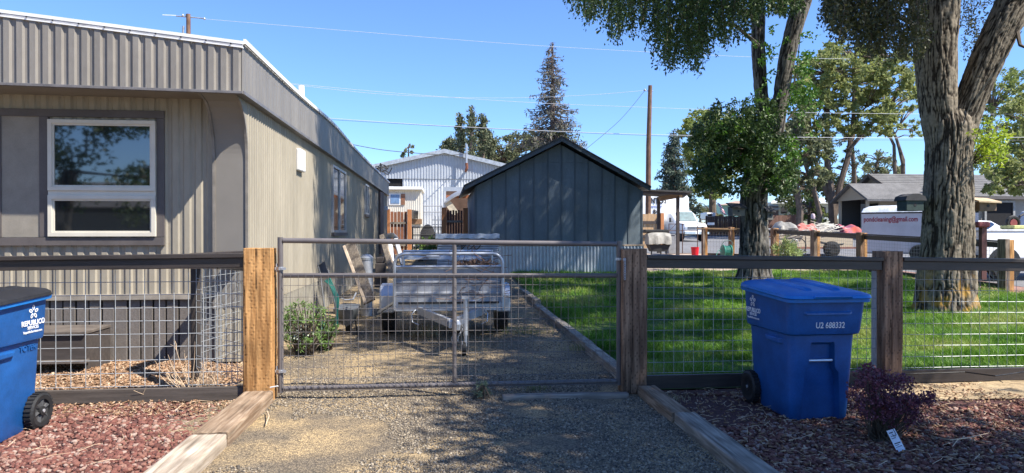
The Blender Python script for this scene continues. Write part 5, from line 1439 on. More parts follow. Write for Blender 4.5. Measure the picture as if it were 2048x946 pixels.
# small trailer home
th = thing('small_trailer_home', 'small cream ribbed trailer home with blue curtained window and brown shutter', 'trailer home', (X(810, 36), 36, gz(36)))
ribbed(X(740, 36), X(843, 36), 36, gz(36) + .2, lambda q: Z(800, 380, 36), .11, .014).build('wall', mat('cream_ribbed_metal', (0.60, 0.57, 0.50), .5, .08, 2), th)
MB().box(X(740, 36), X(842, 36), 36.02, 39, gz(36), Z(800, 378, 36)).build('wall_core', m_offwhite, th)
b = MB(); b.box(X(738, 36), X(846, 36), 35.75, 39.2, Z(800, 380, 36), Z(800, 374, 36)); b.build('roof', m_white, th, bevel=.03)
plane_box(778, 801, 387, 410, 35.95, .05, m_white, 'window', th)
wn = plane_box(781, 799, 389, 407, 35.93, .03, mat('blue_curtain', (0.15, 0.25, 0.42), .5, .3, 4, stretch=(8, 1, 1)), 'curtain', th)
for i in range(6): plane_box(802, 810, 388 + i * 3.6, 391.2 + i * 3.6, 35.94, .03, mat('brown_shutter', (0.25, 0.12, 0.07)), 'shutter_slat', th)
ac = thing('air_conditioner', 'beige window air conditioner tilting out above a brown board', 'air conditioner', (X(830, 35.6), 35.6, Z(830, 438, 35.6)))
MB().hexa([P(823, 436, 35.5), P(836, 438, 35.5), P(836, 438, 35.9), P(823, 436, 35.9)], [P(821, 419, 35.3), P(837, 422, 35.3), P(837, 422, 35.9), P(821, 419, 35.9)]).build('case', mat('ac_grey', (0.35, 0.34, 0.30)), ac)
for i in range(5): plane_box(827, 836, 424 + i * 2.6, 425.3 + i * 2.6, 35.28, .03, m_black, 'vent_slat', ac)
plane_box(823, 844, 438, 448, 35.9, .05, mat('brown_board_panel', (0.25, 0.15, 0.09)), 'sill_panel', th)
# board gates
def board_gate(Y, u0, u1, v0, v1, nb, mb_, mp_, label, name='wooden_gate', posts=(True, True)):
    g = thing(name, label, 'gate', (X((u0 + u1) / 2, Y), Y, gz(Y)))
    pw = .17
    for k, u in enumerate((u0, u1)):
        if posts[k]: MB().box(X(u, Y) - pw / 2, X(u, Y) + pw / 2, Y - .1, Y + .07, gz(Y) - .05, Z(u, v0 - 2 + (k * 1), Y)).build('post', mp_, g, bevel=.008)
    xa, xb = X(u0, Y) + pw / 2 + .01, X(u1, Y) - pw / 2 - .01; w_ = (xb - xa) / nb
    for i in range(nb):
        MB().box(xa + i * w_ + .012, xa + (i + 1) * w_ - .012, Y, Y + .025, gz(Y) + .06, Z(u0, v0 + 3 + (i % 2), Y)).build('board', mb_, g)
    for v in (v0 + 24, v0 + 24 + (v1 - v0) * .55): MB().box(xa, xb, Y - .05, Y - .003, Z(u0, v + 4, Y), Z(u0, v, Y)).build('rail', m_timber_g, g)
    return g
m_redbrown = mat('red_brown_board', (0.24, 0.10, 0.055), .75, .25, 4, stretch=(6, 6, 1), objvar=.2)
m_orangepost = mat('orange_cedar_post', (0.48, 0.20, 0.08), .75, .2, 3, stretch=(6, 6, 1))
board_gate(28.6, 776, 819, 420, 500, 5, m_redbrown, m_orangepost, 'red brown board gate with orange posts behind the mobile home')
m_dkred = mat('dark_red_brown_board', (0.10, 0.045, 0.035), .75, .25, 4, stretch=(6, 6, 1), objvar=.2)
board_gate(24.5, 888, 931, 417, 500, 6, m_dkred, m_orangepost, 'dark brown board gate beside the left corner of the shed')
# pipe gate between them
pg = thing('pipe_gate', 'low dark pipe gate with chain mesh between the two board gates', 'gate', (X(854, 27), 27, gz(27)))
b = MB()
for v in (454, 470, 497): b.tube([P(825, v, 27), P(885, v, 27)], .022, 6)
for u in (825, 884): b.tube([P(u, 453, 27), P(u, 500, 27)], .03, 6)
b.build('frame', m_black, pg)
b = MB()
for i in range(19):
    xa = X(826, 27) + i * (X(884, 27) - X(826, 27)) / 18
    b.tube([(xa, 27.02, Z(854, 497, 27)), (xa, 27.02, Z(854, 455, 27))], .006, 3, False)
for i in range(11): b.tube([P(826, 456 + i * 4.1, 27.02), P(884, 456 + i * 4.1, 27.02)], .006, 3, False)
tag(b.build('mesh', m_wiredark, pg), kind='stuff')
cl = thing('chain_link_frame', 'tall thin grey chain link frame in front of white building wall', 'fence', (X(865, 31), 31, gz(31)))
b = MB(); b.tube([P(847, 412, 31), P(885, 412, 31)], .02, 5); b.tube([P(847, 424, 31), P(885, 424, 31)], .02, 5); b.tube([P(847, 411, 31), P(847, 500, 31)], .025, 5); b.tube([P(884, 411, 31), P(884, 500, 31)], .025, 5)
b.build('frame', m_galvdull, cl)
ld = thing('step_ladder', 'pair of grey step ladders leaning near the white wall', 'ladder', (X(875, 30), 30, gz(30)))
for (ua, ub) in ((864, 869), (871, 876), (878, 883)):
    b = MB(); b.bar(P(ua, 432, 30), P(ua - 1, 500, 30), .05, .03); b.bar(P(ub, 431, 30), P(ub + 2, 500, 30), .05, .03)
    for v in range(440, 500, 9): b.bar(P(ua, v, 30), P(ub, v, 30), .03, .04)
    b.build('ladder_frame', m_galv, ld)
dh = thing('dark_heap', 'dark tarp covered heap behind the pipe gate', 'heap', (X(852, 29), 29, gz(29)))
b = MB(); b.rings([[(X(840 + 30 * t_, 29), 28.6, gz(29)), (X(840 + 30 * t_, 29), 29.8, gz(29)), (X(840 + 30 * t_, 29), 29.5, Z(850, 470 - 22 * math.sin(t_ * PI) ** .5, 29)), (X(840 + 30 * t_, 29), 28.9, Z(850, 470 - 20 * math.sin(t_ * PI) ** .5, 29))] for t_ in np.linspace(.02, .98, 9)])
b.build('tarp', m_black, dh, smooth=True)

def shrub(name, label, u, v, Y, ru, rv, n, L, W, m, cat='shrub', group=None, stems=8, seed=1, cl=26, dy=.5, rf=(.22, .4)):
    t = thing(name, label, cat, (X(u, Y), Y, gz(Y)), 0, group); r = random.Random(seed); pts = []; b = MB()
    for k in range(cl):
        a = r.uniform(0, 2*PI); q = r.uniform(0, 1) ** .5
        c = P(u + ru * q * math.cos(a), v + rv * q * math.sin(a), Y + r.uniform(-dy, dy)); s_ = F / Y
        pts.append(blob(c, min(ru, rv) / s_ * r.uniform(*rf), max(4, n // cl)))
        if k < stems:
            c0 = Vector((X(u, Y) + r.uniform(-.1, .1), Y, gz(Y))); b.tube([c0, (c0 + c) / 2 + Vector((r.uniform(-.05, .05), 0, .03)), c], [.012, .009, .004], 4, False)
    pts = np.concatenate(pts); pts = pts[pts[:, 2] > gz(Y) + .02]
    leaf_obj('foliage', pts, L, W, m, t, 0)
    if stems: tag(b.build('stems', m_twig, t), kind='stuff')
    return t
m_weed = mat('weed_leaf', (0.12, 0.2, 0.05), .6, .3, 3, tint=[(0.07, 0.14, 0.03), (0.13, 0.23, 0.05), (0.28, 0.38, 0.14)], trans=.3)
shrub('weed_clump', 'green weeds growing behind the pipe gate', 858, 488, 26.3, 24, 12, 700, .12, .05, m_weed, 'weeds')
shrub('green_shrub', 'sunlit shrub beside white trailer wall past the left board gate', 840, 505, 25.5, 16, 9, 300, .12, .05, m_weed)

# ================================================================== leaning junk along the side wall
m_oldboard = wood_mat('old_plank_wood', (0.28, 0.235, 0.19), (0.12, 0.10, 0.08))
def plank(a, b_, w_, t_, m, label, name='leaning_board', group='boards leaning by the mobile home', up=(0, -1, 0)):
    o = MB().bar(a, b_, w_, t_, up).build(name, m, None, bevel=.004); return tag(o, label, 'board', group)
def PW(u, v, Y): return P(u, v, Y)
plank(P(739, 604, 11.2) , P(699, 487, 12.2), .20, .035, m_oldboard, 'widest grey plank leaning on the side wall, left of the barrel')
plank(P(731, 606, 11.0), P(688, 492, 12.0), .045, .03, mat('pale_lath', (0.45, 0.36, 0.27), .8, .25, 4), 'pale narrow lath leaning against the wide grey plank')
plank(P(745, 600, 11.5), P(712, 520, 12.3), .04, .03, m_oldboard, 'thin grey strip leaning between wide plank and barrel')
plank(P(786, 552, 12.5), P(763, 470, 13.4), .09, .03, m_oldboard, 'brown board leaning near the trailer left corner, in front of blue tubing')
plank(P(791, 548, 12.6), P(770, 482, 13.4), .06, .03, mat('pale_lath', (0.45, 0.36, 0.27)), 'thin pale board leaning beside the brown board near the trailer')
bl = thing('metal_ladder', 'folded aluminium step ladder leaning behind the trailer corner', 'ladder', (X(790, 13.2), 13.2, gz(13.2)))
for (ua, va, ub, vb) in ((776, 474, 796, 560), (790, 474, 806, 530)): MB().bar(P(ua, va, 13.4), P(ub, vb, 12.9), .08, .05).build('rail', m_galvdull, bl)
MB().hexa([P(775, 477, 13.4), P(799, 477, 13.4), P(799, 477, 13.6), P(775, 477, 13.6)], [P(774, 467, 13.2), P(786, 465, 13.2), P(790, 468, 13.6), P(776, 468, 13.6)]).build('cap', m_galv, bl, bevel=.01)
br = thing('metal_barrel', 'grey galvanised rubbish can with lid between leaning planks and trailer', 'barrel', (X(733, 12.4), 12.4, gz(12.4)))
bw = X(746, 12.4) - X(733, 12.4)
zt_ = Z(733, 513, 12.4)
MB().lathe([(bw*.86, 0), (bw*.9, .05), (bw, zt_ - .1), (bw * .97, zt_ - .05)], (X(733, 12.4), 12.4, gz(12.4)), 20).build('can', m_galvdull, br, smooth=True)
MB().lathe([(bw*1.06, zt_ - .07), (bw*1.08, zt_ - .03), (bw * .6, zt_ + .02), (0, zt_ + .03)], (X(733, 12.4), 12.4, gz(12.4)), 20).build('lid', m_galv, br, smooth=True)
cr = thing('cinder_blocks', 'dark stack of boxes and blocks beside the barrel', 'crate', (X(762, 12.9), 12.9, gz(12.9)))
for k, (u0, u1, v0, v1) in enumerate(((750, 770, 527, 546), (748, 772, 547, 575), (752, 768, 515, 526))): plane_box(u0, u1, v0, v1, 12.8 + .05 * k, .3, m_step, 'block', cr, bevel=.01)
ch = thing('folding_chair', 'blue folding camp chair standing by the side wall weeds', 'chair', (X(655, 9.9), 9.9, 0))
m_frame = mat('chair_frame_grey', (0.07, 0.075, 0.085), .6)
b = MB(); b.tube([P(640, 545, 9.9), P(636, 531, 9.9), P(648, 524, 9.9), P(656, 548, 9.9)], .012, 6); b.tube([P(640, 545, 9.9), P(652, 640, 9.6)], .012, 6); b.tube([P(656, 540, 9.9), P(676, 640, 9.7)], .014, 6); b.build('frame', m_frame, ch)
MB().hexa([P(641, 548, 9.95), P(657, 549, 9.85), P(657, 549, 9.9), P(641, 548, 10)], [P(637, 530, 9.95), P(649, 522, 9.85), P(649, 522, 9.9), P(637, 530, 10)]).build('back', mat('navy_fabric', (0.03, 0.05, 0.10), .8), ch)
hs = thing('garden_hose', 'green and teal hose looped over a hook behind the weeds', 'hose', (X(665, 9.4), 9.4, .5))
m_hose = mat('teal_hose', (0.02, 0.12, 0.10), .4, .2, 6)
for k in range(4):
    pts = [P(650 + 3*k, 562 - 2*k, 9.5), P(660 + 3*k, 572 + 2*k, 9.45), P(671 + 2*k, 600, 9.4), P(675 - 1.5*k, 640, 9.4), P(668 - 4*k, 668, 9.4), P(655 - 5*k, 660, 9.45), P(645 - 2*k, 640, 9.5)]
    sp_ = []
    for i in range(len(pts) - 1):
        p0, p1, p2, p3 = pts[max(i-1,0)], pts[i], pts[i+1], pts[min(i+2, len(pts)-1)]
        for q in range(5):
            t_ = q / 5; sp_.append(0.5*((2*p1)+(p2-p0)*t_+(2*p0-5*p1+4*p2-p3)*t_*t_+(3*p1-p0-3*p2+p3)*t_**3))
    MB().tube(sp_, .011, 6).build('hose_loop', m_hose, hs, smooth=True)
wb = thing('wheelbarrow', 'upturned grey wheelbarrow tray beside the leaning planks', 'wheelbarrow', (X(693, 10.3), 10.3, 0))
c_ = P(693, 606, 10.3)
b = MB(); rs = []
for t_, hw, dp in ((0, .12, .02), (.25, .20, .12), (.55, .24, .16), (.85, .22, .12), (1, .13, .03)):
    xx = c_.x - .18 + .36 * t_; rs.append([(xx, 10.3 - hw, .38), (xx, 10.3 + hw, .42), (xx, 10.3 + hw * .6, .40 - dp * 1.6), (xx, 10.3 - hw * .6, .38 - dp * 1.6)])
b.rings(rs).build('tray', mat('barrow_grey', (0.10, 0.11, 0.12), .5, .3, 5), wb, smooth=True)
MB().tube([P(683, 597, 10.1), P(690, 600, 10.0), P(706, 599, 10.0), P(712, 586, 10.2)], .012, 6).build('handle', m_galv, wb)
MB().lathe([(.06, -.03), (.13, -.035), (.14, 0), (.13, .035), (.06, .03)], (c_.x + .02, 10.4, .14), 18, 'x').build('wheel', m_black, wb, smooth=True)
MB().tube([(c_.x - .1, 10.2, .36), (c_.x - .14, 10.15, .0)], .012, 5).build('leg', m_black, wb); MB().tube([(c_.x + .13, 10.2, .36), (c_.x + .17, 10.15, .0)], .012, 5).build('leg', m_black, wb)
# weeds
m_flower = mat('pale_weed_flower', (0.5, 0.55, 0.42), .7, .2, 9)
w1 = shrub('weed_clump', 'leafy green weed clump with pale flowers against the home, behind the gate', 608, 655, 8.6, 52, 50, 1500, .05, .018, m_weed, 'weeds', None, 90, 3, 95, .35, (.07, .16))
w1.name = 'weed_clump'
c_ = P(595, 665, 8.5); tag(leaf_obj('flowers', blob(c_, .17, 110, (1.2, 1, .7)), .03, .022, m_flower, w1), kind='stuff')
shrub('weed_clump', 'darker green weed clump near the hose', 648, 660, 8.9, 28, 40, 800, .05, .018, m_weed, 'weeds', None, 30, 4, 45, .25, (.1, .2))
shrub('small_weed', 'small grey green weed at the middle foot of the gate', 966, 781, 6.15, 17, 17, 420, .026, .010, mat('sage_weed_leaf', (0.16, 0.2, 0.12), .7, .25, 5, tint=[(0.09, 0.13, 0.07), (0.17, 0.22, 0.13), (0.3, 0.34, 0.22)], trans=.2), 'weed', None, 10, 6, 16, .07)
def tuft(u, v, n, h, label, m, spread=.12, name='grass_tuft', z0=0):
    c = PG(u, v); p = np.stack([rng.normal(c.x, spread, n), rng.normal(c.y, spread * .6, n)], 1)
    o = blades(name, on(p), rng.uniform(.5, 1, n) * h, np.full(n, .004), m, 1.0); return tag(o, label, 'grass', kind='stuff')
m_tuft = mat('driveway_tuft', (0.12, 0.17, 0.05), .7, .3, 4, tint=[(0.08, 0.13, 0.03), (0.16, 0.2, 0.07), (0.38, 0.33, 0.18)], trans=.2)
tuft(1050, 668, 260, .18, 'grass tuft beside the right trailer wheel', m_tuft, .22)
tuft(1158, 702, 120, .14, 'grass tuft against the edging timber right of the trailer', m_tuft, .1)
tuft(856, 672, 120, .3, 'dry grass tuft under the trailer drawbar', mat('straw', (0.45, 0.36, 0.2), .9, tint=[(0.3, 0.24, 0.12), (0.5, 0.42, 0.26)]), .12)
tuft(1068, 780, 60, .10, 'tiny weed tuft near the sunk board', m_tuft, .07)
tuft(1900, 763, 160, .09, 'green sprig tuft on sunny dirt in front of the right fence', m_tuft, .06)
tuft(1330, 800, 160, .07, 'small dry tuft at the foot of the right gate post', mat('straw', (0.45, 0.36, 0.2)), .10)
# tumbleweed
tw_ = thing('dry_weed', 'bare pale dry tumbleweed in front of the left fence', 'dry plant', (PG(385, 800).x, PG(385, 800).y, 0))
c0 = tw_.location.copy(); r9 = random.Random(12); b = MB()
for k in range(46):
    a = r9.gauss(0, .8); ph = r9.uniform(-.8, .8); L_ = r9.uniform(.22, .52) * (1.25 if abs(a) < .35 else 1)
    p0 = c0 + Vector((r9.uniform(-.02, .02), 0, 0)); pts = [p0]; d = Vector((math.sin(a * 1.5), ph * .5, math.cos(a) * .95)).normalized()
    for q in range(6):
        pts.append(pts[-1] + d * L_ / 6); d = (d + Vector((-.12 * math.sin(a * 1.5) if q > 2 else .14 * math.sin(a * 1.5), r9.uniform(-.1, .1), r9.uniform(.05, .2)))).normalized()
    b.tube(pts, [.0042, .004, .0036, .003, .0026, .002, .0014], 4, False)
    for _ in range(2):
        q = r9.randrange(2, 6); e = pts[q] + Vector((r9.uniform(-.07, .07), r9.uniform(-.05, .05), r9.uniform(.02, .10))); b.tube([pts[q], (pts[q] + e) / 2 + Vector((.005, 0, .01)), e], [.0024, .002, .0014], 3, False)
tag(b.build('stalks', mat('bleached_stalk', (0.60, 0.45, 0.30), .85, .15, 9), tw_), kind='stuff')
# twigs lying about
m_st = mat('bleached_stalk', (0.60, 0.45, 0.30))
def stick(pts, r, label, name='fallen_twig', cat='twig', m=None):
    b = MB().tube([PG(u, v, .03 + dz) for u, v, dz in pts], [r] * (len(pts) - 1) + [r * .5], 5); return tag(b.build(name, m or m_st, None, smooth=True), label, cat)
stick([(1862, 872, 0), (1900, 880, .02), (1935, 876, .03), (1978, 866, .02)], .004, 'pale forked twig on red rock at the right, longest one')
stick([(1905, 893, 0), (1915, 880, .02), (1935, 874, .02)], .003, 'short pale twig crossing the long one on the red rock')
stick([(534, 822, 0), (538, 833, .015), (533, 845, 0), (532, 850, 0)], .005, 'curled pale root lying beside the left timber')
stick([(1735, 770, .02), (1700, 800, .03)], .003, 'thin twig leaning near the purple bush')
b = MB(); b.tube([(xl + .13, 6.12, .15), (xl + .20, 6.1, .165)], .006, 6); tag(b.build('white_tie', m_white, None), 'short white plastic tie stuck to the foot of the orange post', 'tie')
tag(MB().tube([PG(1800, 748, .17), PG(1930, 744, .19), PG(1990, 752, .21), PG(2060, 742, .2)], .006, 5).build('drip_line', m_black, None), 'black drip irrigation line along the bottom rail of the right fence', 'hose')
stick([(1990, 756, .0), (2005, 765, .0), (2012, 778, -.03)], .005, 'dark kinked stub of irrigation tube below the right fence rail', 'drip_stub', 'hose', m_black)
r9 = random.Random(77); b = MB()
for k in range(260):
    x_, y_ = r9.uniform(1.95, 6.3), r9.uniform(3.9, 6.2)
    if k > 190: x_, y_ = r9.uniform(-4.6, -1.75), r9.uniform(4.4, 6.2)
    a = r9.uniform(0, PI); L_ = r9.uniform(.03, .11); d = Vector((math.cos(a), math.sin(a), 0)) * L_; z_ = .032
    b.tube([(x_ - d.x, y_ - d.y, z_), (x_ + d.y * .2, y_ - d.x * .2, z_ + .012), (x_ + d.x, y_ + d.y, z_ - .004)], [.0018, .0018, .001], 3, False)
tag(b.build('twig_litter', m_st, None), 'thin dry stems strewn over the rock beds', 'litter', kind='stuff')
# purple bush with tag
m_purple = mat('purple_barberry_leaf', (0.10, 0.03, 0.045), .5, .3, 8, tint=[(0.06, 0.02, 0.032), (0.15, 0.042, 0.07), (0.34, 0.13, 0.18)], trans=.2)
pb = thing('barberry_bush', 'young purple leaved barberry bush in front of the fence post by the right bin', 'bush', (PG(1762, 880).x, PG(1762, 880).y, 0))
c0 = pb.location.copy(); r9 = random.Random(3); b = MB(); pts = []; Yb = c0.y
for (u, v, ru, rv, n) in ((1745, 760, 32, 26, 48), (1790, 785, 48, 34, 95), (1775, 820, 52, 30, 80), (1725, 790, 28, 32, 34), (1845, 795, 26, 16, 30), (1810, 830, 38, 20, 40), (1738, 742, 18, 14, 16)):
    for k in range(n):
        a = r9.uniform(0, 2*PI); q = r9.uniform(0, 1) ** .5
        c = P(u + ru*q*math.cos(a), v + rv*q*math.sin(a), Yb + r9.uniform(-.22, .22)); pts.append(blob(c, .035, 13))
        if k % 3 == 0:
            s_ = c0 + Vector((r9.uniform(-.07, .07), r9.uniform(-.05, .05), 0)); b.tube([s_, (s_ + c) / 2 + Vector((r9.uniform(-.04, .04), 0, -.02)), c], [.005, .004, .0015], 4, False)
tag(leaf_obj('foliage', np.concatenate(pts), .024, .017, m_purple, pb, 0), kind='stuff'); tag(b.build('stems', m_twig, pb), kind='stuff')
Yt = PG(1803, 906).y + .02
tg = thing('plant_tag', 'white printed plant tag leaning at the foot of the purple bush', 'tag', P(1785, 880, Yt))
a1, a2, a3, a4 = P(1773, 862, Yt + .09), P(1789, 857, Yt + .09), P(1811, 899, Yt), P(1795, 905, Yt)
nn_ = Vector((0, -.0015, 0))
MB().hexa([a4, a3, a3 - nn_, a4 - nn_], [a1, a2, a2 - nn_, a1 - nn_]).build('card', mat('white_card', (0.75, 0.76, 0.8), .5, .03, 3), tg)
for k, t_ in enumerate((.12, .28, .38, .62, .7, .78)):
    p_, q_ = a1.lerp(a4, t_), a2.lerp(a3, t_); e = Vector((0, -.003, 0))
    MB().bar(p_.lerp(q_, .12) + e, p_.lerp(q_, .85 if k % 2 else .6) + e, .001, .006 if k in (0, 3) else .003).build('print_line', m_black, tg)
MB().tube([P(1784, 868, Yt + .07), P(1791, 876, Yt + .03), P(1792, 868, Yt + .06), P(1786, 858, Yt + .08), P(1768, 840, Yb - .1), P(1763, 830, Yb)], .002, 4).build('string', m_black, tg)

# ================================================================== utility poles and lines
m_polewood = wood_mat('pole_wood', (0.24, 0.14, 0.09), (0.10, 0.06, 0.045))
pole = thing('utility_pole', 'tall brown wooden utility pole rising behind the right end of the shed', 'utility pole', (X(1296, 36), 36, gz(36)))
MB().tube([(X(1296, 36), 36, gz(36)), (X(1297, 36), 36, Z(1300, 290, 36)), (X(1300, 36), 36, Z(1300, 171, 36))], [.16, .135, .105], 14).build('pole', m_polewood, pole, smooth=True)
b = MB(); zq = Z(1300, 182, 36); b.tube([(X(1288, 36), 36, zq), (X(1306, 36), 36, zq)], .02, 5); b.lathe([(.05, 0), (.06, .05), (.03, .11)], (X(1289, 36), 36, zq), 8); b.build('bracket', m_galvdull, pole)
p2 = thing('utility_pole', 'distant pole top with crossarm and insulators above the mobile home roof', 'utility pole', (X(378, 40), 40, 3))
zq = Z(378, 32, 40)
MB().tube([(X(378, 40), 40, 2), (X(378, 40), 40, zq + .1)], [.16, .12], 10).build('pole', m_polewood, p2, smooth=True)
MB().tube([P(352, 32, 40), P(410, 37, 40)], .035, 6).build('crossarm', m_galvdull, p2)
for u_ in (366, 373, 379, 409): MB().lathe([(.03, 0), (.07, .05), (.05, .12), (0, .15)], P(u_, 33 if u_ < 400 else 40, 40), 8).build('insulator', m_galv, p2)
MB().tube([P(325, 30, 40), P(352, 31, 40)], .02, 5).build('arm_end', m_white, p2); MB().tube([P(367, 52, 40), P(366, 68, 40)], .06, 6).build('transformer', m_galvdull, p2)
m_cable = mat('bright_cable', (0.50, 0.52, 0.56), .5, .05, 2); m_cabled = mat('dark_cable', (0.05, 0.055, 0.06), .6)
def line(pts, r, m, label, Ya, Yb):
    n = len(pts); q = [P(u, v, Ya + (Yb - Ya) * i / (n - 1)) for i, (u, v) in enumerate(pts)]
    sp_ = []
    for i in range(n - 1):
        p0, p1, p2_, p3 = q[max(i-1,0)], q[i], q[i+1], q[min(i+2, n-1)]
        for k in range(8):
            t_ = k / 8; sp_.append(0.5*((2*p1)+(p2_-p0)*t_+(2*p0-5*p1+4*p2_-p3)*t_*t_+(3*p1-p0-3*p2_+p3)*t_**3))
    sp_.append(q[-1]); o = MB().tube(sp_, r, 5).build('overhead_wire', m, None); return tag(o, label, 'wire', 'overhead wires across the sky')
line([(410, 38), (700, 62), (1000, 86), (1240, 101), (1505, 114), (1700, 118)], 0.0099, m_cable, 'highest pale wire crossing the sky above the tall spruce', 40, 40)
line([(560, 165), (800, 187), (1060, 205), (1300, 215), (1560, 224), (1850, 228), (2100, 228)], 0.0093, m_cable, 'pale wire passing low behind the tall spruce to the right', 38, 38)
line([(560, 166), (760, 188), (980, 196), (1160, 191), (1289, 181)], 0.0087, m_cable, 'pale wire ending at the top of the brown pole', 36.5, 36)
line([(640, 235), (860, 250), (1100, 262), (1300, 269), (1560, 274), (1850, 276), (2100, 274)], 0.0124, m_cable, 'lower pale wire just above the shed ridge', 37, 37)
line([(640, 238), (860, 251), (1100, 263), (1300, 271), (1560, 279), (1850, 280), (2100, 281)], 0.0099, m_cabled, 'dark wire running just below the pale one above the shed ridge', 37.2, 37.2)
line([(690, 286), (760, 299), (830, 306), (900, 310), (935, 306)], .022, m_cabled, 'dark service wire sagging to the metal building', 40, 43.5)
line([(1289, 182), (1240, 240), (1170, 300)], .012, m_cabled, 'thin slanting guy wire left of the brown pole', 36, 34)

# ================================================================== background, right
def wheel_y(par, x, y, z, r, w, hub=m_galv):
    t = MB().lathe([(r * .62, -w / 2), (r * .92, -w / 2), (r, -w * .35), (r, w * .35), (r * .92, w / 2), (r * .62, w / 2)], (x, y, z), 26, 'y').build('wheel', m_black, par, world=False, smooth=True)
    MB().lathe([(0, -w * .35), (r * .22, -w * .42), (r * .25, -w * .30), (r * .6, -w * .34), (r * .64, -w * .48), (r * .64, w * .4), (0, w * .4)], (x, y, z), 20, 'y').build('rim', hub, t, world=False)
    return t
# --- carport with grill
CY = 28.0; gc = gz(CY)
cp = thing('carport', 'dark flat roofed lean-to canopy on posts at the right end of the shed', 'canopy', (X(1320, CY), CY, gc))
m_dkwood = mat('dark_beam_wood', (0.06, 0.048, 0.045), .75, .25, 4, fine=.1)
MB().hexa([P(1284, 381, CY - .8), P(1383, 385.5, CY - .8), P(1366, 396, CY + 3), P(1276, 391, CY + 3)], [P(1284, 378, CY - .8), P(1383, 382, CY - .8), P(1366, 393, CY + 3), P(1276, 388, CY + 3)]).build('roof', m_shingle, cp)
MB().bar(P(1286, 383.5, CY - .7), P(1374, 387, CY - .7), .05, .14).build('fascia_board', m_dkwood, cp)
MB().bar(P(1318, 398, CY), P(1362, 390, CY), .09, .2).build('beam', mat('brown_beam', (0.22, 0.15, 0.10), .8), cp)
MB().box(X(1357, CY), X(1363, CY), CY - .1, CY + .1, Z(1360, 395, CY), Z(1360, 387, CY)).build('beam_end', mat('fresh_cut_wood', (0.45, 0.32, 0.2), .8), cp)
for u, Yq in ((1355.5, CY), (1317, CY + 2)): MB().box(X(u, Yq) - .06, X(u, Yq) + .06, Yq - .06, Yq + .06, gz(Yq) - .05, Z(u, 394, Yq)).build('post', m_dkwood, cp)
gx = X(1312, 26.6); gy = 26.6; gg = gz(gy)
gr = thing('covered_grill', 'barbecue grill under a wrinkled grey cover beside the canopy post', 'grill', (gx, gy, gg))
m_cover = mat('wrinkled_grey_cover', (0.27, 0.26, 0.235), .6, .3, 5, bump=.3, bscale=14)
b = MB(); rs = []; gw0, gw1 = X(1294, gy), X(1339, gy)
for t_ in np.linspace(0, 1, 15):
    xx = gw0 + (gw1 - gw0) * t_; n_ = .012 * math.sin(t_ * 13) + .006 * math.sin(t_ * 29 + 1); tp = Z(1312, 464, gy) - .05 * (abs(t_ - .5) * 2) ** 4
    bt = Z(1312, 489, gy) + .10 * t_ * (1 - t_) + n_
    rs.append([(xx, gy - .28 + n_, bt), (xx, gy + .28, bt), (xx, gy + .24, tp - .04), (xx, gy + .1, tp), (xx, gy - .12, tp - .02), (xx, gy - .25 + n_ * 2, tp - .16)])
b.rings(rs).build('cover', m_cover, gr, smooth=True)
MB().box(gw0 - .12, gw1 - .05, gy - .1, gy + .34, Z(1312, 466, gy), Z(1312, 459, gy)).build('lid', m_black, gr, bevel=.03)
MB().prism([(gw0 + .02, Z(1312, 489, gy)), (gw0 + .16, Z(1312, 503, gy)), (gw1 - .16, Z(1312, 503, gy)), (gw1 - .02, Z(1312, 489, gy))], gy - .2, gy + .25).build('firebox', m_black, gr)
for x_ in (gw0 + .14, gw1 - .18, gw1 - .40): MB().box(x_ - .02, x_ + .02, gy - .16, gy - .12, gg, Z(1312, 500, gy)).build('leg', m_black, gr)
ub = thing('utility_box', 'low grey utility box between grill and canopy post', 'utility box', (X(1345, 28.6), 28.6, gz(28.6)))
plane_box(1337, 1352, 470, 508, 28.6, .5, mat('grey_utility_paint', (0.25, 0.26, 0.28), .6), 'cabinet', ub, bevel=.02); plane_box(1338, 1351, 468, 470, 28.58, .55, m_galvdull, 'lid', ub)
# wooden fence behind
wf = thing('board_fence', 'short pale new board fence with dark rail between shed and box truck', 'fence', (X(1300, 34), 34, gz(34)))
m_newboard = mat('new_cedar_board', (0.50, 0.32, 0.17), .8, .2, 3, stretch=(6, 6, 1), objvar=.12, fine=.1)
for i in range(7): plane_box(1278 + i * 6.1, 1283.6 + i * 6.1, 427 + (i % 3) * .6, 500, 34, .025, m_newboard, 'board', wf)
for v in (442, 470): plane_box(1278, 1322, v, v + 6, 33.93, .05, m_dkwood, 'rail', wf)
plane_box(1322, 1328, 426, 500, 33.8, .15, m_orangepost, 'post', wf)
dg = thing('metal_gate_frame', 'rusty dark square metal gate frame standing in front of the box truck', 'gate', (X(1368, 29.5), 29.5, gz(29.5)))
b = MB()
for v in (448, 461, 507): b.tube([P(1338, v, 29.5), P(1395, v, 29.5)], .018, 6)
for u in (1338, 1365, 1395): b.tube([P(u, 447, 29.5), P(u, 509, 29.5)], .022, 6)
b.tube([P(1339, 461, 29.5), P(1351, 449, 29.5)], .012, 5)
b.build('frame', mat('rusty_pipe', (0.10, 0.06, 0.05), .8, .3, 6), dg)
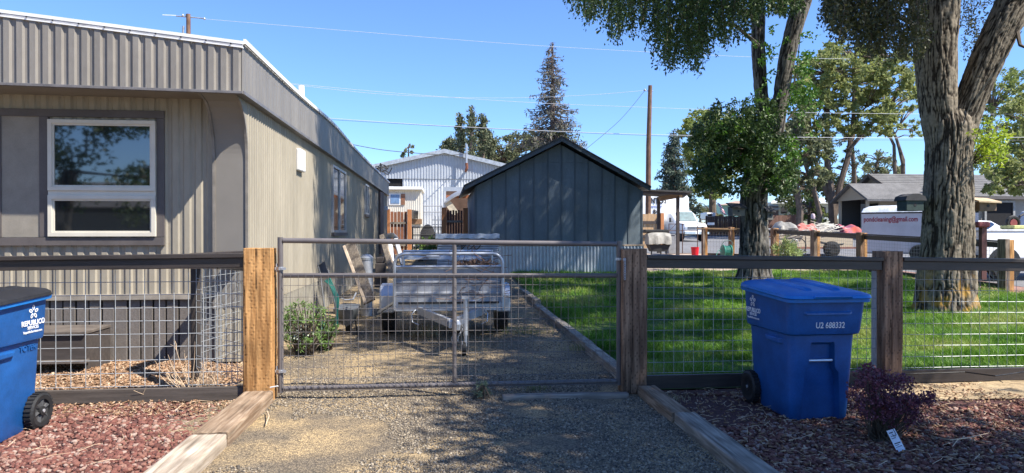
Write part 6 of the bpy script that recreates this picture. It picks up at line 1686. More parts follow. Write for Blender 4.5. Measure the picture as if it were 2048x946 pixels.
# back corner fence with tan top board
def back_fence(pts, label, hgt=1.22, first=True, top_m=None, postm=None, post_skip=(), pw=.24):
    f = thing('wire_panel_fence', label, 'fence', (pts[0][0], pts[0][1], gz(pts[0][1])))
    for i, (x, y) in enumerate(pts):
        if i in post_skip: continue
        MB().box(x - pw / 2, x, y - pw / 2, y + pw / 2, gz(y) - .05, gz(y) + hgt + .03).build('post', m_tie_brown if i % 2 else m_tie_grey, f, bevel=.012)
        MB().box(x + .002, x + pw / 2, y - pw / 2 + .01, y + pw / 2 - .01, gz(y) - .05, gz(y) + hgt + .01).build('post', m_tie_orange, f, bevel=.012)
    for (x0, y0), (x1, y1) in zip(pts[:-1], pts[1:]):
        a = Vector((x0, y0, gz(y0) + hgt - .06)); c = Vector((x1, y1, gz(y1) + hgt - .06)); d = (c - a).normalized() * (pw / 2 + .01); a += d; c -= d
        MB().bar(a + Vector((0, 0, .03)), c + Vector((0, 0, .03)), .15, .035).build('cap_board', top_m or m_rail, f)
        MB().bar(a - Vector((0, 0, .06)), c - Vector((0, 0, .06)), .04, .13).build('top_rail', m_rail, f)
        MB().bar(a - Vector((0, 0, hgt - .17)), c - Vector((0, 0, hgt - .17)), .04, .12).build('bottom_rail', m_rail, f)
        b = MB(); L = (c - a).length; n = int(L / .105)
        for k in range(n + 1):
            q = a + (c - a) * k / n; b.tube([q - Vector((0, 0, hgt - .22)), q - Vector((0, 0, .12))], .0035, 3, False)
        for k in range(10):
            z_ = .12 + k * (hgt - .34) / 9; b.tube([a - Vector((0, 0, z_)), c - Vector((0, 0, z_))], .0035, 3, False)
        tag(b.build('wire_mesh', m_wire, f), kind='stuff')
    return f
bx = lambda u, Y: (X(u, Y), Y)
back_fence([bx(2012, 15.0), (12.9, 20.0), (12.75, 22.4), (12.7, 25.2)], 'far side fence with pale doubled posts and dark rails behind the two elm trunks')
m_tantop = mat('tan_top_board', (0.42, 0.28, 0.15), .8, .2, 4)
back_fence([bx(1409, 27.2), bx(1463, 26.8), bx(1550, 25.6)], 'back fence with tan cap board, left of the dark elm trunk', top_m=m_tantop, pw=.2)
MB_ = thing('cap_plank', 'long tan board lying along the top of the back fence near the red bucket', 'board', P(1430, 457, 27.1))
MB().bar(P(1394, 457, 27.3), P(1474, 459, 26.7), .22, .035).build('plank', m_tantop, MB_)
bk = thing('bucket', 'bright red bucket on the gravel below the back fence post', 'bucket', (X(1390, 26.9), 26.9, gz(26.9)))
rb = .5 * 16 * 27.3 / F; hb = Z(1390, 494, 26.9) - gz(26.9)
MB().lathe([(rb * .78, 0), (rb, hb - .02), (rb * 1.08, hb - .02), (rb * 1.08, hb), (rb * .94, hb), (rb * .75, .02), (0, .02)], (X(1390, 26.9), 26.9, gz(26.9)), 20).build('pail', mat('red_plastic', (0.60, 0.015, 0.03), .4, .1, 5), bk, smooth=True)
hr_ = thing('hose_reel_cart', 'green hose reel cart with tall hoop handle by the back fence', 'hose cart', (X(1450, 25.8), 25.8, gz(25.8)))
m_green = mat('green_plastic', (0.04, 0.22, 0.17), .5, .2, 5)
MB().tube([P(1443, 520, 25.8), P(1444, 488, 25.8), P(1449, 482, 25.8), P(1461, 481, 25.8), P(1465, 485, 25.8), P(1462, 520, 25.8)], .016, 6).build('handle', mat('grey_green_tube', (0.12, 0.17, 0.15), .5), hr_)
for xx_ in (1446, 1460): MB().lathe([(.02, -.02), (.25, -.02), (.26, 0), (.25, .02), (.02, .02)], (X(xx_, 25.9), 25.9, gz(25.9) + .32), 18, 'x').build('reel_disc', m_green, hr_)
b = MB()
for k in range(7): b.tube([(X(1448 + k * 1.8, 25.9), 25.9 + .21*math.cos(a), gz(25.9) + .32 + .21*math.sin(a)) for a in np.linspace(0, 2*PI, 14)], .014, 5, False)
tag(b.build('wound_hose', m_green, hr_), kind='stuff')
MB().tube([P(1432, 512, 25.6), P(1437, 500, 25.7), P(1444, 503, 25.8)], .014, 5).build('hose_end', m_green, hr_)
# plants by the fence
yt = shrub('yucca_clump', 'yellow green spiky plant at the far fence beside the elm trunk', 1577, 500, 24.0, 26, 22, 900, .22, .03, mat('pale_green_leaf', (0.25, 0.33, 0.10), .6, .3, 3, tint=[(0.16, 0.24, 0.06), (0.3, 0.4, 0.12), (0.5, 0.52, 0.25)], trans=.3), 'plant', None, 10, 9, 24, .3)
b = MB()
for (a_, c_) in (((1566, 510), (1545, 470)), ((1570, 510), (1552, 462)), ((1575, 505), (1566, 470)), ((1580, 508), (1558, 480))): b.tube([P(*a_, 24), P(*c_, 23.8)], [.012, .006], 4)
b.build('dry_stalks', mat('bleached_stalk', (0.60, 0.45, 0.30)), yt)
sh = thing('shepherd_hook', 'tall black curved garden hook by the far fence', 'hook', (X(1610, 24.2), 24.2, gz(24.2)))
MB().tube([P(1611, 515, 24.2), P(1611, 475, 24.2), P(1609, 468, 24.2), P(1613, 464, 24.2), P(1618, 466, 24.2)], .018, 6).build('rod', m_black, sh)
wt_ = thing('bicycle', 'grey bicycle half hidden by the plants at the far fence', 'bicycle', (X(1588, 25), 25, gz(25)))
for u in (1578, 1597):
    b = MB(); c_ = P(u, 492, 25); b.tube([(c_.x + .3*math.cos(a), 25, c_.z + .3*math.sin(a)) for a in np.linspace(0, 2*PI, 20)], .02, 5, False); b.build('wheel', m_black, wt_)
b = MB(); b.tube([P(1578, 492, 25), P(1586, 478, 25), P(1594, 480, 25), P(1597, 492, 25)], .018, 5); b.tube([P(1586, 478, 25), P(1588, 493, 25), P(1594, 480, 25)], .018, 5); b.build('frame', m_galv, wt_)

# --- birdhouses and lamps on the trunks
def birdhouse(u0, u1, v0, v1, Y, m_body, m_roof, label, barn=False, par=None):
    xa, xb, za_, zb2 = X(u0, Y), X(u1, Y), Z(u0, v1, Y), Z(u0, v0, Y); d = (xb - xa) * .7; h = zb2 - za_; xm_ = (xa + xb) / 2
    t = thing('birdhouse', label, 'birdhouse', (xm_, Y, za_), 0, 'birdhouses mounted on the elm trunks')
    MB().box(xa + .03, xb - .03, Y - d / 2, Y + d / 2, za_, za_ + h * .62).build('box', m_body, t, bevel=.005)
    if barn: MB().prism([(xa - .01, za_ + h * .6), (xa + .02, za_ + h * .85), (xm_ - .06, zb2), (xm_ + .06, zb2), (xb - .02, za_ + h * .85), (xb + .01, za_ + h * .6)], Y - d / 2 - .03, Y + d / 2 + .03).build('roof', m_roof, t)
    else: MB().hexa([(xa - .03, Y - d / 2 - .06, za_ + h * .58), (xb + .02, Y - d / 2 - .06, za_ + h * .52), (xb + .02, Y + d / 2, za_ + h * .9), (xa - .03, Y + d / 2, za_ + h * .95)],
                        [(xa - .03, Y - d / 2 - .06, za_ + h * .68), (xb + .02, Y - d / 2 - .06, za_ + h * .62), (xb + .02, Y + d / 2, zb2 - .02), (xa - .03, Y + d / 2, zb2)]).build('roof', m_roof, t)
    MB().lathe([(0, -.004), (.03, -.004), (.03, 0)], (xm_, Y - d / 2, za_ + h * .35), 12, 'y').build('entrance_hole', m_black, t)
    return t
m_bh = mat('dark_birdhouse_wood', (0.05, 0.05, 0.055), .8, .3, 5); m_bhg = mat('grey_birdhouse_wood', (0.16, 0.15, 0.14), .8, .3, 5)
birdhouse(1458, 1487, 405, 432, 17.6, m_bhg, m_bh, 'dark long birdhouse on the left side of the furrowed elm trunk')
birdhouse(1530, 1546, 412, 440, 17.7, m_bhg, m_bh, 'small grey birdhouse on the right side of the furrowed elm trunk')
birdhouse(1800, 1840, 388, 422, 11.9, mat('dark_green_birdhouse', (0.03, 0.05, 0.045), .6), m_bh, 'black barn shaped birdhouse on the left side of the lit elm trunk', True)
birdhouse(1944, 1984, 393, 422, 11.9, mat('brown_birdhouse_wood', (0.20, 0.13, 0.09), .8), mat('tan_birdhouse_roof', (0.50, 0.38, 0.25), .8), 'wooden birdhouse with tan sloping roof on the right of the lit elm trunk')
mbx = thing('mailbox', 'dull red mailbox on a post in front of the white car', 'mailbox', (X(1968, 14.6), 14.6, gz(14.6)))
plane_box(1957, 1982, 443, 455, 14.6, .3, mat('dull_red_paint', (0.22, 0.05, 0.05), .6), 'box', mbx, bevel=.04); plane_box(1964, 1974, 455, 560, 14.68, .1, mat('dull_red_post', (0.12, 0.05, 0.045), .7), 'post', mbx)

# --- box truck
tt = thing('box_truck', 'white box truck facing the camera on the street behind the lean-to canopy', 'truck', (0, 0, 0))
KY = 42.2; kx = X(1374, KY); tt.location = (kx, KY, gz(KY)); tt.rotation_euler = (0, 0, R(9)); tt.scale = (.85, .85, .85)
m_tw = mat('white_vehicle_paint', (0.80, 0.80, 0.80), .3, .04, 1, spec=.5, coat=.3); m_chrome = mat('chrome', (0.6, 0.6, 0.62), .2, .1, 3, metal=.9)
m_grille = mat('dark_grille', (0.03, 0.03, 0.032), .5)
L = dict(world=False)
# cargo: front face y=1.9
b = MB(); b.rings([[(-1.22, y, .95), (1.22, y, .95), (1.22, y, h - .12), (1.10, y, h), (-1.10, y, h), (-1.22, y, h - .12)] for y, h in ((1.9, 3.45), (2.12, 3.62), (7.4, 3.62))])
b.build('cargo_box', m_tw, tt, bevel=.03, **L)
b = MB()
for x in (-1.232, 1.232): b.box(x - .012, x + .012, 2.2, 7.4, 1.0, 1.06); b.box(x - .012, x + .012, 2.2, 7.4, 3.35, 3.4)
b.build('cargo_rail', m_galv, tt, **L)
# cab
b = MB(); sec = [(-1.25, .62, .98, .0), (-.35, .60, 1.30, 0), (-.25, .60, 1.36, 0)]
def cabring(y, zb, zt, hw, ht): return [(-hw, y, zb), (hw, y, zb), (hw, y, zt - .25), (ht, y, zt), (-ht, y, zt), (-hw, y, zt - .25)]
b.rings([cabring(-1.3, .62, 1.12, .92, .84), cabring(-1.2, .58, 1.28, .98, .88), cabring(-.1, .55, 1.42, 1.0, .88), cabring(.0, .55, 1.46, 1.0, .87), cabring(.55, .55, 2.22, 1.0, .72), cabring(.75, .55, 2.30, 1.0, .74), cabring(1.9, .55, 2.32, 1.0, .78)])
b.build('cab', m_tw, tt, bevel=.03, **L)
b = MB(); b.add([(-.80, .02, 1.50), (.80, .02, 1.50), (.68, .50, 2.16), (-.68, .50, 2.16), (-.80, .0, 1.52), (.80, .0, 1.52), (.68, .47, 2.19), (-.68, .47, 2.19)], [(0,1,2,3),(4,5,6,7),(0,1,5,4),(1,2,6,5),(2,3,7,6),(3,0,4,7)])
b.v = [(x, y - .02, z + .02) for x, y, z in b.v]; b.build('windscreen', mat('windscreen_glass', (0.10, 0.16, 0.16), .1, .3, 3, spec=.8), tt, **L)
for s_ in (-1, 1):
    b = MB(); b.add([(s_ * 1.005, .35, 1.45), (s_ * 1.005, 1.35, 1.45), (s_ * .86, 1.3, 2.08), (s_ * .86, .72, 2.08)], [(0,1,2,3)]); b.build('side_window', m_glass, tt, **L)
    wheel_y_ = MB().lathe([(.2, -.14), (.36, -.14), (.39, -.08), (.39, .08), (.36, .14), (.2, .14)], (s_ * .84, -.55, .39), 24, 'x').build('wheel', m_black, tt, world=False, smooth=True)
    MB().lathe([(.2, -.14), (.36, -.14), (.39, -.08), (.39, .08), (.36, .14), (.2, .14)], (s_ * .9, 5.0, .39), 24, 'x').build('wheel', m_black, tt, world=False, smooth=True)
    b = MB(); b.box(s_ * .80 - .1, s_ * .80 + .1, -1.335, -1.29, .86, 1.06); b.build('headlight', m_galv, tt, bevel=.01, **L)
    b = MB(); b.tube([(s_ * 1.0, .3, 1.5), (s_ * 1.22, .28, 1.5)], .015, 5); b.box(s_ * 1.25 - .07, s_ * 1.25 + .07, .25, .3, 1.42, 1.75); b.build('mirror', m_black, tt, **L)
for i in range(2): MB().box(-.68 + i * .70, -.03 + i * .70, -1.335, -1.29, .86, 1.06).build('grille', m_grille, tt, bevel=.006, **L)
for i in range(4): MB().box(-.68, .67, -1.342, -1.336, .88 + i * .045, .892 + i * .045).build('grille_bar', m_galv, tt, **L)
MB().box(-1.0, 1.0, -1.48, -1.28, .50, .72).build('bumper', m_chrome, tt, bevel=.03, **L)
MB().box(-.9, .9, -1.2, 7.2, .45, .62).build('chassis', m_black, tt, **L)
MB().box(-.14, .16, -1.49, -1.482, .55, .66).build('number_plate', m_print, tt, **L)
m_blueprint = mat('blue_print', (0.10, 0.16, 0.45), .6)
b = MB(); rg = random.Random(2)
for row, (x0, x1, z) in enumerate(((-.55, -.1, 2.98), (.0, .85, 3.0), (-.5, .0, 2.88))):
    x = x0
    while x < x1: w_ = rg.uniform(.03, .08); b.box(x, x + w_, 1.972 + .0, 1.985, z, z + .045); x += w_ + .02
b.v = [(x, y - .06 + (z - 2.9) * .9, z) for x, y, z in b.v]
tag(b.build('small_print', m_blueprint, tt, **L), kind='stuff')
# the lettered truck body beside it
lt = thing('lettered_truck_body', 'white truck body with black lettering parked left of the box truck', 'truck', (X(1290, 43), 43, gz(43)))
MB().box(X(1262, 43), X(1326, 43), 43, 46, gz(43) + .8, Z(1300, 392, 43)).build('box', m_tw, lt, bevel=.03)
for i in (1270, 1322): MB().lathe([(0, -.1), (.42, -.1), (.42, .1), (0, .1)], (X(i, 43), 43.2, gz(43) + .42), 20, 'y').build('wheel', m_black, lt)
m_ltr = mat('black_lettering', (0.03, 0.03, 0.035), .6)
def wtext(name, body, u, v, Y, hpx, m, par, bold=0, sx=1, extr=.004):
    o = text_mesh(name, body, hpx * Y * 1.0 / F * 1.35, m, par, (0, 0, 0), (R(90), 0, 0), bold, extr, sx); p = P(u, v, Y); o0 = par.location; o.location = (p.x - o0.x, p.y - o0.y, p.z - o0.z); return o
wtext('lettering', 'ANTOS', 1313, 402, 42.97, 12, m_ltr, lt, .02, .78); wtext('lettering', 'licensed & bonded', 1310, 413, 42.97, 4, m_blueprint, lt, .005, .7); wtext('lettering', 'B\u00b7B', 1313, 424, 42.97, 9, m_ltr, lt, .02, .8)

# --- enclosed trailer with email address
EY = 24.5
et = thing('enclosed_trailer', 'white enclosed cargo trailer with red email lettering behind the far fence', 'trailer', (X(1723, EY), EY, gz(EY)), R(-33))
m_et = mat('greyed_white_panel', (0.55, 0.54, 0.58), .45, .12, 1.2, fine=.03)
EL = 3.7; ez0, ez1 = .30, Z(1723, 425, EY) - gz(EY)
MB().box(0, EL, .004, 2.0, ez0, ez1).build('body_core', m_et, et, world=False)
x = 0
while x < EL - .1:
    x2 = min(x + 1.22, EL); MB().box(x, x2 - .006, -.006, .002, ez0, ez1).build('side_panel', m_et, et, world=False); x = x2
b = MB(); pl = [(-.015, ez1)] + [(-.01 + (1 - math.cos(a)) / 2 * 2.03, ez1 + .02 + .26 * math.sin(a) ** .6) for a in np.linspace(0, PI, 9)] + [(2.02, ez1)]
b.rings([[(e_, y_, ez1 + (z_ - ez1) * f_) for y_, z_ in pl] for e_, f_ in ((0, .15), (.06, .6), (.25, .9), (.6, 1.0), (EL, 1.05))])
b.build('roof', mat('bluish_white_roof', (0.72, 0.76, 0.84), .35), et, smooth=True, world=False)
MB().box(-.01, EL, -.022, -.007, ez1 - .05, ez1).build('edge_trim', m_black, et, world=False)
MB().box(-.01, EL, -.018, -.007, ez0, ez0 + .06).build('lower_trim', m_galvdull, et, world=False)
text_mesh('lettering', 'pondcleaning@gmail.com', .262, mat('dark_red_lettering', (0.33, 0.02, 0.045), .5), et, (.96, -.012, ez1 - .27), (R(90), 0, 0), .0035, .003, width=1.76)
for xw in (1.9, 2.65):
    w_ = MB().lathe([(.2, -.1), (.3, -.1), (.33, 0), (.3, .1), (.2, .1)], (xw, -.03, .33), 22, 'y').build('wheel', m_black, et, world=False, smooth=True)
    MB().lathe([(0, -.07), (.19, -.08), (.2, .05), (0, .05)], (xw, -.03, .33), 14, 'y').build('rim', m_white, w_, world=False)
# --- flat junk trailer
JY = 27.0
jt = thing('flatbed_trailer', 'plywood sided flat trailer parked beyond the far fence', 'trailer', (X(1670, JY), JY, gz(JY)))
plane_box(1560, 1706, 470, 494, JY, .03, mat('pale_plywood', (0.52, 0.44, 0.33), .8, .15, 1.5, fine=.08), 'side_board', jt)
plane_box(1556, 1712, 494, 498, JY - .02, 2, mat('rusty_frame', (0.25, 0.12, 0.09), .8), 'frame', jt)
MB().lathe([(0, -.1), (.2, -.11), (.33, -.08), (.33, .1), (0, .1)], (X(1661, JY), JY - .1, gz(JY) + .33), 22, 'y').build('wheel', m_black, jt)
b = MB(); b.tube([P(u, v, JY - .01) for u, v in ((1641, 483), (1650, 485), (1658, 489), (1667, 491), (1678, 488), (1688, 487))], .02, 5); b.build('crack', m_black, jt)
def heap(name, label, cat, pts, Y, d, m, seed=0, group='load piled on the flat trailer', amp=.08):
    """lumpy draped pile; pts: outline (u, vtop) left to right with bottom v"""
    u0, u1, vb = pts[0][0], pts[-1][0], pts[0][2] if len(pts[0]) > 2 else 470
    n, mseg = 26, 9; t = thing(name, label, cat, (X((u0 + u1) / 2, Y), Y, Z(u0, vb, Y)), 0, group); rs = []
    for i in range(n + 1):
        u = u0 + (u1 - u0) * i / n; vt = bound([(p[0], p[1]) for p in pts], u) if u0 < u < u1 else pts[0][1] if u <= u0 else pts[-1][1]
        x = X(u, Y); zt2, zb3 = Z(u, vt, Y), Z(u, vb, Y); ring = []
        for j in range(mseg):
            a = PI * j / (mseg - 1); nn2 = (mnoise.noise(Vector((x * 3, a * 2.0, seed * 3.1))) ) * amp
            ring.append((x, Y - math.cos(a) * d / 2 * (1 + nn2), zb3 + (zt2 - zb3) * math.sin(a) ** .7 * (1 + nn2 * .6) ))
        rs.append(ring)
    MB().rings(rs).build('cover', m, t, smooth=True); return t
heap('grey_tarp', 'crumpled grey tarp at the left end of the flat trailer load', 'tarp', [(1546, 466, 472), (1552, 452), (1563, 441), (1573, 446), (1583, 448), (1592, 462)], JY + .6, 1.1, m_cover, 1, amp=.5)
heap('coral_cushion', 'coral coloured cushions next to the grey tarp on the trailer load', 'cushion', [(1591, 460, 463), (1597, 450), (1606, 446), (1611, 453), (1616, 449), (1624, 447), (1629, 460)], JY + .6, .6, mat('coral_fabric', (0.62, 0.16, 0.13), .8, .2, 5), 2, amp=.2)
heap('orange_blue_cloth', 'orange and navy tent cloth at the right end of the trailer load', 'cloth', [(1672, 449, 466), (1680, 452), (1690, 452), (1704, 450), (1712, 453), (1720, 460)], JY + .4, .7, mat('navy_orange_cloth', (0.62, 0.10, 0.04), .7, .2, 2.2, col2=(0.03, 0.05, 0.14)), 3, amp=.4)
cc_ = thing('carport_canopy_frame', 'bundle of pale poles and netting heaped across the flat trailer', 'netting', (X(1640, JY), JY, Z(1640, 468, JY)), 0, 'load piled on the flat trailer')
r9 = random.Random(21); b = MB()
for k in range(230):
    u = r9.uniform(1565, 1695); tt_ = (u - 1565) / 130; vt = 464 - 19 * max(0, 1 - abs(tt_ - .65) / .5); v = r9.uniform(vt, 470); du = r9.uniform(8, 30); sl_ = r9.gauss(-.12, .25)
    Yj = JY + r9.uniform(-.1, 1.2); b.tube([P(u - du, v - sl_ * du, Yj), P(u + du * .4, v + sl_ * du * .3, Yj)], r9.choice([.006, .009, .02]), 3, False)
tag(b.build('poles', mat('pale_pole', (0.58, 0.56, 0.50), .7, .15, 5), cc_), kind='stuff')
heap('net_mound', 'pale mesh mound in the middle of the trailer load', 'netting', [(1600, 467, 470), (1630, 460), (1655, 449), (1672, 448), (1690, 462)], JY + .8, 1.0, mat('pale_net', (0.45, 0.43, 0.38), .9, .3, 30, fine=.35), 5, amp=.25)
tag(MB().box(X(1540, JY), X(1556, JY), JY + .2, JY + .8, Z(1548, 466, JY), Z(1548, 457, JY)).build('white_bag', mat('bluish_white_roof', (0.72, 0.76, 0.84)), None, bevel=.05), 'small white bag left of the grey tarp behind the elm trunk', 'bag')
lp_ = thing('garden_lamp', 'pale pink globe lamp on a post above the trailer load', 'lamp', (X(1625, 30), 30, gz(30)))
MB().lathe([(0, -.12), (.08, -.10), (.10, 0), (.07, .11), (0, .14)], P(1626, 433, 30), 12).build('globe', mat('pink_globe', (0.62, 0.48, 0.50), .4), lp_, smooth=True)
MB().tube([P(1626, 439, 30), (X(1626, 30), 30, gz(30))], .03, 6).build('post', m_dkwood, lp_)

# --- white car and pickup
def car(loc, rz, label, paint, name='parked_car'):
    t = thing(name, label, 'car', loc, rz)
    prof = [(-2.25, .35), (2.2, .32), (2.28, .6), (2.15, .82), (1.05, .98), (.35, 1.42), (-.75, 1.46), (-1.75, 1.12), (-2.3, 1.02)]
    b = MB(); rs = []
    for y, k in ((-.88, .94), (-.80, 1.0), (.80, 1.0), (.88, .94)):
        rs.append([(x, y * (1 if z < 1.0 else .80), .35 + (z - .35) * (1 if z < 1.0 else (1.0 if abs(y) < .85 else .97))) for x, z in prof])
    b.rings(rs).build('body', paint, t, bevel=.05, **L)
    for s_ in (-1, 1):
        for poly in ([(.95, .98), (.32, 1.36), (-.12, 1.38), (-.12, .98)], [(-.2, .98), (-.2, 1.38), (-.72, 1.39), (-1.25, 1.2), (-1.3, .99)]):
            MB().add([(x, s_ * (.835 if z < 1.05 else .735), z) for x, z in poly], [tuple(range(len(poly)))]).build('side_window', m_glass, t, **L)
        for x in (1.4, -1.4): wheel_y(t, x, s_ * .80, .32, .32, .2)
        b = MB(); b.box(.72, .92, s_ * .98 - .07, s_ * .98 + .07, .98, 1.10); b.build('mirror', m_black, t, bevel=.02, **L)
        b = MB(); b.box(-.16, .02, s_ * .89 - .01, s_ * .89 + .01, .86, .89); b.build('door_handle', m_galv, t, **L)
    MB().add([(1.02, -.7, 1.0), (1.02, .7, 1.0), (.37, .6, 1.42), (.37, -.6, 1.42)], [(0,1,2,3)]).build('windscreen', m_glass, t, **L)
    return t
car((X(1995, 33) - 1.3, 33, gz(33)), 0, 'white parked car in front of the open garage at the far right', m_tw)
pk = thing('pickup_truck', 'white pickup truck bed parked behind the far fence at the right edge', 'pickup truck', (0, 0, 0))
pk.location = (14.6, 17.2, gz(17.2))
b = MB(); b.box(0, 2.3, 0, 1.8, .62, 1.36); b.build('bed', m_tw, pk, bevel=.03, **L)
MB().box(-.02, 2.3, -.02, 1.82, 1.36, 1.42).build('bed_rail', mat('pale_bed_rail', (0.6, 0.6, 0.6), .4), pk, bevel=.01, **L)
b = MB(); b.rings([[(2.32, y, .55), (5.5, y, .55), (5.5, y, 1.15), (4.2, y, 1.32), (3.7, y, 1.95), (2.75, y, 1.98), (2.36, y, 1.4)] for y in (0, 1.8)]); b.build('cab', mat('grey_cab_paint', (0.5, 0.52, 0.56), .3, .05, 2), pk, bevel=.04, **L)
for x in (.62, 4.4):
    wheel_y(pk, x, .08, .40, .40, .26); wheel_y(pk, x, 1.72, .40, .40, .26)
    MB().lathe([(.36, -.012), (.50, -.012), (.50, .0), (.36, .0)], (x, -.003, .45), 26, 'y').build('wheel_arch', m_black, pk, **L)
MB().box(-.12, -.02, .1, 1.7, .52, .72).build('rear_bumper', m_black, pk, bevel=.02, **L)
for i, (dx, m_) in enumerate(((1.5, mat('maroon_case', (0.22, 0.03, 0.06), .4)), (1.0, mat('yellow_lid', (0.5, 0.5, 0.2), .5)))):
    tag(MB().box(14.6 + dx, 14.6 + dx + .55, 17.3, 17.8, gz(17) + 1.44, gz(17) + 1.52 + .02 * i).build('tool_case', m_, None, bevel=.02), ('maroon case lying on the pickup bed near the tyre', 'yellow lid lying flat on the pickup bed rail')[i], 'case')
bkk = thing('spare_wheel', 'small knobbly wheel with red hub lying in the pickup bed', 'wheel', (X(2026, 17.6), 17.6, gz(17) + 1.5))
zc9 = Z(2026, 446, 17.6); b = MB(); b.tube([(X(2026, 17.6) + .17*math.cos(a), 17.6, zc9 + .17*math.sin(a)) for a in np.linspace(0, 2*PI, 18)], .05, 7, False); b.build('tyre', m_black, bkk)
MB().lathe([(0, -.03), (.11, -.03), (.11, .03), (0, .03)], (X(2026, 17.6), 17.6, zc9), 14, 'y').build('hub', mat('dull_red_paint', (0.22, 0.05, 0.05)), bkk)
MB().tube([P(2032, 452, 17.6), P(2040, 432, 17.6), P(2048, 428, 17.6)], .03, 6).build('fork', m_black, bkk)

# --- houses
m_tan = mat('tan_house_siding', (0.42, 0.36, 0.28), .8, .08, 1, fine=.05); m_greyside = mat('grey_tan_siding', (0.30, 0.28, 0.25), .8, .08, 1, fine=.05)
m_roofg = mat('grey_shingle_roof', (0.14, 0.138, 0.14), .95, .2, 1.2, fine=.25, bump=.3)
hh_ = thing('suburban_house', 'grey tan house with shingled gable roof and open garage behind the white trailer', 'house', (34, 46, gz(46)))
g0 = gz(46)
HX0, HX1, HYn, HYf = X(1805, 46), 60, 46, 52.5
ze = Z(1805, 388, 46); HXr = HX0; zr_ = Z(1736, 348, 49.5)
MB().prism([(HYn, g0), (HYf, g0), (HYf, ze), ((HYn + HYf) / 2, zr_ - .25), (HYn, ze)], HX0, HX1, 'x').build('wall', m_greyside, hh_)
# siding courses on the gable end
for i in range(16):
    z_ = g0 + 2.4 + i * .2
    if z_ > zr_ - .5: break
    f_ = 1 if z_ < ze else max(0, 1 - (z_ - ze) / (zr_ - .25 - ze)); ym = (HYn + HYf) / 2; hw = (HYf - HYn) / 2 * f_
    if hw > .2: MB().box(HX0 - .03, HX0 - .001, ym - hw, ym + hw, z_, z_ + .185).build('siding_course', m_greyside, hh_)
ym = (HYn + HYf) / 2
b = MB(); s_ = (zr_ - ze) / (ym - HYn)
b.prism([(HYn - .5, ze - .5 * s_ - .05), (ym, zr_ - .15), (ym, zr_), (HYn - .5, ze - .5 * s_ + .12)], HX0 - .5, HX1 + .5, 'x'); b.prism([(ym, zr_ - .15), (HYf + .5, ze - .5 * s_ - .05), (HYf + .5, ze - .5 * s_ + .12), (ym, zr_)], HX0 - .5, HX1 + .5, 'x')
b.build('roof', m_roofg, hh_)
for i in range(12):
    t_ = i / 12; y_ = HYn - .5 + (ym - HYn + .5) * t_; z_ = ze - .5 * s_ + .12 + (zr_ - ze + .5 * s_ - .12) * t_
    MB().box(HX0 - .5, HX1 + .5, y_ - .02, y_ + .30, z_ - .02, z_ + .025).build('shingle_course', m_roofg, hh_)
MB().bar((HX0 - .52, HYn - .5, ze - .5 * s_ - .02), (HX0 - .52, ym, zr_ - .1), .05, .25).build('rake_board', m_trimdark, hh_)
MB().bar((HX0 - .52, HYf + .5, ze - .5 * s_ - .02), (HX0 - .52, ym, zr_ - .1), .05, .25).build('rake_board', m_trimdark, hh_)
MB().box(HX0 - .5, HX1 + .5, HYn - .56, HYn - .5, ze - .5 * s_ - .1, ze - .5 * s_ + .1).build('gutter', m_trimdark, hh_)
# garage door opening
MB().box(X(1972, 45.9), X(2027, 45.9), 45.85, 45.99, g0, Z(2000, 405, 45.9)).build('garage_opening', mat('dark_interior', (0.012, 0.012, 0.014)), hh_)
for (u0, u1) in ((1969, 1973), (2026, 2030)): MB().box(X(u0, 45.8), X(u1, 45.8), 45.78, 45.84, g0, Z(2000, 402, 45.8)).build('garage_trim', mat('grey_trim', (0.30, 0.30, 0.29), .7), hh_)
MB().box(X(1969, 45.8), X(2030, 45.8), 45.76, 45.84, Z(2000, 405, 45.8), Z(2000, 401, 45.8)).build('garage_trim', mat('grey_trim', (0.30, 0.30, 0.29)), hh_)
# gable end window with shutters (on the plane x=HX0)
def hx_y(u):   # y where ray u crosses plane x = HX0
    r = ray(u, 465); return HX0 * r.y / r.x
ya, yb = sorted((hx_y(1764), hx_y(1790)))
MB().box(HX0 - .06, HX0 - .02, ya, yb, g0 + 1.3, g0 + 2.5).build('window', m_white, hh_); MB().box(HX0 - .075, HX0 - .061, ya + .1, yb - .1, g0 + 1.4, g0 + 2.4).build('pane', mat('lilac_pane', (0.30, 0.28, 0.40), .2), hh_)
for (y0, y1) in ((ya - .6, ya - .06), (yb + .06, yb + .6)): MB().box(HX0 - .07, HX0 - .02, y0, y1, g0 + 1.2, g0 + 2.55).build('shutter', mat('dark_shutter', (0.05, 0.06, 0.07)), hh_)
# porch wing
QX0, QX1, QY0, QY1 = 28.3, HX0 + .5, 43.4, 46.6; gq = gz(43); zqe = Z(1690, 396, 44); zqr = Z(1695, 371, 45); ymq = (QY0 + QY1) / 2
MB().prism([(QY0 - .3, zqe - .1), (QY1 + .3, zqe - .1), (ymq, zqr)], QX0, QX0 + .1, 'x').build('porch_gable', m_tan, hh_)
b = MB(); sq = (zqr - zqe + .1) / (ymq - QY0 + .3)
b.prism([(QY0 - .6, zqe - .1 - .3 * sq), (ymq, zqr), (ymq, zqr + .15), (QY0 - .6, zqe + .05 - .3 * sq)], QX0 - .3, QX1, 'x'); b.prism([(ymq, zqr), (QY1 + .6, zqe - .1 - .3 * sq), (QY1 + .6, zqe + .05 - .3 * sq), (ymq, zqr + .15)], QX0 - .3, QX1, 'x')
b.build('porch_roof', m_roofg, hh_)
MB().box(QX0 + 2.0, QX1, QY0 + 1.5, QY1, gq, zqe).build('porch_wall', m_tan, hh_)
MB().box(QX0 + 1.97, QX0 + 1.999, QY0 + 1.7, QY1 - .2, gq + .9, zqe - .3).build('porch_shade_panel', m_black, hh_)  # black panel paints the shade inside the open porch
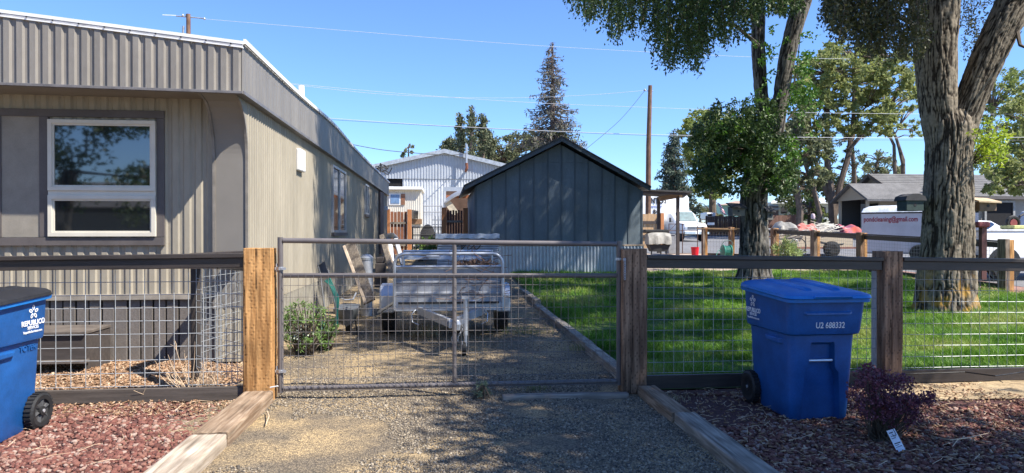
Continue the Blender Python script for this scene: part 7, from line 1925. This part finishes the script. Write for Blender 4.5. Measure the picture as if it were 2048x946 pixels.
MB().box(QX0 + .2, QX0 + 1.6, QY1 - .1, QY1 + .1, gq, zqe).build('porch_shade_backing', m_black, hh_)  # black slab stands in for shade at the back of the open porch
for (x_, y_) in ((QX0 + .1, QY0), (QX0 + .1, QY1), (QX1 - .6, QY0)): MB().box(x_ - .08, x_ + .08, y_ - .08, y_ + .08, gq, zqe).build('porch_post', m_tan, hh_)
MB().box(QX0 - .05, QX1 - .3, QY0 - .1, QY1, gq - .1, gq + .85).build('porch_base', mat('pale_porch_skirt', (0.45, 0.44, 0.42), .8), hh_)
MB().bar((QX1 - 1.2, QY0 - 1.6, gq + .2), (QX1 - 1.2, QY0 - .1, gq + 1.7), .08, .1).build('stair_rail', m_dkwood, hh_)
for i in range(4): MB().box(QX1 - 1.8, QX1 - .6, QY0 - .4 - .3 * i, QY0 - .1 - .3 * i, gq - .1, gq + .75 - .2 * i).build('step', m_timber_g, hh_)
# blue grey house and teal house far off
h2 = thing('blue_grey_house', 'low pale blue house with white roof edge far behind the street trees', 'house', (X(1600, 68), 68, gz(68)))
plane_box(1545, 1672, 404, 440, 68, 8, mat('pale_blue_siding', (0.42, 0.48, 0.53), .8, .06, 1), 'wall', h2)
b = MB(); b.hexa([P(1542, 407, 67), P(1676, 407, 67), P(1668, 398, 72), P(1552, 398, 72)], [P(1542, 405, 67), P(1676, 405, 67), P(1668, 396, 72), P(1552, 396, 72)]); b.build('roof', mat('bluish_white_roof', (0.72, 0.76, 0.84)), h2)
for u in (1562, 1588, 1640): plane_box(u, u + 12, 414, 427, 67.95, .04, m_glass, 'window', h2)
h3 = thing('teal_house', 'small teal house with brown hip roof far behind the flag', 'house', (X(1460, 80), 80, gz(80)))
plane_box(1440, 1500, 408, 436, 80, 6, mat('teal_siding', (0.20, 0.40, 0.42), .8, .06, 1), 'wall', h3); plane_box(1456, 1461, 414, 428, 79.95, .04, m_black, 'window', h3)
b = MB(); b.hexa([P(1436, 410, 79.5), P(1506, 410, 79.5), P(1506, 410, 87), P(1438, 410, 87)], [P(1470, 402, 82), P(1500, 402, 82), P(1500, 402, 84), P(1470, 402, 84)]); b.build('roof', mat('brown_tan_roof', (0.32, 0.23, 0.18), .9), h3)
h4 = thing('brown_shed', 'small tan roofed shed seen between elm trunk and pale blue house', 'shed', (X(1552, 52), 52, gz(52)))
plane_box(1540, 1557, 412, 440, 52, 3, mat('shed_brown_wall', (0.2, 0.15, 0.12), .8), 'wall', h4); MB().hexa([P(1537, 421, 51.5), P(1560, 421, 51.5), P(1556, 411, 53), P(1539, 411, 53)], [P(1537, 419, 51.5), P(1560, 419, 51.5), P(1556, 409, 53), P(1539, 409, 53)]).build('roof', mat('tan_birdhouse_roof', (0.50, 0.38, 0.25)), h4)
# brown fence across the street
def long_fence(u0, u1, Y, vt, label, m, w=.16):
    f = thing('board_fence', label, 'fence', (X(u0, Y), Y, gz(Y))); x = X(u0, Y); x1 = X(u1, Y); rg = random.Random(int(u0)); sh_ = None
    zt2 = Z((u0 + u1) / 2, vt, Y); i = 0
    while x < x1:
        if sh_ is None:
            o = MB().box(0, w - .012, -.012, .012, -.05, zt2 - gz(Y)).build('board', m, f, world=False); sh_ = o
        else: o = sh_.copy(); C.objects.link(o)
        o.location = (x - f.location.x, rg.uniform(-.008, .008), rg.uniform(-.04, .03)); x += w
    MB().box(f.location.x, x1, Y + .02, Y + .06, gz(Y) + .3, gz(Y) + .4).build('rail', m, f); return f
m_fb = mat('dark_brown_fence_board', (0.10, 0.06, 0.05), .85, .2, 2, objvar=.25)
long_fence(1411, 1500, 56, 432, 'dark brown board fence across the street, right of the box truck', m_fb)
long_fence(1500, 1590, 50, 430, 'brown board fence across the street behind the dark elm trunk', mat('mid_brown_fence_board', (0.18, 0.10, 0.075), .85, .2, 2, objvar=.2))
fd = sheet('dry_grass_field', X(1380, 60), X(1480, 60) + 12, 58, 150, mat('dry_field', (0.50, 0.42, 0.22), .95, .2, .5, fine=.15), .15)
tag(blades('dry_field_grass', np.stack([rng.uniform(X(1395, 62), X(1480, 62) + 2, 2600), rng.uniform(60, 66, 2600), np.full(2600, gz(62) + .15)], 1), rng.uniform(.6, 1.5, 2600), np.full(2600, .05), mat('dry_grass_blades', (0.5, 0.42, 0.22), .9, tint=[(0.4, 0.33, 0.15), (0.6, 0.5, 0.28)])), 'tall dry yellow grass behind the brown street fence', 'grass', kind='stuff')
fg = thing('flag', 'american flag hanging on a slanted pole far behind the street', 'flag', (X(1447, 58), 58, gz(58)))
MB().tube([P(1432, 402, 58), P(1452, 440, 58)], .03, 6).build('flagpole', m_white, fg)
mr_, mw_, mb2 = mat('flag_red', (0.5, 0.03, 0.05), .7), m_white, mat('flag_blue', (0.03, 0.05, 0.2), .7)
for i in range(7):
    o0_, o1_ = i / 7, (i + 1) / 7
    MB().add([P(1436 + 9*o0_, 405 + 20*o0_, 57.9), P(1436 + 9*o1_, 405 + 20*o1_, 57.9), P(1441 + 13*o1_, 409 + 23*o1_, 58.2), P(1441 + 13*o0_, 409 + 23*o0_, 58.2)], [(0,1,2,3)]).build('stripe', mr_ if i % 2 == 0 else mw_, fg)
MB().add([P(1435, 405, 57.85), P(1439, 413, 57.85), P(1442, 413, 58), P(1438, 406, 58)], [(0,1,2,3)]).build('canton', mb2, fg)
sg = thing('street_sign', 'small white sign board on the street fence beside the truck bonnet', 'sign', P(1422, 448, 50)); plane_box(1415, 1429, 445, 450, 50, .05, m_white, 'board', sg); plane_box(1420, 1422, 450, 470, 50, .05, m_dkwood, 'post', sg)
wv = thing('white_van', 'top of a white vehicle parked behind the street fence', 'van', (X(1424, 60), 60, gz(60))); plane_box(1413, 1432, 425, 440, 58.5, 1.6, m_tw, 'body', wv, bevel=.1); plane_box(1416, 1424, 428, 432, 58.47, .02, m_glass, 'window', wv)

# ================================================================== background trees
def bg_tree(label, Y, trunks, clumps, m, L, W, name='broadleaf_tree', group='trees beyond the yard', seed=1, barkm=None, dy=2.0, dens=1.0, droop=.3, leafname='crown'):
    """trunks: list of (points(u,v), radius list in m); clumps: (u,v,ru,rv,count)"""
    u0, v0 = trunks[0][0][0]; t = thing(name, label, 'tree', (X(u0, Y), Y, gz(Y)), 0, group); r = random.Random(seed); nodes = []; b = MB()
    for pts, rad in trunks:
        q = []
        for k, (u, v) in enumerate(pts): q.append(P(u, v, Y + r.uniform(-.3, .3) * (k > 0)))
        if pts[0] == (u0, v0): q[0] = Vector((X(u0, Y), Y, gz(Y) - .1))
        b.tube(q, rad, 8); nodes += q[1:]
        for a_, c_ in zip(q[:-1], q[1:]): nodes += [(a_ + c_) / 2] if len(nodes) > 2 else []
    b.build('trunk', barkm or m_bgbark, t, smooth=True); b = MB(); pts = []
    for (u, v, ru, rv, n) in clumps:
        nc = max(3, int(n / 34)); s_ = Y * 1.03 / F
        for k in range(nc):
            a = r.uniform(0, 2*PI); q = r.uniform(0, 1) ** .5
            c = P(u + ru * q * math.cos(a), v + rv * q * math.sin(a), Y + r.uniform(-dy, dy))
            rc = min(ru, rv) * s_ * r.uniform(.14, .34); pts.append(blob(c, rc, int(dens * n / nc * r.uniform(.6, 1.3)) + 3, (1.2, 1, .75)))
            if k % 2 == 0:
                nd = min(nodes, key=lambda w_: (w_ - c).length + (2 if w_.z > c.z + .5 else 0)); b.tube([nd, (nd + c) / 2 + Vector((0, 0, r.uniform(0, .4))), c], [.07, .045, .015], 4, False)
    if b.v: tag(b.build('branches', barkm or m_bgbark, t), kind='stuff')
    if pts: leaf_obj(leafname, np.concatenate(pts), L, W, m, t, droop)
    return t
m_bgbark = mat('grey_brown_bark', (0.13, 0.10, 0.08), .95, .35, 3, fine=.2)
m_olive = mat('olive_leaf', (0.20, 0.23, 0.07), .6, .3, .6, tint=[(0.15, 0.18, 0.05), (0.27, 0.31, 0.10), (0.45, 0.45, 0.20)], trans=.45)
m_greyolive = mat('grey_olive_leaf', (0.14, 0.16, 0.08), .6, .3, .6, tint=[(0.08, 0.10, 0.05), (0.15, 0.17, 0.08), (0.27, 0.27, 0.15)], trans=.3)
m_lime = mat('light_green_leaf', (0.2, 0.25, 0.06), .6, .3, .6, tint=[(0.12, 0.16, 0.04), (0.22, 0.27, 0.07), (0.34, 0.38, 0.12)], trans=.35)
m_deep = mat('deep_green_leaf', (0.05, 0.08, 0.03), .6, .3, .6, tint=[(0.03, 0.05, 0.02), (0.06, 0.09, 0.035), (0.12, 0.15, 0.06)], trans=.2)
# multi-stemmed cottonwood
bg_tree('tall multi stemmed cottonwood with airy olive crown, left of the grey house', 50,
        [([(1668, 470), (1664, 400), (1655, 330), (1654, 250), (1657, 190), (1660, 150)], [.36, .3, .24, .2, .13, .06]),
         ([(1668, 430), (1680, 370), (1697, 310), (1707, 240), (1708, 170), (1710, 110)], [.3, .24, .22, .17, .12, .06]),
         ([(1664, 410), (1640, 350), (1625, 300), (1622, 260)], [.22, .18, .12, .06]),
         ([(1697, 300), (1730, 262), (1748, 244), (1765, 236)], [.17, .15, .09, .04]), ([(1705, 280), (1718, 225), (1732, 215)], [.12, .09, .05])],
        [(1640, 140, 38, 30, 1200), (1690, 145, 45, 32, 1700), (1740, 160, 40, 30, 1300), (1620, 190, 32, 34, 1000), (1680, 195, 45, 30, 1400), (1740, 210, 45, 30, 1500), (1790, 160, 40, 34, 1300),
         (1825, 170, 22, 24, 500), (1600, 240, 34, 34, 900), (1650, 260, 34, 26, 600), (1770, 225, 28, 22, 500), (1690, 105, 55, 22, 1300), (1760, 120, 45, 26, 1100), (1815, 130, 30, 30, 700), (1600, 150, 30, 34, 800), (1635, 320, 30, 30, 500), (1680, 245, 36, 24, 700), (1720, 265, 30, 20, 450), (1775, 250, 30, 22, 500), (1600, 290, 30, 30, 600)], m_olive, .34, .17, seed=41, dy=3.5, dens=1.15)
bg_tree('pale trunked tree right behind the dark elm, with thin olive crown', 46,
        [([(1598, 470), (1600, 420), (1592, 370), (1588, 330), (1590, 280)], [.28, .24, .2, .14, .08]), ([(1632, 470), (1640, 430), (1628, 380), (1610, 330), (1600, 300)], [.22, .2, .16, .1, .05])],
        [(1580, 260, 34, 34, 1000), (1610, 300, 36, 30, 800), (1575, 340, 26, 28, 500), (1620, 230, 30, 26, 600), (1600, 360, 34, 26, 600), (1640, 290, 26, 26, 450), (1650, 350, 24, 22, 300)], m_greyolive, .3, .15, seed=43, dy=2, dens=1.8)
bg_tree('slender forked tree with wispy crown beside the lit elm, above the house', 60,
        [([(1808, 420), (1806, 320), (1792, 275), (1778, 245)], [.22, .18, .13, .06]), ([(1806, 330), (1795, 285), (1790, 268), (1800, 250)], [.15, .1, .08, .04]), ([(1790, 350), (1788, 290), (1772, 258), (1760, 245)], [.17, .14, .1, .05])],
        [(1790, 215, 26, 18, 420), (1825, 210, 20, 14, 240), (1820, 250, 24, 14, 280), (1770, 235, 20, 14, 240), (1835, 270, 14, 10, 90)], m_olive, .3, .12, seed=44, dy=1.5, dens=1.6)
bg_tree('dark leafless leaning tree stem with few twigs, behind the house ridge', 58, [([(1712, 420), (1708, 340), (1703, 280), (1700, 250)], [.24, .2, .15, .08])], [(1690, 300, 26, 24, 260), (1700, 330, 40, 16, 260)], m_deep, .3, .1, name='bare_tree', seed=45)
bg_tree('rounded grey green tree behind the house roof', 70, [([(1750, 440), (1750, 360), (1755, 320)], [.3, .25, .1])], [(1750, 330, 40, 28, 1300), (1720, 350, 26, 22, 500), (1785, 345, 22, 20, 500)], m_greyolive, .34, .16, seed=46)
bg_tree('dark leafy tree low behind the cottonwood stems', 64, [([(1620, 450), (1620, 380), (1625, 350)], [.3, .2, .1])], [(1600, 390, 45, 30, 1500), (1650, 380, 40, 34, 1300), (1700, 372, 30, 22, 600), (1570, 380, 26, 34, 800)], m_deep, .34, .18, seed=47)
bg_tree('big light green leafy tree behind the spruce, left of the dark elm', 62, [([(1425, 460), (1425, 380), (1420, 300)], [.4, .3, .15])],
        [(1400, 250, 34, 30, 1500), (1440, 262, 40, 36, 1900), (1395, 300, 30, 34, 1300), (1440, 330, 40, 36, 1800), (1415, 370, 34, 26, 1200), (1375, 265, 18, 24, 400), (1480, 240, 26, 24, 700), (1435, 385, 24, 14, 500), (1395, 330, 30, 30, 900)], m_lime, .32, .17, seed=48, dy=3, dens=1.5)
bg_tree('very large dark olive tree at the right edge above the garage', 40, [([(2085, 470), (2082, 380), (2075, 260)], [.5, .4, .2])],
        [(2040, 240, 40, 46, 1900), (2020, 300, 40, 36, 2000), (2045, 360, 30, 30, 1500), (2000, 350, 34, 26, 1300), (2090, 300, 40, 60, 1500), (1985, 380, 26, 10, 400), (2060, 200, 40, 30, 900)], m_olive, .26, .14, seed=49, dy=2.5)
bg_tree('light olive feathery tree right of the lit elm trunk', 55, [([(1975, 460), (1975, 300), (1985, 220)], [.3, .22, .1])],
        [(1990, 165, 40, 26, 1000), (2035, 160, 30, 24, 700), (1960, 210, 26, 30, 700), (1970, 260, 30, 34, 900), (1965, 320, 30, 26, 700), (2000, 215, 30, 24, 600)], m_lime, .30, .13, seed=50, dy=2)
bg_tree('rounded shrub like tree in front of the pale blue house', 52, [([(1618, 470), (1618, 430), (1620, 415)], [.15, .1, .05])], [(1612, 418, 34, 18, 1200), (1590, 432, 22, 12, 400), (1640, 430, 22, 14, 450)], m_lime, .22, .10, seed=51, dy=1.2)
bg_tree('low hedge like bush behind the truck and dry field', 70, [([(1425, 440), (1425, 425)], [.1, .05])], [(1405, 424, 26, 9, 500), (1395, 415, 14, 12, 300), (1425, 430, 20, 6, 260)], m_greyolive, .3, .2, seed=52)
bg_tree('grey green round tree between the juniper and the shed roof', 58, [([(1010, 470), (1010, 360), (1012, 320)], [.3, .2, .1])],
        [(1000, 305, 32, 28, 1500), (1045, 290, 34, 26, 1500), (965, 325, 20, 18, 500), (1080, 280, 30, 20, 600), (1020, 330, 40, 20, 700)], m_greyolive, .28, .15, seed=53)
bg_tree('tip of a small tree above the metal building roof', 60, [([(817, 470), (817, 330), (817, 295)], [.15, .1, .04])], [(815, 310, 11, 12, 160), (822, 296, 6, 7, 50), (808, 302, 6, 6, 40)], m_greyolive, .22, .12, seed=54, dy=.5)
# distant tree belt
for k, (u, Yd, h, w_, lab) in enumerate(((700, 120, 36, 60, 'far dark tree mass behind the mobile home'), (1240, 120, 46, 70, 'far dark tree line left of the brown pole behind the shed'), (1560, 110, 56, 60, 'far dark trees behind the pale blue house'), (1880, 100, 70, 60, 'far dark trees behind the lit elm'))):
    bg_tree(lab, Yd, [([(u, 470), (u, 430)], [.3, .1])], [(u, 452 - h * .3, w_, h * .35, 1500)], m_deep, .7, .4, seed=60 + k, name='distant_tree')

def conifer(label, u, Y, vtop, vbot, prof, m, L, W, seed, dens, nb, twig_m=None, droop=.25, name='spruce_tree', gap=0.0, wid=.12):
    """prof(t)->(left half width px, right half width px), t 0 top..1 bottom"""
    t = thing(name, label, 'tree', (X(u, Y), Y, gz(Y)), 0, 'trees beyond the yard'); r = random.Random(seed); b = MB(); pts = []
    MB().tube([(X(u, Y), Y, gz(Y)), P(u, (vtop + vbot) / 2, Y), P(u + 1, vtop, Y)], [.28, .16, .02], 7).build('trunk', twig_m or m_bgbark, t); s_ = Y * 1.02 / F
    for k in range(nb):
        tt_ = ((k + r.random()) / nb) ** .85; v = vtop + (vbot - vtop) * tt_; a = r.uniform(0, 2*PI); lw, rw = prof(tt_)
        rl = (rw if math.cos(a) > 0 else lw) * s_ * r.uniform(.55, 1.15); o = P(u, v, Y)
        e = o + Vector((math.cos(a) * rl, math.sin(a) * rl, -rl * droop + r.uniform(-.1, .25)))
        md = (o + e) / 2 - Vector((0, 0, rl * droop * .4)); b.tube([o, md, e], [.05, .03, .01], 4, False)
        n = int(dens * rl * 10)
        for _ in range(n):
            q = r.uniform(.25, 1) if r.random() > gap else r.uniform(.7, 1); c = o.lerp(e, q) - Vector((0, 0, rl * droop * .4 * (1 - abs(2*q - 1)))); pts.append((c.x + r.gauss(0, .10), c.y + r.gauss(0, .10), c.z - abs(r.gauss(0, .16))))
        for _ in range(4):
            q = r.uniform(.3, 1); c = o.lerp(e, q); f_ = c + Vector((r.uniform(-.4, .4), r.uniform(-.4, .4), r.uniform(-.35, .05))); b.tube([c, f_], [.012, .006], 3, False)
    tag(b.build('branches', twig_m or m_bgbark, t), kind='stuff')
    leaf_obj('crown', np.array(pts), L, W, m, t, droop * 3); return t
m_deadneedle = mat('thinning_spruce_needles', (0.14, 0.115, 0.085), .8, .3, 1, tint=[(0.07, 0.085, 0.06), (0.13, 0.125, 0.095), (0.21, 0.18, 0.15)])
m_juniper = mat('juniper_foliage', (0.10, 0.12, 0.06), .7, .3, 1, tint=[(0.05, 0.07, 0.035), (0.11, 0.13, 0.065), (0.2, 0.2, 0.11)])
m_spruce = mat('blue_green_spruce', (0.06, 0.09, 0.06), .7, .3, 1, tint=[(0.03, 0.05, 0.035), (0.07, 0.10, 0.07), (0.13, 0.17, 0.12)])
m_deadtwig = mat('dead_twig_bark', (0.13, 0.10, 0.09), .95, .3, 3)
conifer('tall thin half dead spruce rising behind the shed ridge', 1105, 50, 84, 285, lambda t: (4 + 64 * t ** .8 if t < .8 else 76, 4 + 60 * t ** .7 if t < .85 else 66), m_deadneedle, .32, .09, 81, 1.7, 150, m_deadtwig, .22)
m_oc = mat('olive_juniper', (0.11, 0.12, 0.05), .7, .3, 1, tint=[(0.06, 0.07, 0.03), (0.12, 0.13, 0.055), (0.19, 0.19, 0.09)])
conifer('lowest living skirt of yellow green branches of the spruce behind the shed', 1100, 50.6, 255, 300, lambda t: (60, 58), m_oc, .3, .10, 82, 3, 36, m_deadtwig, .15, name='spruce_sapling')
for k, (u, vt, w_, vb, lab) in enumerate(((943, 216, 9, 315, 'tallest spire of the juniper group behind the metal building'), (921, 228, 8, 315, 'second spire of the juniper group, left of the tallest'), (965, 230, 12, 315, 'right spire of the juniper group by the shed roof'), (900, 282, 13, 312, 'low left juniper just over the metal roof peak'), (978, 262, 10, 320, 'low right juniper next to the grey green tree'))):
    conifer(lab, u, 52 + k, vt, vb, lambda t, w_=w_: (w_ * (.35 + .9 * math.sin(t * 2.6)), w_ * (.35 + .9 * math.sin(t * 2.6))), m_juniper, .26, .13, 90 + k, 9, 46, None, -.35, name='juniper_tree')
conifer('dark drooping spruce right of the brown pole', 1347, 52, 262, 420, lambda t: (6 + 46 * t, 6 + 46 * t), m_spruce, .32, .10, 97, 6.5, 130, None, .12)

# ================================================================== behind the camera (seen only in the window panes)
nb_ = thing('neighbour_house', 'dark sided low house across the street, mirrored in the front window', 'house', (-18, -26, 0))
MB().box(-32, -6, -32, -24, 0, 3.0).build('wall', m_shedtrim, nb_)
MB().prism([(-23.4, 2.9), (-28, 4.6), (-32.6, 2.9)], -32.6, -5.4, 'x').build('roof', m_roofg, nb_)
MB().box(-15.5, -12.5, -24.06, -24, .2, 2.4).build('garage_door', mat('pale_teal_door', (0.35, 0.55, 0.6), .6), nb_)
et3 = elm((-15.5, -13, 0), 'street elm across the road, mirrored in the left half of the front window', 'elms across the street')
bark_trunk('trunk', [(-15.5, -13, 0), (-15.5, -13, 2), (-15.1, -13, 4)], [.45, .38, .3], m_bark1, et3, 36, .2, .03, 4)
crown(et3, [(-15.5 + r_.gauss(0, 2.2), -13 + r_.gauss(0, 2.2), 6.8 + r_.gauss(0, 1.7)) for _ in range(120)], [(-15.1, -13, 4)], 9, L=.24, W=.14, per=120, r0=.9)
for (x_, y_, lb) in ((-3, -17, 'second street elm further along the road, mirrored in the lower pane'), (8, -15, 'third street elm, across the road behind the driveway'), (-26, -10, 'fourth street elm, farthest along the road')):
    q_ = dup(et3, None, (x_, y_, 0), R(70 + 40 * x_)); q_['label'] = lb
# distant land form closing the horizon
hb = MB(); pts = [(-420 + 28 * i, 330 + 12 * math.sin(i * 1.3), 2 + 7 * (math.sin(i * .5) ** 2) + 2 * math.sin(i * 1.7)) for i in range(31)]
for (a_, c_) in zip(pts[:-1], pts[1:]): hb.add([(a_[0], a_[1], -2), (c_[0], c_[1], -2), (c_[0], c_[1] + 25, c_[2]), (a_[0], a_[1] + 25, a_[2]), (c_[0], c_[1] + 90, -2), (a_[0], a_[1] + 90, -2)], [(0,1,2,3),(3,2,4,5)])
tag(hb.build('hills', mat('far_hill', (0.22, 0.22, 0.15), .95, .3, .02), None, smooth=True), kind='structure')
